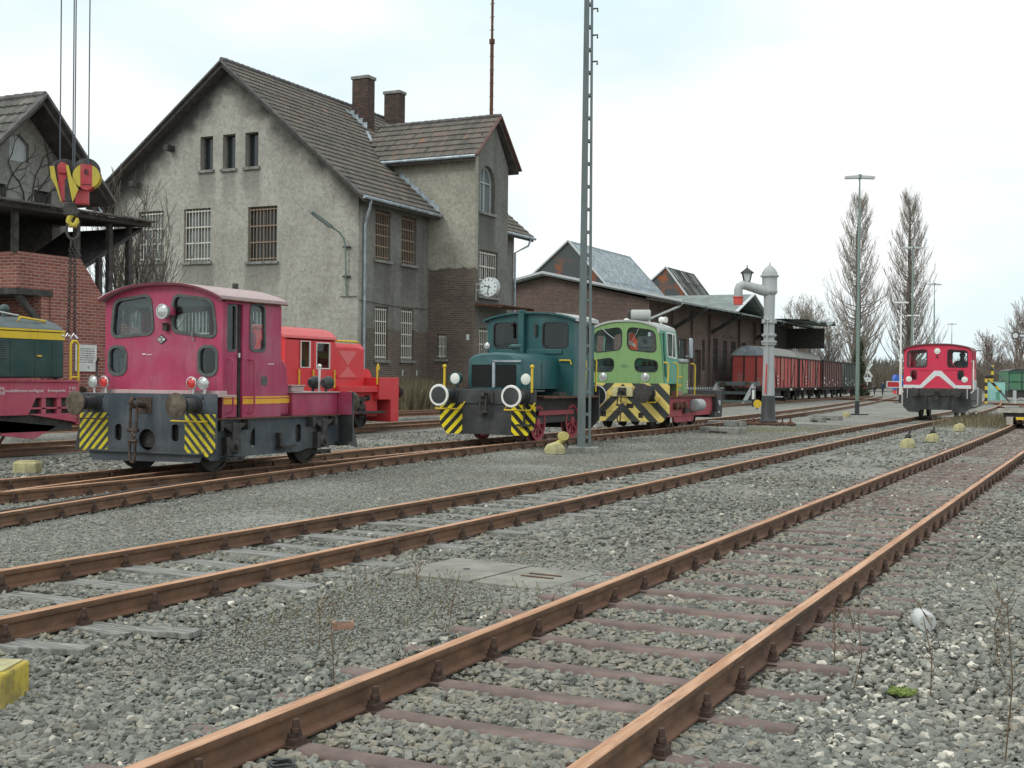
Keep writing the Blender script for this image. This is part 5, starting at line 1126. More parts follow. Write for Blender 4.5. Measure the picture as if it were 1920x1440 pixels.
m.build('step_irons', M['rusty'], t); MB().cyl((0,0,3.3),(0,0,3.5),.13).build('joint_collar', M['rusty'], t)
# station clock on its bracket
t = thing('station_clock', 'round white station clock on a bracket at the corner of the house turret', 'clock', (-24.72,47.85,5.67))
MB().lathe([(-.13,.40),(-.13,.435),(.13,.435),(.13,.40)],(0,0,0),(0,-1,0),32).build('case', M['lightgrey'], t, smooth=35)
for s in (1,-1): MB().lathe([(.0,.405),(.006,.405)],(0,-s*.131,0),(0,-s,0),32).build('dial', M['dial'], t)
mk = MB()
for k in range(12):
    a = PI/6*k; c_,s_ = math.sin(a),math.cos(a); l = .27 if k%3==0 else .3
    mk.beam((c_*l,-.14,s_*l),(c_*.375,-.14,s_*.375),.035,.004,(0,1,0))
mk.build('hour_marks', M['mark'], t)
hh = PI*2*(9.53/12); MB().beam((-.09*math.sin(hh),-.146,-.09*math.cos(hh)),(.22*math.sin(hh),-.146,.22*math.cos(hh)),.035,.004,(0,1,0)).lathe([(0,.035),(.004,.035)],(.2*math.sin(hh),-.144,.2*math.cos(hh)),(0,-1,0),12).build('hour_hand', M['mark'], t)
mh = PI*2*(32/60); MB().beam((-.08*math.sin(mh),-.15,-.08*math.cos(mh)),(.36*math.sin(mh),-.15,.36*math.cos(mh)),.035,.004,(0,1,0)).build('minute_hand', M['mark'], t)
MB().beam((-.43,0,.12),(-.75,0,.16),.05,.05).beam((-.43,0,-.1),(-.75,0,-.14),.05,.05).beam((-.7,0,-.6),(-.7,0,.2),.04,.04).build('bracket', M['lightgrey'], t)
# lamp on the gable
t = thing('wall_lamp', 'grey wall lamp with long head bracketed to the pale gable of the house', 'lamp', (-28.3,42.0,5))
MB().tube([(0,-.02,0),(.0,-.06,.6),(.0,-.08,1.0),(.0,-.12,2.0),(-.02,-.2,2.3),(-.12,-.4,2.55),(-.3,-.75,2.75)],.035,8).build('lamp_arm', M['poleleg'], t, smooth=50)
MB().beam((-.25,-.7,2.72),(-.72,-1.5,3.28),.28,.09).build('lamp_head', M['poleleg'], t, bevel=.04); MB().beam((-.3,-.8,2.72),(-.68,-1.45,3.19),.22,.05).build('lamp_lens', M['skypane'], t)
for z in (.75,1.95): MB().box(-.16,.16,-.1,.05,z,z+.05).build('wall_clamp', M['dirtyblack'], t)
MB().box(-.3,.5,-.02,0,-.06,-.03).build('conduit', M['dirtyblack'], t)

# ------------------------------------------------------------------ left house with brick porch
H2 = thing('porch_house', 'grey gabled house with red brick porch and timber canopy at the left edge', 'house', (0,0,0))
GX = -28.2; yc = 25.3; zr = 9.55
M['leftwall'] = plaster('grey_brown_render', (.22,.215,.192), (.34,.33,.295), .5, None, .4)
MB().prism([(22.3,-.1),(26.95,-.1),(26.95,7.9),(yc,9.4),(22.3,6.4)],[[(24.85,7.72),(25.55,7.72),(25.55,8.25),(25.2,8.5),(24.85,8.4)],q4((24.1,24.75,6.2,7.0)),q4((25.75,26.4,6.55,7.0))],(GX,0,0),t=.3,**RI).build('wall', M['leftwall'], H2)
MB().box(-38,GX-.3,26.65,26.95,-.1,7.9).box(-38,GX-.3,22.3,22.6,-.1,6.0).build('wall', M['leftwall'], H2)
o = MB().prism([(24.85,7.72),(25.55,7.72),(25.55,8.25),(25.2,8.5),(24.85,8.4)],[],(GX-.12,0,0),t=.03,**RI).build('boarded_window', M['lightgrey'], H2)
o = MB().prism(q4((24.1,24.75,6.2,7.0)),[],(GX-.2,0,0),t=.03,**RI).build('window', M['skypane'], H2); MB().box(GX-.2,GX-.15,24.4,24.45,6.2,7.0).box(GX-.2,GX-.15,24.1,24.75,6.6,6.64).build('window_frame', M['greywood'], o)
MB().prism(q4((25.75,26.4,6.55,7.0)),[],(GX-.15,0,0),t=.03,**RI).build('boarded_window', M['darkwood'], H2)
for sgn,ye,nm in ((1,27.9,'r'),(-1,21.0,'l')):
    ze = zr-abs(ye-yc)*.98; vv = Vector((0,yc-ye,zr-ze)).normalized(); Sl = math.hypot(yc-ye,zr-ze)
    tiled('roof', (-27.35 if sgn>0 else -38,ye,ze), (-1 if sgn>0 else 1,0,0), vv, 10.65, Sl, 46, 8 if sgn>0 else 13, 'tilesgreen', H2)
MB().prism([(21.0,zr-4.3*.98-.1),(yc,zr-.1),(27.9,zr-2.6*.98-.1),(27.9,zr-2.6*.98-.24),(yc,zr-.26),(21.0,zr-4.3*.98-.26)],[],(-27.38,0,0),t=10.4,**RI).build('eaves', M['soffit'], H2)
MB().beam((-27.33,20.9,zr-4.4*.98-.04),(-27.33,yc,zr),.08,.24,(1,0,0)).beam((-27.33,28.0,zr-2.7*.98-.04),(-27.33,yc,zr),.08,.24,(1,0,0)).build('verge_board', M['verge'], H2)
hw = MB()
for k in range(28): hw.cyl((-27.3-k*.38,yc,zr+.02),(-27.3-(k+1)*.38-.03,yc,zr+.03),.10,.12,n=8)
hw.build('ridge_tiles', M['tilesgreen'] if False else M['verge'], H2)
BX = -25.0
MB().prism([(22.33,3.83),(23.4,3.83),(23.4,0),(26.75,0),(26.75,2.95),(25.5,3.2),(25.28,3.75),(24.42,4.77),(22.33,4.77)],[],(BX,0,0),t=.3,**RI).box(-27.9,BX-.3,22.33,22.63,3.83,4.77).box(-27.9,BX-.3,25.9,26.2,0,2.6).build('porch_wall', M['porchbrick'], H2)
MB().box(BX-.28,BX-.02,23.1,23.38,0,3.83).box(-27.9,BX-.1,23.4,23.7,0,3.8).build('porch_wall', M['porchbrick'], H2)
MB().box(-27.9,BX+.03,22.25,23.45,3.68,3.84).beam((BX-.1,22.4,3.7),(BX-.1,23.2,2.9),.14,.14).build('jetty_beam', M['darkwood'], H2)
MB().box(GX,GX+.04,21,26.4,3.8,6.2).box(-26.9,-26.86,22.0,25.9,0,3.7).build('porch_shade_sheet', M['darkwood'], H2); MB().box(GX+.05,GX+.08,22.6,23.4,4.4,5.9).build('porch_door', M['brownwood'], H2)  # dark sheets stand in for the shaded porch interior, beside the door
cn = MB().prism([(21.0,5.76),(26.75,5.86),(26.75,5.95),(21.0,5.86)],[],(0,0,0),t=0.02,**RI)
cn = MB().add([(-24.7,21,5.80),(-24.7,26.75,5.86),(-28.2,26.75,6.05),(-28.2,21,6.05),(-24.7,21,5.92),(-24.7,26.75,5.98),(-28.2,26.75,6.17),(-28.2,21,6.17)],[(0,3,2,1),(4,5,6,7),(0,1,5,4),(1,2,6,5),(2,3,7,6),(3,0,4,7)])
cn.build('canopy', M['darkwood'], H2)
MB().add([(-24.9,26.6,5.75),(-25.2,24.75,4.5),(-27.9,24.75,4.5),(-27.9,26.6,5.75),(-24.9,26.6,5.85),(-25.2,24.7,4.6),(-27.9,24.7,4.6),(-27.9,26.6,5.85)],[(0,3,2,1),(4,5,6,7),(0,1,5,4),(1,2,6,5),(2,3,7,6),(3,0,4,7)]).build('sloped_canopy_panel', M['darkwood'], H2)  # plain dark sloped panel beneath the canopy, not a stair
cr = MB()
for k in range(60):
    y = 21+k*.097; cr.box(-24.72-random.uniform(0,.06),-24.5,y,y+.08,5.93+.001*k,5.97+.001*k+random.uniform(0,.02))
cr.build('canopy_edge', M['greywood'], H2)
for y,z0,z1 in ((22.3,4.75,5.8),(24.36,4.75,5.85),(25.17,2.5,4.85),(25.55,2.5,5.85),(26.3,0,5.85)): MB().box(BX-.16,BX-.02,y-.07,y+.07,z0,z1).build('post', M['darkwood'], H2)
random.seed(14); vn = MB()
for k in range(9):
    y = random.uniform(23.6,26.6); z = 5.9; a = random.uniform(.9,2.2); P = [(GX+.02,y,z)]; R = [.022]
    for i in range(9):
        a += random.gauss(0,.35); y += math.cos(a)*.33; z += abs(math.sin(a))*.33
        if not (22.5 < y < 26.8) or z > 9.3-abs(y-yc)*.98: break
        P.append((GX+.02+random.uniform(0,.02),y,z)); R.append(.022-.0016*i)
        if i%2 and len(P) > 2:
            b = a+random.choice((-1,1))*random.uniform(.4,1.1); vn.tube([P[-1],(GX+.03,y+math.cos(b)*.4,z+math.sin(b)*.3),(GX+.03,y+math.cos(b+.3)*.9,z+math.sin(b+.3)*.55)],[.01,.008,.005],4)
    if len(P) > 2: vn.tube(P,R,5)
o = vn.build('climbing_vine', M['darkwood'], recalc=False); tag(o,'leafless vine climbing the gable wall of the porch house','vine')
nb = thing('notice_board', 'white printed notice board on the red brick porch wall', 'sign', (BX+.02,24.6,2.1))
MB().box(0,.03,-.37,.38,-.36,.36).build('board', M['sign'], nb)
random.seed(3); tm = MB()
for r in range(7):
    y = -.28
    while y < .26:
        l = random.uniform(.03,.1); tm.box(.03,.034,y,y+l,.24-r*.06,.26-r*.06); y += l+.03
tm.build('printed_text', M['mark'], nb)
MB().beam((.033,.05,-.2),(.033,.1,-.28),.015,.004).beam((.033,.12,-.19),(.033,.09,-.3),.015,.004).build('printed_mark', M['mark'], nb)

# ------------------------------------------------------------------ brick goods shed
SH = thing('goods_shed', 'long brick goods shed with zinc roof lanterns and a cross gable beside the freight vans', 'shed', (0,0,0))
EY, WX, XC = 73.8, -26.72, -33.93
M['shedroof'] = plain('grey_felt_roof', (.2,.235,.22), .8, 0, .25, 1.5, .15)
M['rustzinc'] = (lambda s: s.done(s.mix(s.step(s.noise(s.pos(), .7, 5, .65), .52, .66), (.075,.085,.085), (.28,.09,.035)), .7, .3, s.bump(s.noise(s.pos(), 8), .2)))(NT('rusting_zinc_gable'))
M['glazing'] = plain('dusty_roof_glazing', (.40,.44,.43), .5, .1, .25, 1.2, .1)
MB().prism([(-41.1,-.1),(WX,-.1),(WX,6.8),(XC,8.45),(-41.1,6.8)],[],(0,EY,0),t=.4,**FR).build('end_wall', M['shedbrick'], SH)
sw_ = [(79.6,81.4,2.3,4.5),(83.3,84.7,1.35,3.85),(84.9,85.6,2.4,4.6),(87.7,88.8,2.3,4.8),(90.1,91.2,2.4,4.7),(92.3,93.6,2.4,4.7),(95.2,96.5,2.4,4.7),(75.6,77.2,2.3,4.6)]
MB().prism([(EY+.4,-.1),(112,-.1),(112,6.8),(EY+.4,6.8)],[q4(r) for r in sw_],(WX,0,0),t=.4,**RI).build('side_wall', M['shedside'], SH)
MB().box(-41.1,-40.7,EY+.4,112,-.1,6.8).box(-41.1,WX,112,112.4,-.1,6.8).build('back_wall', M['shedside'], SH)
for i,r in enumerate(sw_):
    if i == 1: MB().box(WX-.25,WX-.2,r[0],r[1],r[2],r[3]).build('door', M['darkwood'], SH); continue
    f_ = MB()
    for k in range(4): y = r[0]+(r[1]-r[0])*k/3; f_.box(WX-.2,WX-.14,y-.04,y+.04,r[2],r[3])
    for k in range(5): z = r[2]+(r[3]-r[2])*k/4; f_.box(WX-.2,WX-.145,r[0],r[1],z-.03,z+.03)
    f_ = f_.build('window', M['greywood'], SH); MB().box(WX-.25,WX-.21,r[0],r[1],r[2],r[3]).build('pane', M['skypane'] if i%2==0 else M['housepane'], f_)
for y in (78.2,82.5,86.6,94.4,99): MB().box(WX,WX+.18,y-.22,y+.22,0,6.4).build('pilaster', M['shedside'], SH)
for y0 in (83.2,87.2,90,92.2): MB().box(WX,WX+.07,y0,y0+1.6,4.95,5.1).build('lintel', M['shedbrick'], SH)
TX_ = -24.4; sl_ = (8.57-6.55)/(TX_-XC)*-1
MB().prism([(-43.4,6.5),(XC,8.5),(TX_,6.48),(TX_,6.6),(XC,8.64),(-43.4,6.6)],[],(0,73.2,0),t=39.5,**FR).build('roof', M['shedroof'], SH)
MB().prism([(-43.5,6.58),(XC,8.6),(TX_+.05,6.56),(TX_+.05,6.72),(XC,8.76),(-43.5,6.72)],[],(0,73.12,0),t=.1,**FR).build('verge_board', M['lightgrey'], SH)
for k in range(30): y = 73.3+k*1.35; MB().beam((WX,y,6.85),(TX_-.05,y,6.42),.1,.12).build('rafter', M['darkwood'], SH)
for y in (78.2,86.6,99): MB().beam((WX+.05,y,5.1),(TX_+.1,y,6.45),.2,.24).build('eaves_strut', M['darkwood'], SH)
MB().tube([(TX_,73.4,6.5),(-24.6,73.45,6.3),(-26.6,73.6,5.55),(-26.62,73.6,5.2),(-26.62,73.6,0)],.08,8).build('downpipe', M['lightgrey'], SH, smooth=50)
# cross gable toward the tracks
ya, yb, yc_, zc = 84.4, 93.0, 88.8, 7.95
MB().add([(-33,ya,6.62),(-24.1,ya,6.45),(-24.1,yc_,zc),(-33,yc_,zc+.02),(-33,ya,6.74),(-24.1,ya,6.57),(-24.1,yc_,zc+.12),(-33,yc_,zc+.14)],[(0,3,2,1),(4,5,6,7),(0,1,5,4),(1,2,6,5),(2,3,7,6),(3,0,4,7)]).add([(-33,yb,6.62),(-24.1,yb,6.45),(-24.1,yc_,zc),(-33,yc_,zc+.02),(-33,yb,6.74),(-24.1,yb,6.57),(-24.1,yc_,zc+.12),(-33,yc_,zc+.14)],[(0,1,2,3),(4,7,6,5),(0,4,5,1),(1,5,6,2),(2,6,7,3),(3,7,4,0)]).build('cross_roof', M['shedroof'], SH)
MB().beam((-24.05,ya-.05,6.55),(-24.05,yc_,zc+.1),.06,.26,(1,0,0)).beam((-24.05,yb+.05,6.55),(-24.05,yc_,zc+.1),.06,.26,(1,0,0)).build('verge_board', M['lightgrey'], SH)
MB().prism([(ya+.3,6.4),(yb-.3,6.4),(yc_,zc-.05)],[],(WX+.02,0,0),t=.2,**RI).build('gable_wall', M['shedside'], SH)
def lantern(y0, y1, za, xl, xr, zl, zr_, broken=False):
    xa = XC-.05
    MB().prism([(xl,zl-1.2),(xr,zr_-1.2),(xr,zr_),(xa,za),(xl,zl)],[],(0,y0,0),t=.1,**FR).build('lantern_gable', M['rustzinc'], SH)
    MB().prism([(xl,zl-1.2),(xr,zr_-1.2),(xr,zr_),(xa,za),(xl,zl)],[],(0,y1-.1,0),t=.1,**FR).build('lantern_gable', M['rustzinc'], SH)
    n = int((y1-y0)/.62); d = Vector((xr-xa,0,zr_-za)); 
    for k in range(n):
        if broken and k in (3,4,7): continue
        ya_ = y0+(y1-y0)*k/n+.03; yb_ = y0+(y1-y0)*(k+1)/n-.03
        f1 = 1.12 if not (broken and k%3==1) else .72
        p = [Vector((xa,ya_,za)),Vector((xa,yb_,za)),Vector((xa,yb_,za))+d*f1,Vector((xa,ya_,za))+d*f1]
        MB().add([*p]+[q-Vector((0,0,.04)) for q in p],[(0,1,2,3),(7,6,5,4),(0,4,5,1),(1,5,6,2),(2,6,7,3),(3,7,4,0)]).build('glazing_panel', M['glazing'] if (not broken or k%2) else M['shedroof'], SH)
    b = MB()
    for k in range(n+1):
        y = y0+(y1-y0)*k/n; b.beam((xa,y,za+.02),Vector((xa,y,za+.04))+d*1.14,.13,.10)
    for f1 in ((0,.5,1.0) if broken else (0,1.0)): b.beam(Vector((xa,y0,za+.03))+d*f1,Vector((xa,y1,za+.03))+d*f1,.08,.08)
    b.build('glazing_bars', M['zinc'] if not broken else M['greywood'], SH)
    MB().add([(xa,y0,za),(xa,y1,za),(xl-.3,y1,zl-.25),(xl-.3,y0,zl-.25),(xa,y0,za+.05),(xa,y1,za+.05),(xl-.3,y1,zl-.2),(xl-.3,y0,zl-.2)],[(0,3,2,1),(4,5,6,7),(0,1,5,4),(1,2,6,5),(2,3,7,6),(3,0,4,7)]).build('lantern_back', M['shedroof'], SH)
    v = MB().beam((xa,y0-.06,za+.06),Vector((xa,y0-.06,za+.06))+d*1.16,.1,.2,(0,1,0)).beam((xa,y0-.06,za+.06),(xl-.3,y0-.06,zl-.2),.1,.2,(0,1,0)); v.build('verge_board', M['lightgrey'], SH)
    MB().box(xr-.25,xr-.15,y0+.1,y1-.1,zr_-1.3,zr_-.05).build('lantern_side', M['rusty'], SH)
lantern(77.5,89.3,11.15,-36.75,-31.5,8.85,8.45); lantern(97.9,105.3,11.1,-36.0,-32.3,9.4,8.9,True)
# dark open shed at its end
MB().box(-26.68,-26.5,101,109.3,0,6.5).box(-26.5,-23.2,109.2,109.4,4.6,6.4).build('canopy_wall', M['darkwood'], SH)
cv = []; cf_ = []
for i in range(13):
    y = 100+i*.85; dz = .25*math.sin(i*1.3)+.12*math.sin(i*2.9); cv += [(-27,y,6.8),(-22.4,y,6.62+dz*(i/12)),(-27,y,6.9),(-22.4,y,6.72+dz*(i/12))]
for i in range(12): a = i*4; cf_ += [(a,a+1,a+5,a+4),(a+2,a+6,a+7,a+3),(a+1,a+3,a+7,a+5)]
MB().add(cv,cf_).build('sagging_canopy', M['shedroof'], SH)
pf = thing('loading_platform', 'low dark loading platform with white dashed edge along the goods shed', 'platform', (-25.9,76,0)); pf_ = pf
MB().box(-.8,.75,-1.2,9.5,0,1.22).build('platform_body', M['darkwood'], pf)
e_ = MB()
for k in range(20): e_.box(.752,.76,-1.1+k*.52,-.85+k*.52,1.1,1.22)
e_.build('white_edge_marks', M['lightgrey'], pf)
# grassy bank at the foot of the house
def blades(name, x0, x1, y0, y1, n, h0, h1, stops, zfun, lean=.25, w=.012):
    vs=[];fs=[];tone=[]
    for i in range(n):
        x=random.uniform(x0,x1);y=random.uniform(y0,y1);z=zfun(x,y);h=random.uniform(h0,h1);a=random.uniform(0,2*PI);lx=random.gauss(0,lean)*h;ly=random.gauss(0,lean)*h
        c_,s_=math.cos(a)*w,math.sin(a)*w;o=len(vs)
        vs+=[(x-c_,y-s_,z),(x+c_,y+s_,z),(x+lx*.4+c_*.7,y+ly*.4+s_*.7,z+h*.6),(x+lx*.4-c_*.7,y+ly*.4-s_*.7,z+h*.6),(x+lx,y+ly,z+h)];fs+=[(o,o+1,o+2,o+3),(o+3,o+2,o+4)];tone+=[random.random()]*5
    me=bpy.data.meshes.new(name);me.from_pydata(vs,[],fs);me.update();at=me.attributes.new('tone','FLOAT','POINT');at.data.foreach_set('value',tone)
    me.materials.append(attr_mat(name+'_blades',stops,.9,3,.3,0));o=bpy.data.objects.new(name,me);col.objects.link(o);return o
DRY=[(0,(.10,.085,.05)),(.5,(.19,.16,.10)),(.85,(.27,.23,.15)),(1,(.16,.17,.07))]
tag(blades('dry_hedge',-27.5,-25.6,42.3,52.5,9000,.5,1.35,DRY,lambda x,y:.32+.18*(x<-26.5),.18,.014),'brown dry hedge of stems growing along the foot of the station house',kind='stuff')
# ------------------------------------------------------------------ trees
def grow_tree(m, p, d, L, r, lev, maxlev, spread, upb, nk, tip=.004, sides=(7,5,4,3,3), curl=.12):
    seg = 5 if lev == 0 else 4 if lev < 2 else 3; pts = [Vector(p)]; rs = [r]; dd = Vector(d).normalized()
    for i in range(seg):
        dd = (dd+Vector((random.gauss(0,curl),random.gauss(0,curl),random.gauss(0,curl)*.5+upb*(.25 if lev else .05)))).normalized()
        pts.append(pts[-1]+dd*L/seg); rs.append(max(tip, r*(1-.78*(i+1)/seg)))
    m.tube(pts, rs, sides[min(lev,4)])
    if lev >= maxlev: return
    n = nk[min(lev,len(nk)-1)]
    for k in range(n):
        t = (.18 if lev else .25)+.8*(k+random.random())/n; i = min(seg-1,int(t*seg)); f = t*seg-i; q = pts[i]*(1-f)+pts[i+1]*f; rr = rs[i]*(1-f)+rs[i+1]*f
        ax = (pts[i+1]-pts[i]).normalized(); a = random.uniform(0,2*PI); o1 = ax.orthogonal().normalized(); o2 = ax.cross(o1)
        sp = spread*random.uniform(.7,1.3); nd = ax*math.cos(sp)+(o1*math.cos(a)+o2*math.sin(a))*math.sin(sp)
        grow_tree(m, q, nd, L*random.uniform(.35,.6)*(1.15-.5*t), max(tip,rr*.55), lev+1, maxlev, spread, upb, nk, tip, sides, curl)
M['bark'] = plain('grey_brown_bark', (.12,.105,.09), .95, 0, .3, 3, .3); M['twig'] = plain('hazed_grey_twigs', (.27,.24,.205), .95, 0, .3, 2, .1); M['redtwig'] = plain('reddish_twigs', (.25,.195,.165), .95, 0, .3, 2, .1)  # poplar twig colour lightened to stand in for distance haze
def bare_tree(label, x, y, h, r, spread, upb, nk, maxlev=3, tip=.006, group=None, mat='twig', seed=0, name='bare_tree', stems=1):
    random.seed(seed); t = thing(name, label, 'tree', (x,y,0), 0, group)
    for s in range(stems):
        m = MB(); d = Vector((random.gauss(0,.18 if stems>1 else .03),random.gauss(0,.18 if stems>1 else .03),1)); L = h*(.62 if stems==1 else random.uniform(.5,.75))
        base = (random.gauss(0,.15*(stems>1)),random.gauss(0,.15*(stems>1)),-.1)
        seg = 6; pts = [Vector(base)]; rs = [r]; dd = d.normalized()
        for i in range(seg): dd = (dd+Vector((random.gauss(0,.05),random.gauss(0,.05),.1))).normalized(); pts.append(pts[-1]+dd*L/seg); rs.append(max(tip,r*(1-.7*(i+1)/seg)))
        MB().tube(pts,rs,7).build('trunk', M['bark'], t, smooth=50, recalc=False)
        n = nk[0]
        for k in range(n):
            f = .22+.78*(k+random.random())/n; i = min(seg-1,int(f*seg)); g_ = f*seg-i; q = pts[i]*(1-g_)+pts[i+1]*g_; a = random.uniform(0,2*PI); sp = spread*random.uniform(.7,1.3)*(1.1-.6*f)
            nd = Vector((math.cos(a)*math.sin(sp),math.sin(a)*math.sin(sp),math.cos(sp)))
            grow_tree(m, q, nd, h*random.uniform(.25,.42)*(1.25-.55*f), max(tip,rs[i]*.5), 1, maxlev, spread, upb, nk[1:], tip)
        m.build('crown', M[mat], t, recalc=False)
    return t
def poplar(label, x, y, h, wid, seed, group):
    random.seed(seed); t = thing('poplar_tree', label, 'tree', (x,y,0), 0, group)
    pts = [Vector((0,0,-.1))]; rs = [.62]
    for i in range(10): pts.append(Vector((random.gauss(0,.10),random.gauss(0,.10),h*.97*(i+1)/10))); rs.append(max(.03,.62*(1-(i+1)/10.3)))
    MB().tube(pts,rs,9).build('trunk', M['bark'], t, smooth=50, recalc=False)
    env = lambda f: wid*.5*min(1,(f+.06)/.36)*max(.05,min(1,(1.03-f)/.62))**.72*(1+.16*math.sin(f*17+seed)+.08*math.sin(f*41+seed*2))
    m = MB(); N = 250
    for k in range(N):
        f = .07+.86*(k+random.random())/N; z = h*f; u_ = min(9.99,z/(h*.97)*10); i = int(u_); q = pts[i].lerp(pts[i+1],u_-i)
        a = random.uniform(0,2*PI); fe = min(1.0,f+random.uniform(.10,.24)*(1.25-f)); w_ = env(fe)*random.uniform(.55,1.08); up_ = h*(fe-f)
        P = [q]; R = [max(.018,rs[i]*.17)]
        for s_ in range(1,6):
            u = s_/5; P.append(q+Vector((math.cos(a)*w_*(u**.75)+random.gauss(0,.09),math.sin(a)*w_*(u**.75)+random.gauss(0,.09),up_*u**1.3))); R.append(max(.010,R[0]*(1-.9*u)))
        m.tube(P,R,4)
        for b in range(9):
            u = .2+.8*random.random(); j = min(4,int(u*5)); p0 = P[j].lerp(P[j+1],u*5-j); a2 = a+random.gauss(0,1.1); l = random.uniform(.45,1.5)*(1.15-.5*f)
            P2 = [p0,p0+Vector((math.cos(a2)*.22*l,math.sin(a2)*.22*l,l*.4)),p0+Vector((math.cos(a2)*.42*l,math.sin(a2)*.42*l,l*.9))]
            m.tube(P2,[.017,.012,.007],3)
            for c in range(3):
                p1 = P2[1].lerp(P2[2],random.random()); a3 = a2+random.gauss(0,1.2); l2 = random.uniform(.3,.8); m.tube([p1,p1+Vector((math.cos(a3)*.35*l2,math.sin(a3)*.35*l2,l2*.9))],[.009,.006],3)
    m.build('crown', M['twig'], t, recalc=False); return t
poplar('tall bare poplar behind the end of the freight train', -28.6, 153.2, 25, 8.8, 5, 'poplars beyond the yard')
poplar('tall bare poplar behind the rose red locomotive', -22.9, 156.0, 25.2, 7.8, 9, 'poplars beyond the yard')
bare_tree('thin bare tree in front of the station house gable, behind the porch canopy', -31.7, 33.4, 9.4, .075, .38, .5, (17,6,3), 3, .008, seed=4, stems=6, mat='bark')
for i,(x,y,h,lab) in enumerate(((-29.2,125,11.5,'bushy bare tree just right of the dark end of the goods shed'),(-27.0,128,9.2,'low bare tree between the goods shed and the left poplar'),(-31.5,140,12.5,'bare tree with a dense tuft left of the left poplar'))):
    bare_tree(lab, x, y, h, .16, .62, .25, (40,9,6), 3, .013, seed=20+i, group='bare trees behind the freight train')
for i,(x,y,h,lab) in enumerate(((-10.2,152,12.5,'reddish bare tree at the right edge, behind the semaphore arm'),(-13.3,154,9.0,'lower reddish bare tree left of the one at the right edge'),(-7.0,156,13.5,'reddish bare tree at the far right, partly out of the picture'))):
    bare_tree(lab, x, y, h, .16, .5, .35, (34,8,6), 3, .013, seed=40+i, group='reddish trees at the right', mat='redtwig')
def leaves(name, n, f, r0, r1, stops, par=None, seed=1):
    r = np.random.default_rng(seed); P = np.array([f(r) for _ in range(n)]); global rng
    R = r.uniform(r0,r1,n); o = scatter(name, P, R, r.random(n), attr_mat(name+'_leaf', stops, .8, 3, .3, 0), .35, .3)
    if par: o.parent = par
    return o
def ivyf(r):
    z = 6.6*r.random()**1.1; a = r.uniform(0,2*PI); w_ = 1.35*(1-(z/8.4)**1.6)*(.62+.22*math.sin(z*2.3+a)+.2*math.sin(a*3+z)); q = w_*r.random()**.35; return (q*math.cos(a), q*math.sin(a), z)
t = thing('ivy_bush', 'dark green ivy covered bush at the foot of the left poplar', 'bush', (-27.3,147.5,0))
leaves('foliage', 5000, ivyf, .05, .13, [(0,(.03,.045,.025)),(.6,(.06,.085,.04)),(1,(.12,.14,.07))], t)
MB().tube([(0,0,-.1),(.1,0,4),(0,.1,7.6)],[.2,.15,.05],7).build('trunk', M['bark'], t)
# wooded hills on the horizon
hv = []; hf = []; HX = np.arange(-900,905,15.)
for x in HX:
    yb = 760-.25*x*.3; hz = 12+4.5*math.sin(x*.011+1)+2*math.sin(x*.031)
    hv += [(x,yb-70,-1),(x,yb,hz),(x,yb+500,hz*.6)]
for i in range(len(HX)-1): a = i*3; hf += [(a,a+3,a+4,a+1),(a+1,a+4,a+5,a+2)]
tag(MB().add(hv,hf).build('hills', plain('wooded_hillside', (.12,.115,.095), .95, 0, .3, .1), None, recalc=False, smooth=60), kind='structure')
random.seed(31)
def hz_(x,y): yb = 760-.075*x; return -1+(13+4.5*math.sin(x*.011+1)+2*math.sin(x*.031))*min(1,max(0,(y-(yb-70))/70))
tag(blades('distant_woodland',-430,170,688,775,26000,3.0,8.5,[(0,(.10,.095,.085)),(.5,(.155,.145,.125)),(.85,(.20,.185,.16)),(1,(.12,.13,.10))],lambda x,y:hz_(x,y)-1,.22,.32), 'grey brown leafless woodland covering the hills on the horizon', kind='stuff')
tag(blades('scrub_belt',-80,32,222,252,15000,1.2,5.5,[(0,(.075,.066,.052)),(.5,(.135,.115,.088)),(.85,(.19,.16,.125)),(1,(.12,.125,.075))],lambda x,y:.4+.4*math.sin(x*.3),.3,.06), 'brown leafless scrub behind the level crossing', kind='stuff')

# ------------------------------------------------------------------ mast, lamps, crane, water crane
t = thing('lattice_mast', 'tall grey steel mast with ladder-like openings, between the teal and light green locomotives', 'mast', (-10.92,25.9,0), .44)
MB().box(-.36,.34,-.28,.3,-.05,.13).build('concrete_base', M['concrete'], t, bevel=.02)
for s,nm in ((-1,'l'),(1,'r')):
    MB().add([(s*.125-.03,-.11,.1),(s*.125+.03,-.11,.1),(s*.125+.03,.11,.1),(s*.125-.03,.11,.1),(s*.06-.024,-.08,13.5),(s*.06+.024,-.08,13.5),(s*.06+.024,.08,13.5),(s*.06-.024,.08,13.5)],[(0,3,2,1),(4,5,6,7),(0,1,5,4),(1,2,6,5),(2,3,7,6),(3,0,4,7)]).build('mast_leg', M['greysteel'], t, bevel=.008)
z = .35; b = MB()
MB().add([(-.15,-.115,.1),(.025,-.115,.1),(.025,-.105,.1),(-.15,-.105,.1),(-.08,-.085,13.5),(.012,-.085,13.5),(.012,-.075,13.5),(-.08,-.075,13.5)],[(0,3,2,1),(4,5,6,7),(0,1,5,4),(1,2,6,5),(2,3,7,6),(3,0,4,7)]).build('mast_web', M['greysteel'], t)
while z < 13.4:
    f = z/13.5; w_ = .125-.065*f; b.box(-w_,w_,-.105+.03*f,.105-.03*f,z-.03,z+.03); z += .52
b.build('batten_plates', M['greysteel'], t)
for z in (8.9,9.5,10.1): MB().tube([(.1,-.1,z),(.2,-.14,z),(.2,-.14,z-.08)],.02,6).build('step_iron', M['dirtyblack'], t)
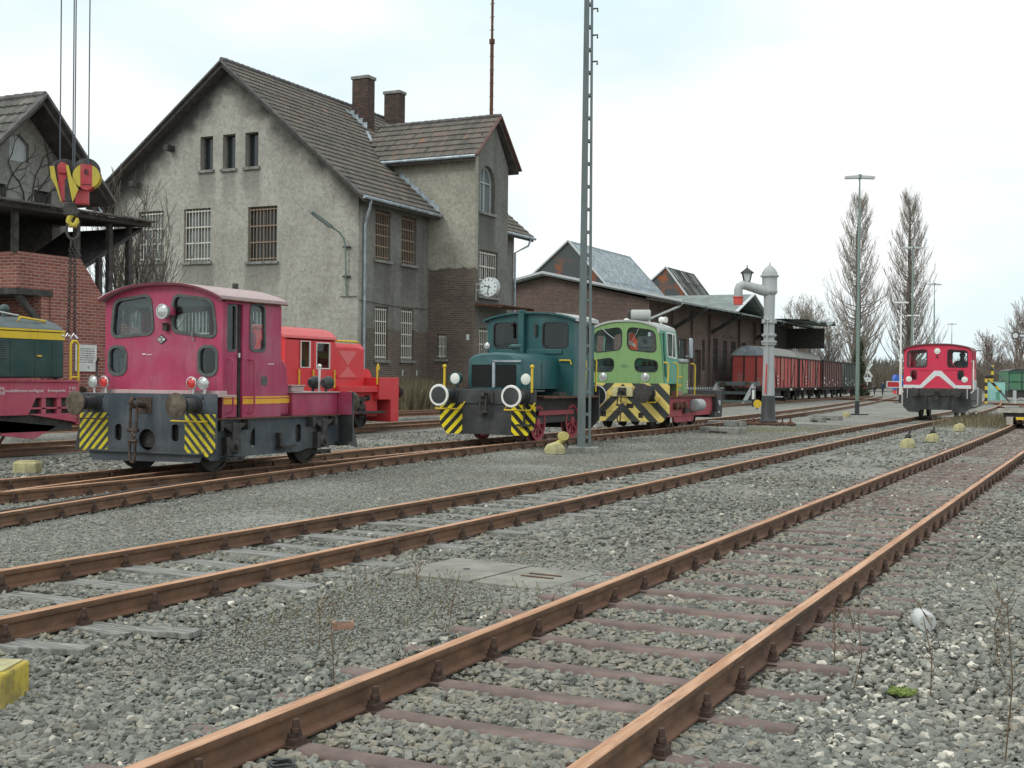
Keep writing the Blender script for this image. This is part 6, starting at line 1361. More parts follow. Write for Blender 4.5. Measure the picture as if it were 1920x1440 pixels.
def yard_lamp(x, y, h, label, dbl=True, w_=.75, mat='poleleg', grp='tall yard lamps', rz=.44):
    t = thing('yard_lamp', label, 'lamp post', (x,y,0), rz, grp)
    MB().lathe([(0,.10),(h*.45,.085),(h*.455,.075),(h*.86,.065),(h*.865,.04),(h-.1,.035)],(0,0,0),(0,0,1),10).build('pole', M[mat], t, smooth=40)
    MB().lathe([(0,.12),(.7,.11)],(0,0,0),(0,0,1),10).box(-.5,.5,-.3,.3,-.05,.06).build('pole_foot', M['black'], t)
    if dbl:
        for s in (-1,1):
            MB().prism([(s*.06,h-.14),(s*w_,h-.16),(s*w_,h-.02),(s*.06,h+.02)],[],(0,-.14,0),t=.28,**FR).build('lamp_head', M['lightgrey'], t, bevel=.02)
        MB().box(-.08,.08,-.1,.1,h-.16,h+.07).build('lamp_joint', M['poleleg'], t)
    else: MB().box(-w_,w_,-.14,.14,h-.08,h+.06).build('lamp_head', M['white'], t, bevel=.03)
    return t
yard_lamp(-11.87,63.88,12.18,'nearest tall yard lamp with double head, left of the rose red locomotive')
yard_lamp(-13.87,96.08,11.9,'tall double headed yard lamp in front of the right poplar')
yard_lamp(-17.7,138.3,12.35,'thin far yard lamp with double head, right of the right poplar')
yard_lamp(-26.3,229,12.2,'farthest yard lamp, small above the roof of the rose red locomotive', True, .85)
yard_lamp(-15.84,103.7,8.2,'shorter lamp with white bar head left of the right poplar trunk', False, .55, 'white', 'short white lamps')
yard_lamp(-17.96,125,8.25,'shorter lamp with white bar head right of the right poplar trunk', False, .6, 'white', 'short white lamps')

t = thing('water_crane', 'grey water crane column with red spout end and black base', 'water crane', (-11.9,46.21,0), .3)
MB().lathe([(.12,.36),(.17,.36),(.18,.30),(.22,.275),(1.1,.245),(1.12,.24)],(0,0,0),(0,0,1),20).build('black_base', M['black'], t, smooth=40)
c_ = MB().lathe([(1.12,.235),(3.0,.195),(3.05,.26),(3.12,.26),(3.14,.30),(3.2,.30),(3.22,.2),(3.32,.2),(3.4,.28),(3.46,.28),(3.48,.2),(3.86,.2),(3.88,.27),(3.93,.27),(3.96,.27),(4.02,.27),(4.05,.2),(4.95,.215),(5.0,.27),(5.06,.3),(5.12,.3),(5.15,.285),(5.62,.285),(5.64,.35),(5.70,.35),(5.72,.30)],(0,0,0),(0,0,1),24); c_.build('column', M['craneroy'], t, smooth=35)
MB().lathe([(5.71,.30),(5.8,.29),(5.95,.2),(6.04,.10),(6.08,.05),(6.1,.03),(6.2,.012)],(0,0,0),(0,0,1),20).build('dome_cap', M['greyroof'], t, smooth=50)
MB().tube([(0,-.05,5.08),(-.3,-.12,5.13),(-.85,-.3,5.28),(-1.02,-.36,5.30),(-1.14,-.4,5.24),(-1.18,-.42,5.1),(-1.18,-.42,4.86)],[.22,.2,.165,.165,.165,.165,.165],14).build('spout_arm', M['craneroy'], t, smooth=50)
MB().cyl((-1.18,-.42,4.84),(-1.18,-.42,4.55),.185,.17).lathe([(0,.21),(.03,.21)],(-1.18,-.42,4.83),(0,0,1),18).build('spout_end', paint('red_spout_paint',(.62,.08,.06),.6), t, smooth=40)
MB().tube([(-.08,-.27,4.02),(-.08,-.28,3.2),(-.07,-.27,2.3)],.025,8).build('control_rod', M['craneroy'], t)
MB().tube([(-.07,-.27,2.3),(-.09,-.3,2.3),(-.13,-.28,1.2)],.03,8).build('control_lever', paint('red_lever',(.6,.07,.05)), t)
MB().box(-.22,.06,-.3,-.16,4.0,4.06).box(-.22,-.16,-.3,-.2,3.9,4.12).box(.02,.08,-.3,-.2,3.9,4.12).build('lever_bracket', M['lightgrey'], t)
MB().beam((.2,0,1.08),(.55,.05,1.08),.05,.03).build('side_bracket', M['lightgrey'], t)
for a in range(10):
    q = 2*PI*a/10
    for z in (3.08,3.9): MB().cyl((.265*math.cos(q),.265*math.sin(q),z-.03),(.265*math.cos(q),.265*math.sin(q),z+.12),.018,n=6).build('flange_bolt', M['craneroy'], t)
MB().box(-.9,1.0,-.7,.6,.03,.10).build('ground_plate', M['rusty'], t, bevel=.01)
for x,y in ((-.75,-.55),(.8,-.55),(-.55,-.3),(.85,.3),(.5,-.6)): MB().cyl((x,y,.1),(x,y,.26),.035,n=6).box(x-.08,x+.08,y-.08,y+.08,.1,.13).build('anchor_bolt', M['rusty'], t)
t = thing('lantern', 'small black lantern with white panes on top of the water crane spout', 'lantern', (-12.68,45.85,5.36), .3)
MB().add([(-.1,-.1,.1),(.1,-.1,.1),(.1,.1,.1),(-.1,.1,.1),(-.17,-.17,.42),(.17,-.17,.42),(.17,.17,.42),(-.17,.17,.42)],[(0,3,2,1),(4,5,6,7),(0,1,5,4),(1,2,6,5),(2,3,7,6),(3,0,4,7)]).build('pane', M['sign'], t)
f_ = MB()
for sx in (-1,1):
    for sy in (-1,1): f_.beam((sx*.1,sy*.1,.08),(sx*.175,sy*.175,.43),.035,.035)
f_.box(-.13,.13,-.13,.13,.05,.1).add([(-.25,-.25,.42),(.25,-.25,.42),(.25,.25,.42),(-.25,.25,.42),(0,0,.64)],[(0,1,4),(1,2,4),(2,3,4),(3,0,4),(3,2,1,0)]).cyl((0,0,.6),(0,0,.72),.02).cyl((0,0,-.12),(0,0,.06),.04); f_.build('lantern_frame', M['black'], t)

# crane hook hanging in from above
M['hookred'] = paint('worn_hook_red',(.42,.04,.05),.55,.5,.3,.3,3); M['hookyellow'] = paint('worn_hook_yellow',(.52,.42,.05),.55,.3,.4,.5,4)
t = thing('crane_hook', 'red and yellow crane hook block hanging from steel ropes, holding a chain', 'crane hook', (-16.0,15.45,0), .62)
for x,y,rz in ((-.17,.12,.5),(.23,-.02,0)):
    MB().lathe([(-.06,.19),(-.05,.215),(-.02,.18),(.02,.18),(.05,.215),(.06,.19)],(x,y,5.13),(math.sin(rz),-math.cos(rz),0),24).build('sheave', M['dirtyblack'], t, smooth=35)
def cheek_plate(poly, y, mat, nm): MB().prism(poly,[],(0,y,0),t=.015,**FR).build(nm, M[mat], t, bevel=.004)
arcp = lambda a0,a1: [(.23+.21*math.cos(a0+(a1-a0)*k/8),5.02+.21*math.sin(a0+(a1-a0)*k/8)) for k in range(9)]
for y in (-.115,.09):
    cheek_plate([(.135,5.235),(.135,4.84),(.17,4.805),(.23,4.79),(.29,4.805),(.325,4.84),(.325,5.225)],y,'hookred','red_cheek')
    cheek_plate([(.326,4.845)]+[(.23+.225*math.cos(a),5.03+.21*math.sin(a)) for a in [-.9+1.9*k/8 for k in range(9)]]+[(.326,5.205)],y,'hookyellow','yellow_guard')
    cheek_plate([(.134,4.845),(.134,5.22)]+[(.23+.225*math.cos(a),5.03+.21*math.sin(a)) for a in [2.15+1.9*k/8 for k in range(9)]],y,'hookyellow','yellow_guard')
MB().box(.15,.31,-.122,-.115,4.885,4.895).build('plate_slot', M['mark'], t)
text_mesh('number_mark','&',M['mark'],t,(.23,-.133,5.10),(1,0,0),(0,0,1),.14)
MB().prism([(-.29,5.2),(-.2,5.28),(-.1,5.24),(-.10,5.0),(-.12,4.6),(-.19,4.6),(-.25,4.9)],[],(0,-.0,0),t=.18,**FR).build('red_cheek', M['hookred'], t, bevel=.02)
MB().box(-.24,-.10,-.03,.0,5.08,5.2).build('red_cheek', M['hookred'], t, bevel=.01)
cheek_plate([(-.385,5.19),(-.31,5.20),(-.25,4.88),(-.185,4.60),(-.195,4.59),(-.27,4.82),(-.36,5.0)][::-1],-.03,'hookyellow','yellow_guard')
cheek_plate([(-.1,5.2),(-.055,5.2),(-.01,5.02),(.11,4.80),(.015,4.575),(-.06,4.95)][::-1],-.14,'hookyellow','yellow_guard')
MB().box(.04,.25,-.06,.1,4.56,4.80).build('red_yoke', M['hookred'], t, bevel=.015); MB().box(-.14,.05,-.02,.12,4.6,5.0).build('hook_yoke', M['dirtyblack'], t, bevel=.02); MB().box(-.15,.06,-.06,.08,4.36,4.6).build('hook_swivel', M['dirtyblack'], t, bevel=.03)
MB().tube([(0,0,4.46),(0,0,4.39),(-.05,0,4.35),(-.07,0,4.27),(-.03,0,4.2),(.03,0,4.2),(.07,0,4.27),(.06,0,4.33)],[.045,.045,.05,.05,.05,.05,.04,.025],10).build('hook', M['hookyellow'], t, smooth=50)
MB().tube([(.10*math.cos(a),.02*math.cos(a),4.12+.16*math.sin(a)) for a in [2*PI*k/18 for k in range(18)]],.024,7,closed=True).build('shackle', M['dirtyblack'], t, smooth=50)
def chain(par, x0, z0, x1, z1, y, n):
    m = MB()
    for k in range(n):
        f = (k+.5)/n; x = x0+(x1-x0)*f; z = z0+(z1-z0)*f; h = abs(z1-z0)/n*.72; P = []
        for a in range(10):
            q = 2*PI*a/10; u = .026*math.cos(q); w_ = h*math.sin(q); P.append((x+u,y,z+w_) if k%2 else (x,y+u,z+w_))
        m.tube(P,.0095,5,closed=True)
    return m.build('chain', M['dirtyblack'], par)
chain(t,-.03,3.86,-.06,2.35,0,28); chain(t,.03,3.86,.04,2.30,.02,29)
MB().tube([(-.02,0,4.0),(-.03,0,3.84)],.02,6).tube([(.03,0,4.0),(.04,-.02,3.84),(.14,-.02,3.68)],.014,6).build('chain_hook', M['dirtyblack'], t)
for x in (-.06,.04): MB().tube([(x,0,2.36),(x-.04,0,2.30),(x-.1,-.02,2.32)],.02,6).tube([(x,0,2.33),(x+.05,0,2.27)],.02,6).build('chain_end_hook', M['chrome'], t)
for x,y in ((-.24,.1),(-.02,.05),(.03,-.05),(.26,-.08)): MB().cyl((x,y,5.1),(x,y,14),.011,n=6).build('rope', M['rope'], t)

# ------------------------------------------------------------------ point levers and other yard things
def lever(x, y, label, kind=0, sc=1, rz=0):
    t = thing('point_lever', label, 'point lever', (x,y,0), rz, 'yellow point lever weights between the tracks')
    m = MB().prism([(-.17,0),(.17,0),(.18,.12),(.12,.24),(.0,.26),(-.14,.2),(-.18,.1)],[],(0,-.14,0),t=.28,**FR); o = m.build('counterweight', M['yellowstone'], t, bevel=.03); o.scale = (sc,sc,sc)
    if kind: 
        h = MB().tube([(0,0,.2),(.03,.02,.36),(.06,.02,.44)],.03,7).ball((.02,0,.3),.075).box(-.07,.07,-.04,.04,.22,.28); o = h.build('lever_handle', M['dirtyblack'], t, smooth=40); o.scale = (sc,sc,sc)
    return t
t = lever(-11.2,24.9,'yellow point lever weight leaning against the foot of the lattice mast',0,1.0,.5); t.scale = (1.25,1.25,1.0)
MB().tube([(-.05,0,.15),(.12,0,.3),(.2,0,.42)],.05,8).build('lever_handle', M['palelever'], t); MB().lathe([(-.07,.1),(.07,.1)],(.15,0,.4),(0,1,0),14).lathe([(-.075,.05),(.075,.05)],(.15,0,.4),(0,1,0),14).build('lever_joint', M['palelever'], t, bevel=.01)
lever(-4.77,32.5,'pale yellow point lever weight with black handle, nearest of those right of the middle track',1)
lever(-4.67,36.4,'yellow point lever weight with black handle, second of those right of the middle track',1,.95,.3)
lever(-4.91,45.2,'pale yellow point lever weight without handle, below the rose red locomotive',0,1.05)
lever(-3.9,55.5,'small dull yellow point weight in the dry grass left of the flat trolley',0,.9)
lever(-11.45,59,'yellow point lever weight left of the foot of the nearest yard lamp',0,1.0)
lever(-9.6,72,'small yellow point lever weight with black handle left of the rose red locomotive',1,1.1)
t = thing('marker_block','pale yellow concrete block beside the branch track at the left','concrete block',(-16.25,14.75,0),.5,); MB().box(-.2,.2,-.14,.14,0,.2).build('block', M['yellowstone'], t, bevel=.03); MB().box(-.16,.16,-.1,.1,.2,.215).build('block_top', M['yellowstone'], t)
t = thing('marker_block','flaking yellow concrete block at the bottom left corner','concrete block',(-5.12,4.40,0),.45); MB().box(-.30,.16,-.15,.15,-.02,.18).build('block', M['yellowblock'], t, bevel=.015); MB().box(-.24,.13,-.12,.13,.18,.19).build('block_top', M['yellowstone'], t, bevel=.01)
t = thing('cover_plate','flat grey steel cover plates set in the gravel between the two nearest tracks','cover plate',(-4.7,9.27,0),-.08)
MB().box(-.74,.05,-.5,.5,-.02,.024).build('plate', M['lidgrey'] if 'lidgrey' in M else M.setdefault('lidgrey', plain('grey_cover_plate',(.245,.24,.2),.75,.2,.25,3,.1)), t, bevel=.004); o = MB().box(.06,.72,-.48,.48,-.02,.016).build('plate', M['lidgrey'], t, bevel=.004)
MB().box(.25,.55,-.02,.01,.016,.024).box(.25,.55,.12,.15,.016,.024).build('lift_bar', M['rusty'], o); MB().cyl((-.3,0,.02),(-.3,0,.028),.03).build('lift_hole', M['mark'], t.children[0])
o = MB().lathe([(0,.03),(.012,.05),(.035,.064),(.09,.068),(.17,.067),(.2,.06),(.205,.045),(.2,.001)],(-1.2,8.72,.08),(.42,-.88,-.06),24).build('glass_jar', M['glassjar'], smooth=40); tag(o,'whitish jar lying on the ballast right of the nearest track','jar')
o = leaves('moss_patch', 700, lambda r:(-1.0+np.clip(r.normal(0,.035),-.06,.06),6.72+np.clip(r.normal(0,.04),-.06,.06),.03+.012*r.random()), .004,.014, [(0,(.10,.14,.03)),(1,(.2,.26,.07))], None, 5); tag(o,'bright green moss patch on the ballast at the lower right',kind='stuff')
for (x0,y0,x1,y1,lab) in ((-11.9,38.0,-10.5,37.7,'long concrete slab lying in front of the water crane'),(-12.0,54.7,-10.8,54.4,'narrow concrete beam lying behind the water crane'),(-11.4,51.6,-10.9,51.4,'short concrete slab lying right of the water crane foot')):
    t = thing('concrete_slab',lab,'concrete slab',((x0+x1)/2,(y0+y1)/2,0),math.atan2(y1-y0,x1-x0)); l = math.hypot(x1-x0,y1-y0)/2; MB().box(-l,l,-.22,.22,-.02,.2).build('slab', M['concrete'], t, bevel=.03); MB().box(-l*.5,l*.4,-.25,-.22,.0,.07).build('slab_shadow_strip', M['dirtyblack'], t)  # solid dark strip along the slab foot stands in for its shadow
t = thing('concrete_slab','broken concrete kerb at the left foot of the water crane','concrete slab',(-12.9,43.6,0),.5); MB().box(-.5,.5,-.2,.2,-.02,.22).build('slab', M['concrete'], t, bevel=.03); MB().box(.55,.85,-.15,.2,-.02,.18).build('slab_end', M['concrete'], t, bevel=.03)
t = thing('brick_piece','pale brick lying on the gravel in the left foreground','brick',(-4.55,6.75,.03),.6); MB().box(-.07,.07,-.035,.035,-.03,.03).build('brick', plain('pale_brick',(.34,.2,.14),.9,0,.2,20,.3), t, bevel=.008); MB().box(-.05,.05,-.036,.02,.03,.033).build('brick_face', M['concrete'], t)
# buffer stop
t = thing('buffer_stop','grey steel buffer stop in front of the nearest red van','buffer stop',(-23.5,82.6,0),.03)
for x in (-1.45,1.1): MB().beam((x-.35,-1.1,.1),(x+.1,.1,1.5),.16,.22).beam((x+.1,.1,0),(x+.1,.1,1.5),.18,.18).build('side_frame', M['lightgrey'], t)
MB().box(-1.5,1.6,-.05,.2,1.35,1.62).build('buffer_beam', M['greysteel'], t, bevel=.02); MB().box(-1.7,1.3,-1.1,-.9,.18,.36).build('tie_bar', M['poleleg'], t); MB().box(-1.3,1.1,.05,.25,.75,.95).build('cross_bar', M['greysteel'], t)
for x in (-.875,.875): buffer(t, x, -.05, 1.48, .18, .3)
t = thing('marker_post','short yellow post left of the buffer stop','post',(-24.9,80.6,0)); MB().box(-.1,.1,-.1,.1,0,.85).build('post', M['yellow'], t, bevel=.02); MB().box(-.1,.1,-.1,.1,.85,.95).build('post_cap', M['redwheel'], t)
t = thing('dwarf_signal','small dwarf signal with white face right of the buffer stop','signal',(-21.28,78.7,0),.4); MB().box(-.14,.14,-.1,.1,.35,1.2).build('signal_box', M['black'], t, bevel=.03); MB().box(-.08,.08,-.115,-.1,.5,1.1).build('signal_face', M['white'], t); MB().cyl((0,0,0),(0,0,.4),.06).build('signal_post', M['dirtyblack'], t)
t = thing('signal_disc','round yellow disc on a low post left of the water crane base','signal',(-18.9,70.9,0),.4); MB().lathe([(0,.24),(.03,.24)],(0,0,.34),(0,-1,0),24).build('disc', M['yellow'], t); MB().cyl((0,.06,0),(0,.06,.35),.04).build('post', M['dirtyblack'], t)
# level crossing, signs, people in the distance
t = thing('crossing_sign','white level crossing cross on a post with plate, right of the yard lamp foot','sign',(-30.1,169.1,0),.44)
for s in (-1,1): MB().beam((-.62*s,0,3.0-.6),(.62*s,0,4.2),.28,.05,(0,1,0)).build('cross_arm', M['sign'], t)
MB().cyl((0,.06,0),(0,.06,4.0),.06).build('post', M['lightgrey'], t); MB().box(-.5,.5,-.05,.0,1.75,2.35).build('sign_plate', M['sign'], t); MB().beam((-.1,-.055,2.0),(.1,-.055,2.1),.06,.02,(0,1,0)).build('sign_mark', M['mark'], t)
t = thing('warning_board','red board with white border on a thin post in front of the walkers','sign',(-24.0,152,0),.44); MB().box(-.85,.85,-.02,.02,1.05,1.85).build('border', M['sign'], t); MB().box(-.72,.72,-.04,-.02,1.16,1.74).build('board', M['redcloth'], t)
for x in (-.4,.4): MB().cyl((x,0,0),(x,0,1.1),.03).build('post', M['lightgrey'], t)
def person(x, y, label, top, legs, face=2.6, sc=1.0, stride=.12):
    P_ = thing('person', label, 'person', (x,y,0), face); S = [0]
    bm = bmesh.new(); pts = [((0,0,.95),.16),((0,0,1.15),.15),((0,0,1.38),.17),((0,0,1.5),.07),((0,.01,1.62),.10),((0,0.01,1.72),.09),
        ((.2,0,1.4),.075),((.25,.03,1.12),.055),((.24,-.06,.88),.042),((.24,-.08,.80),.035),((-.2,0,1.4),.075),((-.25,-.02,1.12),.055),((-.23,-.08,.88),.042),((-.23,-.1,.80),.035),
        ((.1,0,.9),.10),((.1,-stride*.6,.5),.075),((.1,-stride*.4,.09),.055),((.1,-stride-.12,.04),.045),((-.1,0,.9),.10),((-.1,stride*.5,.5),.075),((-.1,stride*1.1,.1),.055),((-.1,stride*.6-.1,.04),.045)]
    ed = [(0,1),(1,2),(2,3),(3,4),(4,5),(2,6),(6,7),(7,8),(8,9),(2,10),(10,11),(11,12),(12,13),(0,14),(14,15),(15,16),(16,17),(0,18),(18,19),(19,20),(20,21)]
    V = [bm.verts.new(p) for p,_ in pts]; [bm.edges.new((V[a],V[b])) for a,b in ed]; me = bpy.data.meshes.new('body'); bm.to_mesh(me); bm.free()
    o = bpy.data.objects.new('body', me); col.objects.link(o); o.parent = P_; o.scale = (sc,sc,sc)
    sk = o.modifiers.new('skin','SKIN'); o.modifiers.new('sub','SUBSURF').levels = 1; o.modifiers['sub'].render_levels = 1
    for i,(p,r) in enumerate(pts): me.skin_vertices[0].data[i].radius = (r,r)
    me.skin_vertices[0].data[0].use_root = True
    s_ = NT('walker_clothes'); z = s_.xyz(s_.coord('Object'))[2]; k = s_.math('GREATER_THAN', z, 1.52); c = s_.mix(s_.math('GREATER_THAN', z, .94), legs, top); c = s_.mix(k, c, (.5,.3,.22)); c = s_.mix(s_.math('LESS_THAN', z, .09), c, (.02,.02,.02)); me.materials.append(s_.done(c,.85))
    MB().ball((0,.03,1.72),.115,10,6,(1,1,.8)).build('hair', M['hair'], P_, smooth=60).scale = (sc,sc,sc); return P_
person(-28.35,164.4,'small person in dark clothes with pale face, left of the walkers beside the crossing sign',(.03,.03,.05),(.02,.022,.035),sc=.78)
person(-27.4,164.9,'person in navy jacket walking towards the yard, second from the left of the walkers',(.03,.05,.09),(.025,.028,.045),sc=1.06)
person(-25.6,165.3,'person in a red jacket walking behind the red board',(.5,.05,.06),(.02,.022,.03),sc=1.05)
person(-24.7,165.9,'person in dark jacket right of the red board, beside the blue hut',(.03,.035,.07),(.025,.03,.05),sc=1.06)
t = thing('driver','driver in dark clothes seen through the right cab window of the rose red locomotive','person',(-6.1,57.0,1.45),3.14); t.name = 'person'; 
bm = bmesh.new(); pts = [((0,0,.5),.2),((0,0,.85),.2),((0,0,1.1),.18),((0,0,1.22),.075),((0,0,1.36),.11),((0,0,1.46),.09),((.24,0,1.05),.08),((.28,.1,.8),.06),((.2,.3,.75),.05),((-.24,0,1.05),.08),((-.28,.1,.8),.06),((-.2,.3,.75),.05)]
V = [bm.verts.new(p) for p,_ in pts]; [bm.edges.new((V[a],V[b])) for a,b in ((0,1),(1,2),(2,3),(3,4),(4,5),(2,6),(6,7),(7,8),(2,9),(9,10),(10,11))]; me = bpy.data.meshes.new('body'); bm.to_mesh(me); bm.free(); o = bpy.data.objects.new('body', me); col.objects.link(o); o.parent = t; o.modifiers.new('skin','SKIN'); o.modifiers.new('sub','SUBSURF').render_levels = 1; me.materials.append(M['navy'])
for i,(p,r) in enumerate(pts): me.skin_vertices[0].data[i].radius = (r,r)
me.skin_vertices[0].data[0].use_root = True
MB().ball((0,-.02,1.46),.125,10,6).build('cap', M['navy'], t, smooth=60)
t = thing('equipment_hut','small blue hut on a red base behind the walkers','hut',(-27.6,182,0),.44); MB().box(-1.2,1.2,-.8,.8,.7,2.3).prism([(-1.2,2.3),(1.2,2.3),(.8,2.75),(-1.0,2.8)],[],(0,-.8,0),t=1.6,**FR).build('hut_body', M['bluepaint'], t); MB().box(-1.0,1.2,-.9,.9,.05,.7).build('hut_base', M['red'], t)
t = thing('small_wagon','low red tipper wagon between the freight train and the crossing sign','wagon',(-32.6,172,0),.44); MB().prism([(-1.6,.5),(1.6,.5),(1.9,1.5),(-1.9,1.5)],[],(0,-.8,0),t=1.6,**FR).build('wagon_body', M['redwheel'], t); MB().box(-1.4,1.4,-.7,.7,.15,.5).build('wagon_frame', M['dirtyblack'], t)
def bands(name, freq):
    s = NT(name); z = s.xyz(s.coord('Object'))[2]; return s.done(s.mix(s.math('LESS_THAN', s.math('FRACT', s.math('MULTIPLY', z, freq)), .5), (.03,.03,.03), (.65,.48,.05)), .6)
M['bands'] = bands('black_yellow_bands', 1.7)
t = thing('crossing_barrier','black and yellow banded crossing barrier sloping down behind the flat trolley','barrier',(-9.08,101.4,0),.44)
MB().beam((0,0,.1),(0,0,2.2),.16,.16).build('barrier_post', M['bands'], t); MB().beam((.5,.1,1.95),(.5,.1,3.1),.16,.16).build('barrier_post', M['bands'], t); MB().beam((-.05,-.05,2.3),(1.15,.1,1.05),.2,.14).build('barrier_arm', M['bands'], t); MB().beam((1.15,.1,1.05),(1.9,.2,.25),.16,.1).build('barrier_tail', M['greysteel'], t); MB().ball((.2,0,2.25),.2,sc=(1,.8,.8)).build('barrier_pivot', M['dirtyblack'], t); MB().box(-.7,.5,-.25,.25,0,.12).build('barrier_foot', M['concrete'], t)
t = thing('barrier_pole','thin grey pole leaning across the crossing barrier to a white post','pole',(-7.1,102.4,0),.44); MB().beam((-2.2,0,3.4),(0,0,1.1),.1,.08).build('pole', M['greysteel'], t); MB().box(-.1,.1,-.1,.1,0,1.15).build('post', M['lightgrey'], t)
t = thing('equipment_hut','pale turquoise hut behind the crossing barrier','hut',(-10.2,123.2,0),.44); MB().box(-.7,.7,-.5,.5,.1,1.85).build('hut_body', M['turq'], t, bevel=.02); MB().box(-.75,.75,-.55,.55,1.85,1.95).build('hut_roof', M['greywood'], t); MB().box(-.15,.2,-.52,-.5,.2,.9).build('hut_door', M['greentint'], t)
t = thing('box_wagon','green box wagon body with curved roof, right of the turquoise hut','wagon',(-9.2,134.5,0),.35); MB().box(-1.0,1.5,-.9,2.5,1.0,2.95).build('body', M['wagongreen'], t); MB().prism(arc_top(-1.05,2.95,1.55,2.95,3.2)+[(-1.05,2.95)],[],(0,-.95,0),t=3.5,**FR).build('roof', M['black'], t)
fr_ = MB()
for z in (1.0,1.85,2.75): fr_.box(-1.02,1.52,-.95,-.9,z,z+.08)
for x in (-1,.25,1.45): fr_.box(x,x+.08,-.95,-.9,1,2.95)
fr_.build('body_frame', M['dkgreen'], t); MB().box(-1.0,1.5,-.8,2.4,.3,1.0).build('underframe', M['dirtyblack'], t); MB().box(.9,4.0,-1.3,-.9,.85,1.35).build('headstock', M['red'], t)
o = MB().ball((-13.2,112,.3),.5,12,6,(1,1,.7)).build('blue_tarpaulin', M['bluepaint'], smooth=60); tag(o,'small blue tarpaulin heap on the ground right of the rose red locomotive','tarpaulin')
# semaphore arm
t = thing('semaphore_signal','semaphore signal arm with ring end at the right edge','signal',(-3.2,65.5,0),.2)
MB().lathe([(-.02,.19),(.02,.19)],(-1.35,0,4.05),(0,-1,0),24).build('arm_ring', M['black'], t); MB().lathe([(.021,.13),(.024,.13)],(-1.35,0,4.05),(0,-1,0),24).build('arm_ring_face', M['sign'], t); MB().box(-1.2,.1,-.02,.02,3.95,4.15).build('arm', M['black'], t); MB().box(-1.15,.1,-.03,-.02,4.0,4.10).build('arm_stripe', M['sign'], t); MB().cyl((.0,.1,0),(0,.1,6),.09).build('signal_post', M['greysteel'], t)
# flat trolley at the right edge
M['wornwhite'] = paint('worn_white_board',(.5,.47,.4),.8,.7,.6,.8,2)
t = thing('flat_trolley','low flat rail trolley with white and yellow end beam at the right edge','rail trolley',(-2.66,48.6,0))
MB().box(-1.25,1.25,0,4.5,.66,.74).build('deck', M['greywood'], t, bevel=.01); MB().box(-1.28,1.28,-.05,0,.60,.76).build('end_board', M['wornwhite'], t, bevel=.01); MB().box(-1.1,1.1,.1,4.4,.42,.66).build('frame', M['dirtyblack'], t)
MB().box(-.62,.9,-.5,-.4,.36,.46).build('tow_bar', M['yellow'], t); MB().box(-.95,-.72,-.5,-.35,.16,.46).build('buffer_block', M['wornwhite'], t, bevel=.02)
for y in (.8,3.6):
    for s in (-1,1): disc_wheel(t, s*.75, y, .25, s, 'dirtyblack')
# weeds and dry grass
def weed(x, y, h, label, seed, grp='dry weeds in the foreground ballast'):
    random.seed(seed); m = MB(); m.tube([(0,0,0),(random.gauss(0,.02),random.gauss(0,.02),h*.5),(random.gauss(0,.05),random.gauss(0,.05),h)],[.0035,.003,.002],4)
    for k in range(int(8+h*20)):
        z = h*random.uniform(.25,1); a = random.uniform(0,2*PI); l = random.uniform(.03,.12)*(.5+h); m.tube([(0,0,z),(math.cos(a)*l*.6,math.sin(a)*l*.6,z+l*.6),(math.cos(a)*l,math.sin(a)*l,z+l*1.1)],[.002,.0018,.0012],3)
        m.ball((math.cos(a)*l,math.sin(a)*l,z+l*1.1),.005,5,3)
    o = m.build('dry_weed', M['weedbrown'] if 'weedbrown' in M else M.setdefault('weedbrown', plain('dry_weed',(.15,.10,.06),.9,0,.3,20)), recalc=False, loc=(x,y,0)); tag(o, label, 'weed', grp)
weed(-.42,5.75,.72,'tall dry brown weed stalk at the right edge of the foreground',1)
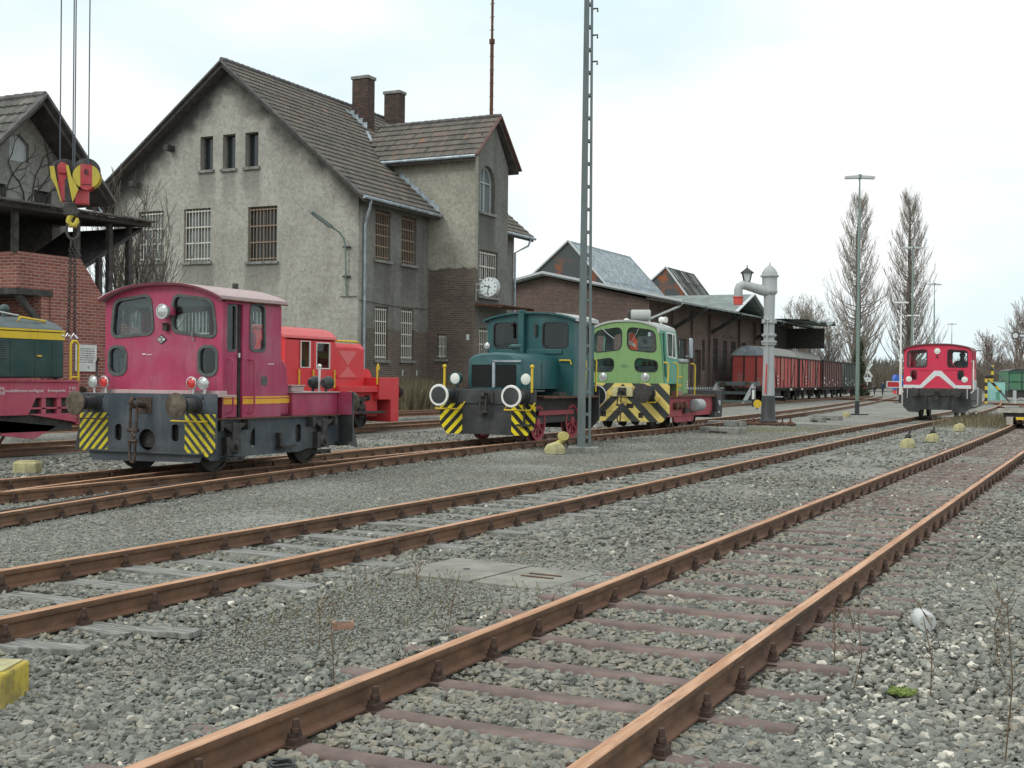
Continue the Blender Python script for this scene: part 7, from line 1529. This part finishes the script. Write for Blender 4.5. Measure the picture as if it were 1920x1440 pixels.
weed(-1.25,6.7,.42,'dry weed stalk left of the moss patch',2); weed(-.86,6.75,.42,'dry weed stalk right of the moss patch',3)
weed(-1.45,7.2,.35,'thin weed stalk beside the right rail, left of the jar',4); weed(-.62,7.9,.4,'thin weed stalk right of the white jar',5)
weed(-3.62,5.3,.5,'thin weed leaning on the left rail of the nearest track',6); weed(-4.35,6.2,.34,'dry red brown weed tuft between the two nearest tracks',7); weed(-3.9,7.0,.4,'dark dry weed left of the left rail, below the cover plates',8); weed(-4.9,8.3,.3,'dry weed at the left end of the cover plates',9)
random.seed(77)
tag(blades('dry_grass',-6.3,-3.6,48,64,2600,.12,.5,DRY,lambda x,y:0,.3,.008),'dry brown grass growing between the middle track and the flat trolley',kind='stuff')
tag(blades('track_weeds',-5.6,-3.6,6.0,9.0,500,.03,.10,[(0,(.12,.09,.05)),(.6,(.17,.14,.08)),(1,(.16,.18,.06))],lambda x,y:0,.6,.004),'low brown weeds in the gravel between the two nearest tracks',kind='stuff')
tag(blades('yard_grass',-13,-9.3,39,44,1200,.02,.06,[(0,(.2,.19,.06)),(1,(.28,.28,.1))],lambda x,y:0,.5,.01),'thin yellowish grass on the gravel in front of the water crane',kind='stuff')

m = MB()
for k in range(5): m.tube([((.075-.006*k)*math.cos(a),(.06-.005*k)*math.sin(a),.012*k+.004*math.sin(3*a+k)) for a in [2*PI*j/18 for j in range(18)]],.006,5,closed=True)
tag(m.build('cable_coil', M['black'], loc=(-3.02,4.05,.05)),'small black coil of cable lying on a sleeper of the nearest track','cable')
def plank(x,y,rz,l,lab):
    t = thing('broken_plank',lab,'plank',(x,y,.035),rz); MB().box(-l,l,-.07,.07,-.02,.02).build('board', M['woodsleeper'], t, bevel=.006); MB().box(-l*.6,l*.9,.075,.13,-.02,.012).build('splinter', M['woodsleeper'], t, bevel=.006)
plank(-5.62,5.32,.35,.2,'broken grey plank on the ballast at the left edge, nearest of the loose planks'); plank(-5.38,6.0,.2,.2,'broken grey plank on the ballast beside the middle track, second of the loose planks')
